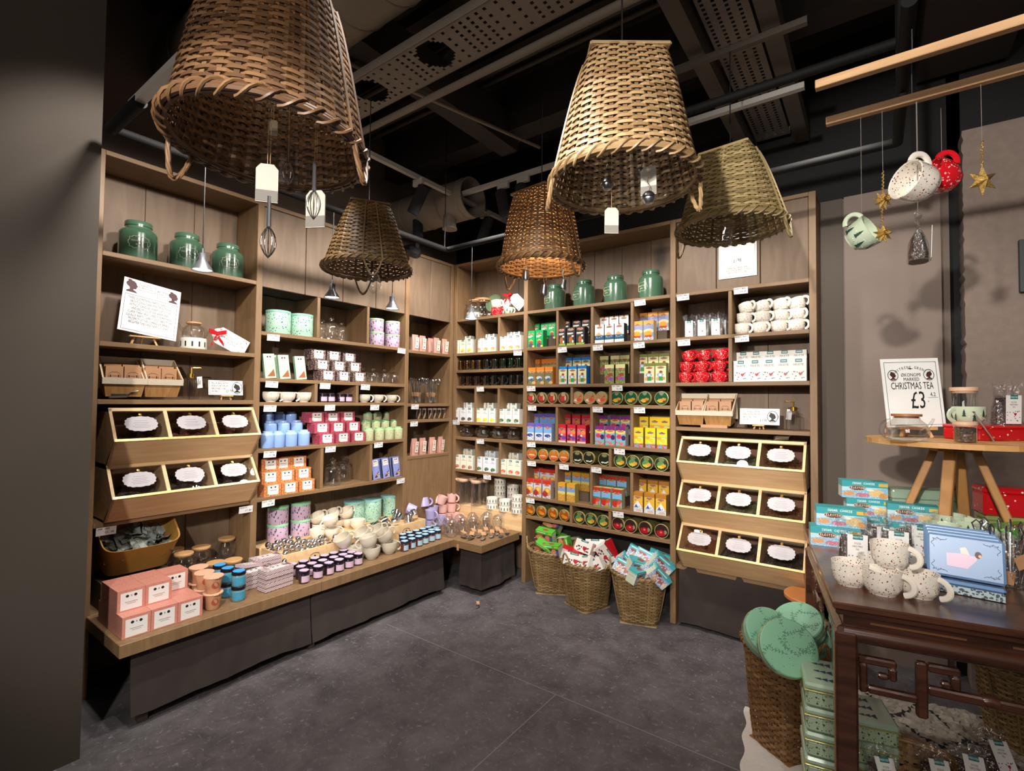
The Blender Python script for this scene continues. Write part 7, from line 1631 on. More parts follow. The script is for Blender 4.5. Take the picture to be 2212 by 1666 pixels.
# ---- things hanging from the battens
def hung(P, px, py, y, rot, label, sc=1, group=None, ztop=2.59, tp=.05):
    p = at(px, py, 'y', y); o = put(P, p, rot, label, group, sc)
    s = link('string', MB().tube([(0, 0, tp), (0, 0, ztop-p.z)], .0009, 5).mesh('string', [M('grey_cord', '#77706a', .7)]), o); s.matrix_local = o.matrix_basis.inverted() @ Matrix.Translation(p); return o
yb = -1.366
hung(TREEMUG, 1862, 508, yb, Matrix.Rotation(1.2, 4, 'Z') @ Matrix.Rotation(.0, 4, 'Y') @ Matrix.Rotation(1.15, 4, 'X') @ Matrix.Rotation(PI/2+.1, 4, 'Z') @ Matrix.Translation((0, 0, -.04)), 'sage fir tree mug hanging by its handle, opening to the left', .95)
hung(BERRY, 1983, 397, yb, Matrix.Rotation(.75, 4, 'Z') @ Matrix.Rotation(-1.35, 4, 'Y') @ Matrix.Translation((0, 0, -.04)), 'ivory berry sprig mug hanging by its handle', 1.2)
hung(REDMUG, 2035, 384, yb+.1, Matrix.Rotation(.55, 4, 'Z') @ Matrix.Rotation(-1.2, 4, 'Y') @ Matrix.Translation((0, 0, -.04)), 'red sprig mug hanging behind the ivory mug', 1.1)
hung(CBAGF, 1984, 566, yb, Matrix.Rotation(y0+.9, 4, 'Z'), 'cellophane tea bag hanging below the ivory mug', .92, tp=.15)
GLT = M('gold_glitter', '#d8b468', .35, .85, var=.3, vscale=300, bump=.6)
def star(r=.05, n=6, d=.45):
    b = MB(); vs = [(0, -.018, 0), (0, .018, 0)]; fs = []
    for k in range(2*n):
        a = PI/2+PI*k/n; q = r if k % 2 == 0 else r*d; vs.append((q*math.cos(a), 0, q*math.sin(a)))
    for k in range(2*n): a_, b_ = 2+k, 2+(k+1) % (2*n); fs += [(0, b_, a_), (1, a_, b_)]
    b.add(vs, fs)
    if n > 6:
        for k in range(6): a = k*PI/3; b.add([(.012*math.cos(a+1.5), 0, .012*math.sin(a+1.5)), (-.012*math.cos(a+1.5), 0, -.012*math.sin(a+1.5)), (.3*r*math.cos(a), -r*.8, .3*r*math.sin(a))], [(0, 1, 2)])
    return ('glitter_star', 'star ornament', b.mesh('glitter_star', [GLT]))
S6 = star(.047, 6, .42); S9 = star(.036, 9, .5)
def goldcord(p, q, label):
    c = (Vector(p)+Vector(q))/2; pts = [Vector(p)-c+(Vector(q)-Vector(p))*t+Vector((.0025*math.sin(t*40), .0025*math.cos(t*40), 0)) for t in np.linspace(0, 1, 40)]
    o = link('gold_tinsel', MB().tube(pts, .0022, 5).mesh('gold_tinsel', [GLT])); o.location = c; tag(o, label, 'cord', 'gold glitter cords')
for px, py, P, nm in [(1907, 433, S9, 'upper star of the pair'), (1907, 506, S9, 'lower star of the pair beside the sage mug'), (2122, 391, S6, 'six pointed star at the far right')]:
    put(P, at(px, py, 'y', yb), y0, f'gold glitter {nm}', 'gold glitter stars', 1.1 if P is S6 else 1)
goldcord(at(1907, 420, 'y', yb), at(1907, 370, 'y', yb), 'gold glitter cord above the pair of stars'); goldcord(at(1905, 490, 'y', yb), at(1905, 445, 'y', yb), 'gold glitter cord between the pair of stars'); goldcord(at(2122, 373, 'y', yb), at(2121, 305, 'y', yb), 'gold glitter cord above the six pointed star')
for px, pt_, nm in ((1907, 370, 'pair of gold stars'), (2121, 305, 'six pointed star')):
    p = at(px, pt_, 'y', yb); pipe(p, (p.x, p.y, 2.59), .0009, f'thin thread above the {nm}', 'hanging_thread', M('grey_cord', '#77706a', .7), 'thread', n=5)
# dark wall plate at the right edge
o = link('wall_plate', MB().box(-.015, .3, -.012, .012, -.14, .14, ch=.003).mesh('wall_plate', [M('dark_green_plate', '#25302e', .5)])); o.location = at(2209, 575, 'y', .18); tag(o, 'dark green plate on the rough plaster at the right edge', 'plate')
# ================================================================== carved table on the right
ROSE = Mwood('dark_rosewood', '#5a3424', '#33190f', (1, 8, 8), 4, .32, coat=.6)
ROSET = Mwood('worn_rosewood_top', '#6b4029', '#3c2117', (1.5, 7, 7), 3, .3, coat=.5)
EDG = M('worn_edge', '#8a5c38', .4)
PHI = math.atan2(.179, .984); TO = Vector((3.167, -1.651, 0)); TZ = .93
RT_ = Matrix.Rotation(PHI, 4, 'Z')
def TL(x, y, z=0): return TO + RT_.to_3x3() @ Vector((x, y, 0)) + Vector((0, 0, z))
T = Asm('carved_table', 'dark carved rosewood table with scroll fretwork, at the right', 'table', TO, PHI)
TW, TD = 1.25, 1.02
T.part('table_top', MB().box(0, TW, 0, TD, TZ-.022, TZ, ch=.004), [ROSET]); T.part('top_moulding', MB().box(.008, TW-.008, .008, TD-.008, TZ-.04, TZ-.022, ch=.004), [ROSE])
T.part('waist', MB().box(.03, TW-.03, .03, TD-.03, TZ-.075, TZ-.04), [ROSE])
sl = MB()
for x0, x1 in ((.1, .33), (.43, .7), (.8, 1.05)): sl.box(x0, x1, .027, .031, TZ-.062, TZ-.056)
T.part('waist_slots', sl, [EDG])
sl = MB()
for y0_, y1_ in ((.1, .4), (.55, .85)): sl.box(.027, .031, y0_, y1_, TZ-.062, TZ-.056)
T.part('waist_slots', sl, [EDG])
def beam(a, b, r=.026): 
    a, b = Vector(a), Vector(b); return MB().tube([a+(b-a)*t for t in (0, 1)], r, 14, flat=1)
za = TZ-.1
T.part('apron', beam((.03, .035, za), (TW-.03, .035, za)), [ROSE]); T.part('apron', beam((.035, .03, za), (.035, TD-.03, za)), [ROSE]); T.part('apron', beam((.03, TD-.035, za), (TW-.03, TD-.035, za)), [ROSE])
for x, y in ((.035, .035), (TW-.035, .035), (.035, TD-.035), (TW-.035, TD-.035)):
    T.part('leg', MB().box(x-.03, x+.03, y-.03, y+.03, .0, za+.01, ch=.007).box(x-.036, x+.036, y-.036, y+.036, 0, .05, ch=.008), [ROSE])
    T.part('leg_bead', MB().box(x-.034, x-.031, y-.034, y-.031, .05, za-.02), [EDG])
def fret(flip=False):
    b = MB(); z0 = za-.022; d = .012
    R_ = [(0, .1, -.04, -.062), (.004, .026, -.062, -.15), (.08, .1, -.062, -.1), (.052, .08, -.084, -.1), (.026, .15, -.128, -.15), (.146, .174, -.026, -.19), (.174, .25, -.026, -.05), (.228, .25, -.05, -.088), (.205, .228, -.07, -.088), (.174, .53, -.092, -.118)]
    for x0, x1, z1, z2 in R_: b.box(x0, x1, -d, d, z0+z1, z0+z2, ch=.005)
    for k in range(18):   # carved leafy boss in the middle of the rail
        a = k*.7; r = .004+.0022*k; b.tube([(.47+r*math.cos(a), -.014, z0-.06+r*.6*math.sin(a)), (.47+(r+.006)*math.cos(a+.7), -.017, z0-.06+(r+.006)*.6*math.sin(a+.7))], .005, 6)
    b.tube([(.3, 0, z0-.105), (.315, 0, z0-.1), (.33, 0, z0-.105)], .018, 10)
    return b.mesh('scroll_fretwork', [ROSE])
FR = fret()
T.part('scroll_fretwork', FR, None, mat=Matrix.Translation((.066, .035, 0))); T.part('scroll_fretwork', FR, None, mat=Matrix.Translation((TW-.066, .035, 0)) @ Matrix.Rotation(PI, 4, 'Z'))
T.part('scroll_fretwork', FR, None, mat=Matrix.Translation((.035, .066, 0)) @ Matrix.Rotation(PI/2, 4, 'Z')); T.part('scroll_fretwork', FR, None, mat=Matrix.Translation((.035, TD-.066, 0)) @ Matrix.Rotation(-PI/2, 4, 'Z'))
def onT(px, py): return at(px, py, 'z', TZ)
# berry mugs
for px, py, yaw, nm in [(1836, 1262, -.1, 'front left of the pyramid'), (1906, 1282, -.35, 'front middle of the pyramid'), (1985, 1288, -.55, 'front right of the pyramid'), (1893, 1248, .3, 'mostly hidden at the back of the pyramid'), (1960, 1240, .2, 'hidden behind the pyramid')]:
    put(BERRY, onT(px, py), yaw, 'ivory berry sprig mug on the carved table, '+nm, 'berry mugs on the carved table', 1.02)
p = onT(1925, 1278); put(BERRY, Vector((p.x, p.y, TZ+.0765))+Vector((-.002, .03, 0)), -.45, 'ivory berry sprig mug on top of the pyramid on the carved table', 'berry mugs on the carved table', 1.02)
# sugar cookie boxes
scv = cvs(96, 42, '#8ec2e0'); rect(scv, 0, 0, 1, .36, '#3aa6ac'); txt(scv, 'SUGAR COOKIE', 22, 3, '#e8f6f4'); rect(scv, .8, .1, 1, .26, '#e8b84a'); tri(scv, [(0, .36), (0, .6), (1, .36)], '#c4e2ea')
ell(scv, .34, .4, .19, .15, '#c8a888'); ell(scv, .34, .4, .175, .125, '#5a2a24'); txt(scv, 'CELESTIAL', 15, 14, '#f0e4d0')
for x, y, a_, b_, c_ in ((.15, .75, .13, .14, '#d8a070'), (.45, .8, .16, .12, '#c87888'), (.75, .66, .16, .22, '#e8c888'), (.9, .8, .1, .16, '#d89a58'), (.62, .5, .08, .06, '#f0e8d8')): ell(scv, x, y, a_, b_, c_)
scat(scv, 120, '#eef4f8', 0, .5, 1, 1, 1, 5)
sst = cvs(40, 42, '#3aa6ac'); rect(sst, 0, .36, 1, 1, '#c9dbe0'); SCX = ('tea_box', 'tea box', printed_box('tea_box', .185, .08, .082, scv, '#3fb0b4', '#c9dbe0', side_cv=sst))
yb_ = PHI
for lv, (px, nm) in enumerate([(1802, 'bottom left'), (1816, 'second in the left stack')]):
    q = onT(1802, 1178); put(SCX, Vector((q.x+.02*lv, q.y+.03*lv, TZ+.083*lv)), yb_, f'turquoise sugar cookie tea box, {nm}', 'turquoise sugar cookie boxes')
q = onT(1875, 1150)
for lv in range(3): put(SCX, Vector((q.x+(.0 if lv < 2 else -.02), q.y, TZ+.083*lv)), yb_+.03*lv, f'turquoise sugar cookie tea box, {("bottom", "middle", "topmost")[lv]} of the rear stack', 'turquoise sugar cookie boxes')
q = onT(1935, 1165)
for lv in range(2): put(SCX, Vector((q.x+.06, q.y+.02, TZ+.083*lv)), yb_-.1, f'turquoise sugar cookie tea box, {("lower", "upper")[lv]} one right of the cellophane bags', 'turquoise sugar cookie boxes')
for px, py, yaw, sc, nm in [(1846, 1228, -.02, 1.12, 'front left'), (1897, 1205, .3, 1.1, 'second from left'), (1936, 1218, -.1, 1.1, 'behind the mug pyramid'), (1988, 1205, -.2, 1.12, 'right of the mug pyramid')]:
    put(CBAGF, onT(px, py), y0+yaw-.35, f'cellophane spiced tea bag on the carved table, {nm}', 'cellophane bags on the carved table', sc)
# sage tree tin, red tins, green box
ttm = M('sage_tin', '#93aa94', .35, coat=.4)
def tree_tin(w, d, h, mat=ttm, nt=3, tm='fir_green'):
    b = MB().box(-w/2, w/2, -d/2, d/2, 0, h*.78, ch=.008); l = MB().box(-w/2-.003, w/2+.003, -d/2-.003, d/2+.003, h*.76, h, ch=.01); t = MB()
    for k in range(nt):
        x = w*(-.28+.28*k); s = h*.22
        for (w_, z0, z1) in ((.28, .2, 1), (.36, -.3, .5), (.44, -.8, 0)): t.add([(x-w_*s, -d/2-.0015, h*.42+z0*s), (x+w_*s, -d/2-.0015, h*.42+z0*s), (x, -d/2-.0015, h*.42+z1*s)], [(0, 1, 2)])
    return ('picture_tin', 'tin', [('tin_body', b.mesh('tin_body', [mat])), ('lid', l.mesh('lid', [mat])), ('printed_trees', t.mesh('printed_trees', [M(tm, '#1f3f36')]))])
q = far(1990, 1100, 2.42); put(tree_tin(.29, .12, .21), Vector((q.x, q.y, TZ)), y0-.25, 'large sage tin with dark fir trees behind the bamboo stand legs')
REDT = Mspeck('red_snow_tin', '#c4141c', [('#f4e4dc', 32, .14, (1, 1, 1)), ('#e87a3a', 22, .16, (1, 1, 2))], .22, coat=.6)
q = far(2190, 1100, 2.3); put(tree_tin(.24, .1, .11, M('olive_tin', '#8a9a5a', .4), 0), Vector((q.x, q.y, TZ)), y0-.4, 'olive green tin under the red tin at the right edge')
put(tree_tin(.26, .12, .13, REDT, 0), Vector((q.x, q.y, TZ+.1115)), y0-.4, 'bright red snow tin stacked at the right edge under the round stand')
q = far(2195, 1150, 2.0); put(GBX, Vector((q.x, q.y, TZ)), y0+.3, 'green gingerbread tea box at the right edge of the carved table', None, 1.6)
# tree mugs in pairs
for px, D, n, nm in [(2036, 1.95, 2, 'left'), (2072, 1.83, 2, 'front'), (2094, 2.02, 2, 'right'), (2052, 2.12, 2, 'back')]:
    q = far(px, 1180, D)
    for k in range(n): put(TREEMUG, Vector((q.x, q.y, TZ+.0785*k)), J.uniform(-.6, .2), f'sage fir tree mug, {("lower", "upper")[k]} one of the {nm} pair on the carved table', 'fir tree mugs on the carved table', .95)
# blue angel tins
AB = M('powder_blue_tin', '#7799c4', .4, coat=.15)
def angel_tin(w=.185, d=.13, h=.042):
    b = MB().box(-w/2, w/2, -d/2, d/2, 0, h*.66, ch=.008); l = MB().box(-w/2-.003, w/2+.003, -d/2-.003, d/2+.003, h*.64, h, ch=.007)
    cv = cvs(60, 12, '#c6d8dc'); R = random.Random(2)
    for k in range(60): ell(cv, R.random(), R.random(), .018, .13, '#4a5a68')
    s = MB().grid(cv, (-w/2, -d/2-.0008, .002), (w, 0, 0), (0, 0, h*.6)).grid(cv, (w/2+.0008, -d/2, .002), (0, d, 0), (0, 0, h*.6))
    p = MB(); z = h+.0006
    p.add([(-.045, -.032, z), (.005, -.034, z), (.028, -.004, z), (.03, .008, z), (-.012, .012, z), (-.046, .008, z)], [(0, 1, 2, 3, 4, 5)], 0)
    p.add([(-.01, .012, z), (.012, .01, z), (.002, .034, z), (-.012, .03, z)], [(0, 1, 2, 3)], 1)
    p.add([(.032+.0085*math.cos(a), .014+.011*math.sin(a), z+.0002) for a in np.linspace(0, 2*PI, 14, endpoint=False)], [list(range(14))], 2)
    p.add([(.036+.004*math.cos(a), .011+.005*math.sin(a), z+.0005) for a in np.linspace(0, 2*PI, 10, endpoint=False)], [list(range(10))], 3)
    v = MB()
    for sx in (-1, 1):
        for sy in (-1, 1):
            v.tube([(sx*(w/2-.012-.004*math.sin(t*9)-.035*t), sy*(d/2-.014-.003*math.cos(t*9)), z) for t in np.linspace(0, 1, 12)], .0007, 4); v.tube([(sx*(w/2-.012-.004*math.sin(t*9)), sy*(d/2-.014-.03*t), z) for t in np.linspace(0, 1, 10)], .0007, 4)
            for k in range(5): v.cbox((sx*(w/2-.014-.006*k), sy*(d/2-.016-.003*(k % 2)), z), (.004, .002, .0008))
    return ('angel_tin', 'tin', [('tin_body', b.mesh('tin_body', [AB])), ('lid', l.mesh('lid', [AB])), ('printed_band', s.mesh('printed_band', [PR])), ('painted_angel', p.mesh('painted_angel', [M('angel_dress', '#e2c6dc', .5), M('angel_wing', '#e8dcd0', .5), M('brown_hair', '#5a2e24', .5), M('skin_print', '#e0b49a', .5)])), ('painted_vines', v.mesh('painted_vines', [M('slate_vines', '#4a6078', .5)]))])
AT = angel_tin(); q = onT(2088, 1285); ay = math.radians(-4)
put(AT, q+Vector((0, .045, 0)), ay, 'pale blue angel tin lying flat under the leaning ones', 'pale blue angel tins')
for k in range(4):
    put(AT, q+Vector((.0, .035+.052*k, .046+.062)), Matrix.Rotation(ay, 4, 'Z') @ Matrix.Rotation(math.radians(74), 4, 'X'), f'pale blue angel tin leaning upright, {ORD[k]} from the front', 'pale blue angel tins')
for k in range(1, 4):
    put(AT, q+Vector((.004*k, .045+.12*1, .0425*(k-1))), ay, f'pale blue angel tin lying behind, {ORD[k-1]} from the bottom', 'pale blue angel tins') if k < 2 else None
# steel tea sticks in a clear wrap at the right edge
q = onT(2180, 1262); put(('clear_wrap', 'bag', MB().shell([(.0001, .002), (.06, .002), (.072, .06), (.068, .13), (.085, .19)], 26, wob=.05).mesh('clear_wrap', [CELLO])), q, 0, 'crinkled clear wrap holding steel tea sticks at the right edge')
BST = ('tea_stick', 'tea stick', [('steel_stick', MB().tube([(0, 0, .004), (0, 0, .17)], .003, 6).tube([(0, 0, .168), (.012, 0, .18), (.014, 0, .205), (0, 0, .215), (-.01, 0, .2), (-.004, 0, .18)], .0028, 6).mesh('steel_stick', [CHROME]))])
for k in range(14):
    a = 2*PI*k/14; r_ = .035 if k % 2 else .018
    put(BST, q+Vector((r_*math.cos(a), r_*math.sin(a), 0)), Matrix.Rotation(a, 4, 'Z') @ Matrix.Rotation(.22, 4, 'Y'), 'steel tea stick standing in the clear wrap at the right edge', 'tea sticks in the clear wrap')
for k, (dx, dz, r1) in enumerate([(-.045, .11, .5), (.03, .1, -.4), (-.02, .04, .2)]):
    tg_ = link('paper_tag', MB().box(-.026, .026, -.0008, .0008, -.022, .022).mesh('paper_tag', [KRAFT])); tg_.matrix_world = place(q+Vector((dx*.8, -.075+.0*k, dz)), Matrix.Rotation(y0, 4, 'Z') @ Matrix.Rotation(r1, 4, 'Y')); tag(tg_, f'kraft paper tag on the wrapped tea sticks, {("upper left", "upper right", "low")[k]} one', 'tag')
# ---- round bamboo stand
BMB = Mwood('bamboo_stand', '#c8955a', '#a87440', (3, 3, 3), 6, .45, coat=.2); BMB2 = M('bamboo_leg', '#b8844c', .45, var=.2, vscale=14)
SZ = 1.396; sc_ = at(2063, 950, 'z', SZ); SR = .324
S_ = Asm('round_stand', 'round bamboo stand on splayed legs on the carved table', 'stand', (sc_.x, sc_.y, TZ))
h_ = SZ-TZ
A2 = MB(); nst = 14
for k in range(nst):  # laminated strips of the round top
    x0 = -SR+2*SR*k/nst; x1 = -SR+2*SR*(k+1)/nst-.0012; P = []
    for i in range(7): x = x0+(x1-x0)*i/6; P.append((x, math.sqrt(max(1e-6, SR*SR-x*x))))
    pts = [(x, -y) for x, y in P]+[(x, y) for x, y in P[::-1]]; n = len(pts)
    vs = [(x, y, h_-.022) for x, y in pts]+[(x, y, h_) for x, y in pts]
    b = MB().add(vs, [tuple(range(n))[::-1], tuple(range(n, 2*n))]+[(i, (i+1) % n, n+(i+1) % n, n+i) for i in range(n)])
    S_.part('top_strip', b, [M('bamboo_strip_%d' % (k % 3), ('#cf9c60', '#bf8a4e', '#d6a86e')[k % 3], .45, var=.12, vscale=20)], mat=Matrix.Rotation(y0+.9, 4, 'Z'))
S_.part('cross_block', MB().box(-.1, .1, -.03, .03, h_-.05, h_-.0225, ch=.004), [BMB2], mat=Matrix.Rotation(y0, 4, 'Z')); S_.part('cross_block', MB().box(-.03, .03, -.1, .1, h_-.05, h_-.0225, ch=.004), [BMB2], mat=Matrix.Rotation(y0, 4, 'Z'))
for k, (tx, ty) in enumerate([(-.17, -.12), (.17, -.12), (-.17, .14), (.17, .14)]):
    S_.part('leg', MB().bar((tx, ty, .0), (tx*.3, ty*.3, h_-.03), .042, .03, ch=.004), [BMB2], mat=Matrix.Rotation(y0, 4, 'Z'))
def onS(px, py): return at(px, py, 'z', SZ)
# sign
SX = Vector((sc_.x, sc_.y, SZ)); fwd = Vector((-math.sin(y0), math.cos(y0), 0)); rgt = Vector((math.cos(y0), math.sin(y0), 0))
def ST(px, d):  # point on the stand at a column, d metres behind the stand's centre line
    k = (px-CX)/F; dep = (SX-CAM).dot(_w)+d; return Vector(((CAM+dep*(_w+k*_r)).x, (CAM+dep*(_w+k*_r)).y, SZ))
BE = easel(.17, .05, th=.014, back=.06); p = ST(1979, .13); put(BE, p+Vector((0, 0, .0)), y0, 'beech easel on the round stand under the christmas tea sign')
def c5(A, w, h):
    A.part('printed_border', frame_line(-w*.45, w*.45, h*.03, h*.95, .0014, -.0018, INK), None)
    for s, ch in enumerate('SØSTRENE GRENES'):
        a = (s-7)*.098; R0 = .115
        put_text(A, ch, .0175, R0*math.sin(a), h*.86-R0+R0*math.cos(a)-.002, roll=a, narrow=.8)
    put_text(A, 'ØKONOMI\nMARKED', .0225, 0, h*.735, narrow=.82)
    for s in (-1, 1): A.part('printed_oval', oval_ring(.023, .025, s*w*.31, h*.755, -.002, .0015, INK), None); A.part('silhouette', head_mesh(INKB, .037, s*w*.31, h*.748, -.0018, s > 0), None)
    A.part('printed_leaf', MB().box(-.012, .012, -.0022, -.0015, h*.845, h*.853).box(-.004, .004, -.0022, -.0015, h*.84, h*.86), [INKB])
    put_text(A, 'CHRISTMAS TEA', .047, 0, h*.55, narrow=.56); put_text(A, '£3', .115, .02, h*.27, narrow=.6); put_text(A, '4.2', .026, w*.34, h*.44, narrow=.8); A.part('underline', MB().box(w*.25, w*.42, -.0022, -.0015, h*.42, h*.424), [INK]); put_text(A, '.', .04, w*.25, h*.36)
sign('christmas_tea_sign', 'white christmas tea price sign on easel on the round stand', .262, .325, ST(1979, .115)+Vector((0, 0, .05)), Matrix.Rotation(y0-.06, 4, 'Z') @ Matrix.Rotation(-.1, 4, 'X') @ Matrix.Rotation(-.03, 4, 'Y'), c5)
GT2 = big_teapot(.078, .098, M('walnut_lid', '#a87048', .45, var=.1), 1, -1)
put(GT2, ST(1957, -.1), y0, 'clear glass teapot with wooden lid before the christmas tea sign', None, 1.0)
put(TALLJAR, ST(2082, .17), 0, 'tall glass canister with pale lid at the back of the round stand', None, .98)
p = ST(2135, .02); put(tree_tin(.3, .16, .068, REDT, 0), p, y0+.12, 'flat bright red snow tin on the round stand')
put(TREEMUG, p+rgt*(-.09)+Vector((0, 0, .0688)), Matrix.Rotation(y0+PI, 4, 'Z'), 'sage fir tree mug with handle left on the flat red tin', None, 1.0)
put(CBAGF, p+rgt*(.075)-fwd*.0+Vector((0, 0, .0688)), y0-.1, 'cellophane spiced tea bag standing on the flat red tin', None, 1.08)
jr = MB().shell([(0, .002), (.034, .002), (.037, .007), (.037, .07)], 24)
put(('spice_jar', 'jar', [('glass_body', jr.mesh('glass_body', [GLASS])), ('tea_filling', MB().lathe([(.034, .004), (.0345, .058), (.03, .061), (.0001, .063)], 22).mesh('tea_filling', [TEAMS[0]])), ('lid', MB().lathe([(.0355, .066), (.0355, .071), (.04, .072), (.04, .084), (.038, .085)], 24).mesh('lid', [M('pale_wood_lid', '#e0b796')]))]), ST(2083, -.155), 0, 'small glass jar of dark tea with pale lid before the flat red tin')
pa, pb = ST(2146, -.14), ST(2102, -.09)+Vector((0, 0, .125))
cst = (pa+pb)/2; o = link('steel_stirrer', MB().tube([pa+Vector((0, 0, .003))-cst, pb-cst], .003, 8).lathe([(.0001, -.004), (.008, 0), (.0001, .004)], 12, 0, Matrix.Translation(pb-cst)).mesh('steel_stirrer', [CHROME])); o.location = cst; tag(o, 'thin steel stirrer leaning on the sage mug on the round stand', 'stirrer')
# ================================================================== around and under the table
SPRIG = Mspeck('mint_sprig_tin', '#8cc0a0', [('#4f7a60', 60, .1, (1, 1, 1))], .22, coat=.6)
def sprigs():
    b = MB(); R = random.Random(12); z = .0634
    for k in range(13):
        a = R.random()*6.28; r = .02+.065*R.random(); x, y, h = r*math.cos(a), r*math.sin(a), R.random()*6.28; P = []
        for q in range(9):
            if x*x+y*y > .0092: break
            P.append((x, y, z)); x += .006*math.cos(h); y += .006*math.sin(h); h += R.uniform(-.3, .45)
            for s in (-1, 1):
                t = h+s*1.0; c_, s_ = math.cos(t), math.sin(t)
                if q % 2: b.add([(x, y, z+.0003), (x+.005*c_-.0016*s_, y+.005*s_+.0016*c_, z+.0003), (x+.009*c_, y+.009*s_, z+.0003), (x+.005*c_+.0016*s_, y+.005*s_-.0016*c_, z+.0003)], [(0, 1, 2, 3)])
        if len(P) > 2: b.tube(P, .0005, 4)
    return b.mesh('printed_sprigs', [M('sprig_print', '#41705e', .5)])
RTN = ('sprig_tin', 'tin', [('tin_body', MB().lathe([(.098, 0), (.1, .003), (.1, .05)], 44).mesh('tin_body', [SPRIG])), ('lid', MB().lathe([(.103, .036), (.1035, .04), (.103, .058), (.099, .0625), (.0001, .063)], 44).mesh('lid', [SPRIG])), ('printed_sprigs', sprigs()), ('gold_rim', MB().tube([(.1035*math.cos(a), .1035*math.sin(a), .037) for a in np.linspace(0, 2*PI, 44, endpoint=False)], .0014, 5, closed=True).mesh('gold_rim', [M('gold_line', '#d8cc8a', .3, .6)]))])
TBK = weave_basket(.175, .105, .46, 34, 32, ('#b88a5a', '#8a6238'), 31, e=.004, dark=.25, handles=1)
bq = Vector((2.94, -.93, 0)); put(TBK, bq, -.6, 'tall woven basket of round mint tins beside the carved table')
for px, py, D, rx, rz, nm in [(1703, 1400, 1.9, 1.0, y0-.15, 'facing front at the basket rim'), (1664, 1368, 2.08, .85, y0+.1, 'at the left behind the front one'), (1722, 1345, 2.2, .62, y0-1.0, 'on top, tilted to the right'), (1752, 1398, 2.22, 1.15, y0-.9, 'at the right behind the front one'), (1765, 1352, 2.4, .9, y0-.5, 'at the back right'), (1735, 1410, 2.3, .3, y0, 'buried in the middle')]:
    c = far(px, py, D); Rr = Matrix.Rotation(rz, 4, 'Z') @ Matrix.Rotation(rx, 4, 'X'); put(RTN, c-(Rr.to_3x3() @ Vector((0, 0, .05))), Rr, 'round mint tin with sprig print '+nm, 'round mint sprig tins', 1.0)
# stack of sage tins with trees beside the table leg
SGT = Mspeck('sage_leaf_print', '#a9bf9e', [('#3c4a44', 70, .25, (1, 1.8, 1)), ('#3c4a44', 85, .2, (1.8, 1, 1))], .3, coat=.4)
def sq_tin(w=.15, d=.2, h=.083):
    t = MB()
    for k in range(3):
        x = .01; y = -d*.28+d*.28*k
        for j in range(3): t.add([(x-.035+.02*j, y-.008-.004*j, h+.0008), (x-.035+.02*j, y+.008+.004*j, h+.0008), (x-.055+.02*j, y, h+.0008)], [(0, 1, 2)])
    return ('square_tin', 'tin', [('tin_body', MB().box(-w/2, w/2, -d/2, d/2, 0, h*.7, ch=.01).mesh('tin_body', [SGT])), ('lid', MB().box(-w/2-.003, w/2+.003, -d/2-.003, d/2+.003, h*.7, h, ch=.008).mesh('lid', [M('sage_lid_gloss', '#a6bda6', .2, coat=.7)])), ('printed_trees', t.mesh('printed_trees', [M('navy_trees', '#243a52', .4)])), ('gold_rim', MB().box(-w/2-.0045, w/2+.0045, -d/2-.0045, d/2+.0045, h*.7, h*.725, ch=.004).mesh('gold_rim', [M('gold_line', '#d8cc8a')]))])
SQ = sq_tin(); c = far(1772, 1440, 1.78)
for k in range(7): put(SQ, Vector((c.x+.02, c.y+.01, .0838*k+.001)), Matrix.Rotation(PHI+.0, 4, 'Z'), f'square sage leaf print tin, {ORD[k]} from the floor in the stack by the table leg', 'sage tins in the outer stack')
for k in range(4): put(SQ, Vector((c.x+.13, c.y+.36, .0838*k+.001)), Matrix.Rotation(PHI+.1, 4, 'Z'), f'square sage leaf print tin, {ORD[k]} from the floor in the stack under the table', 'sage tins under the table', 1.0)
# wooden stool behind
st = Asm('wooden_stool', 'small round wooden stool mostly hidden behind the carved table corner', 'stool', (2.99, -.18, 0))
st.part('seat', MB().lathe([(.15, .43), (.155, .435), (.155, .45), (.15, .455), (.0001, .4555)], 36), [M('orange_wood', '#c07a44', .45, var=.15, vscale=9)])
for k in range(3): a = k*2.1+.4; st.part('leg', MB().bar((.13*math.cos(a), .13*math.sin(a), 0), (.08*math.cos(a), .08*math.sin(a), .43), .028, .028, ch=.003), [BMB2])
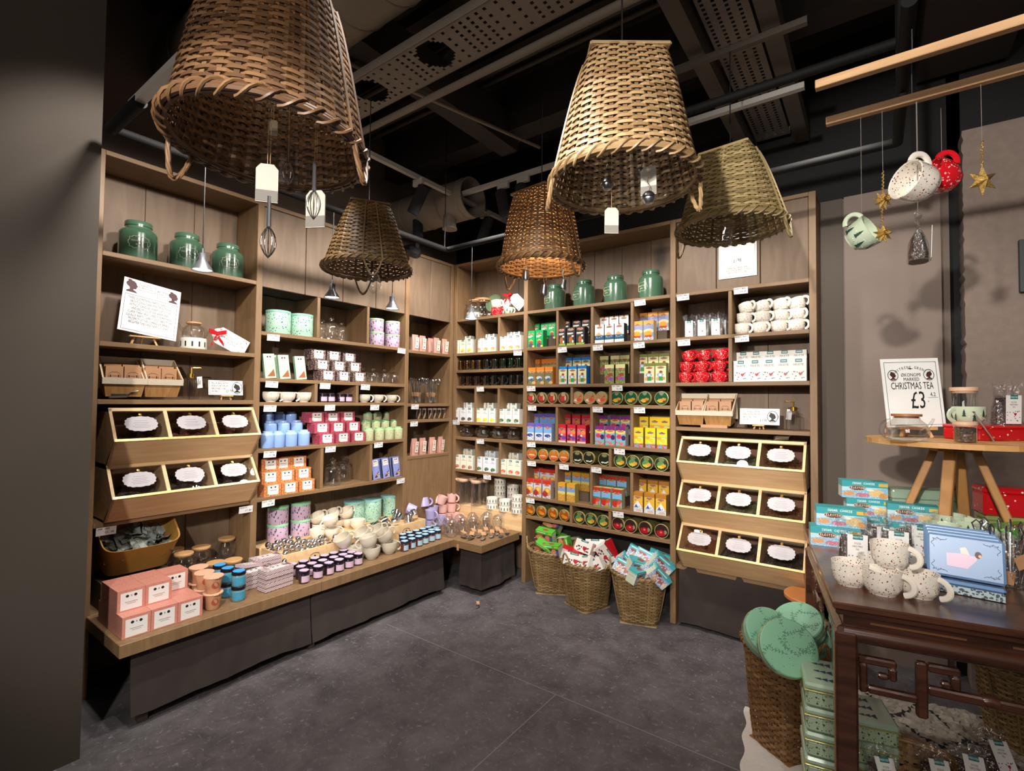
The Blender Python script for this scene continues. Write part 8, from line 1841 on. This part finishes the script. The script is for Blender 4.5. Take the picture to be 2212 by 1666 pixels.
# rug and white cloth on the floor
def shag():
    b = MB(); nx, ny = 70, 60; W_, H_ = 1.1, .95; vs = []; fs = []; R = random.Random(9)
    for j in range(ny+1):
        for i in range(nx+1): x, y = W_*i/nx, H_*j/ny; vs.append((x+R.uniform(-.006, .006), y+R.uniform(-.006, .006), .016+.01*mn.noise(Vector((x*22, y*22, 0)))+R.uniform(-.006, .007)))
    cl = []
    for j in range(ny):
        for i in range(nx):
            a = j*(nx+1)+i; fs.append((a, a+1, a+nx+2, a+nx+1)); x, y = W_*i/nx, H_*j/ny
            q_ = abs(((x*2.2+y*1.4+.05*math.sin(y*20)) % .55)-.27) < .018 or abs(((x*2.0-y*1.9+.05*math.sin(x*23)) % .7)-.3) < .018
            cl.append(lin('#2a2624') if q_ else tint('#bdb3a6', '#a39a8e', R, .12))
    return b.add(vs, fs, 0, False, None, cl).mesh('shaggy_rug', [Mattr('rug_wool', .95)])
o = link('shaggy_rug', shag()); o.matrix_local = place(Vector((3.3, -1.15, 0)), .18); tag(o, 'cream shaggy rug with black diamond lines under the carved table', 'rug')
def wcloth():
    b = MB(); n = 24; vs = []; fs = []
    for j in range(n+1):
        for i in range(n+1): x, y = .3*i/n, .62*j/n; vs.append((x+.008*math.sin(y*30)*(i in (0, n)), y, .004+.005*abs(mn.noise(Vector((x*14, y*10, 2))))))
    for j in range(n):
        for i in range(n): a = j*(n+1)+i; fs.append((a, a+1, a+n+2, a+n+1))
    return b.add(vs, fs, 0, True).mesh('floor_cloth', [M('off_white_cloth', '#cfc8c0', .9, bump=.3, vscale=60)])
o = link('floor_cloth', wcloth()); o.matrix_local = place(Vector((2.83, -1.34, 0)), .16); tag(o, 'off-white cloth lying on the floor under the tall basket', 'cloth')
# low wicker bowl with cellophane bags
WB = weave_basket(.22, .17, .13, 26, 9, ('#d0a468', '#8a5c34'), 41, e=.006, dark=.3, handles=0)
wq = at(1985, 1690, 'z', .13); wq = Vector((wq.x, wq.y, .026)); put(WB, wq, .2, 'low wicker bowl of cellophane tea bags under the carved table', None, 1.0)
for px, D, tx, rz, nm in [(1915, 0, -.8, -.25, 'left'), (2025, .0, -.6, -.3, 'middle'), (2098, .02, -.7, -.45, 'right'), (2160, .1, -.7, -.2, 'far right')]:
    k = (px-CX)/F; dep = (wq-CAM).dot(_w)+D-.06; P3 = CAM+dep*(_w+k*_r); put(CBAGF, Vector((P3.x, P3.y, .135)), Matrix.Rotation(y0+rz, 4, 'Z') @ Matrix.Rotation(tx, 4, 'X'), f'cellophane spiced tea bag, {nm} one in the low wicker bowl', 'cellophane bags in the wicker bowl', 1.05)
q = at(2245, 1640, 'z', .02); put(FB, Vector((q.x, q.y+.1, 0.028)), .9, 'woven basket at the right edge under the carved table', None, 1.0)
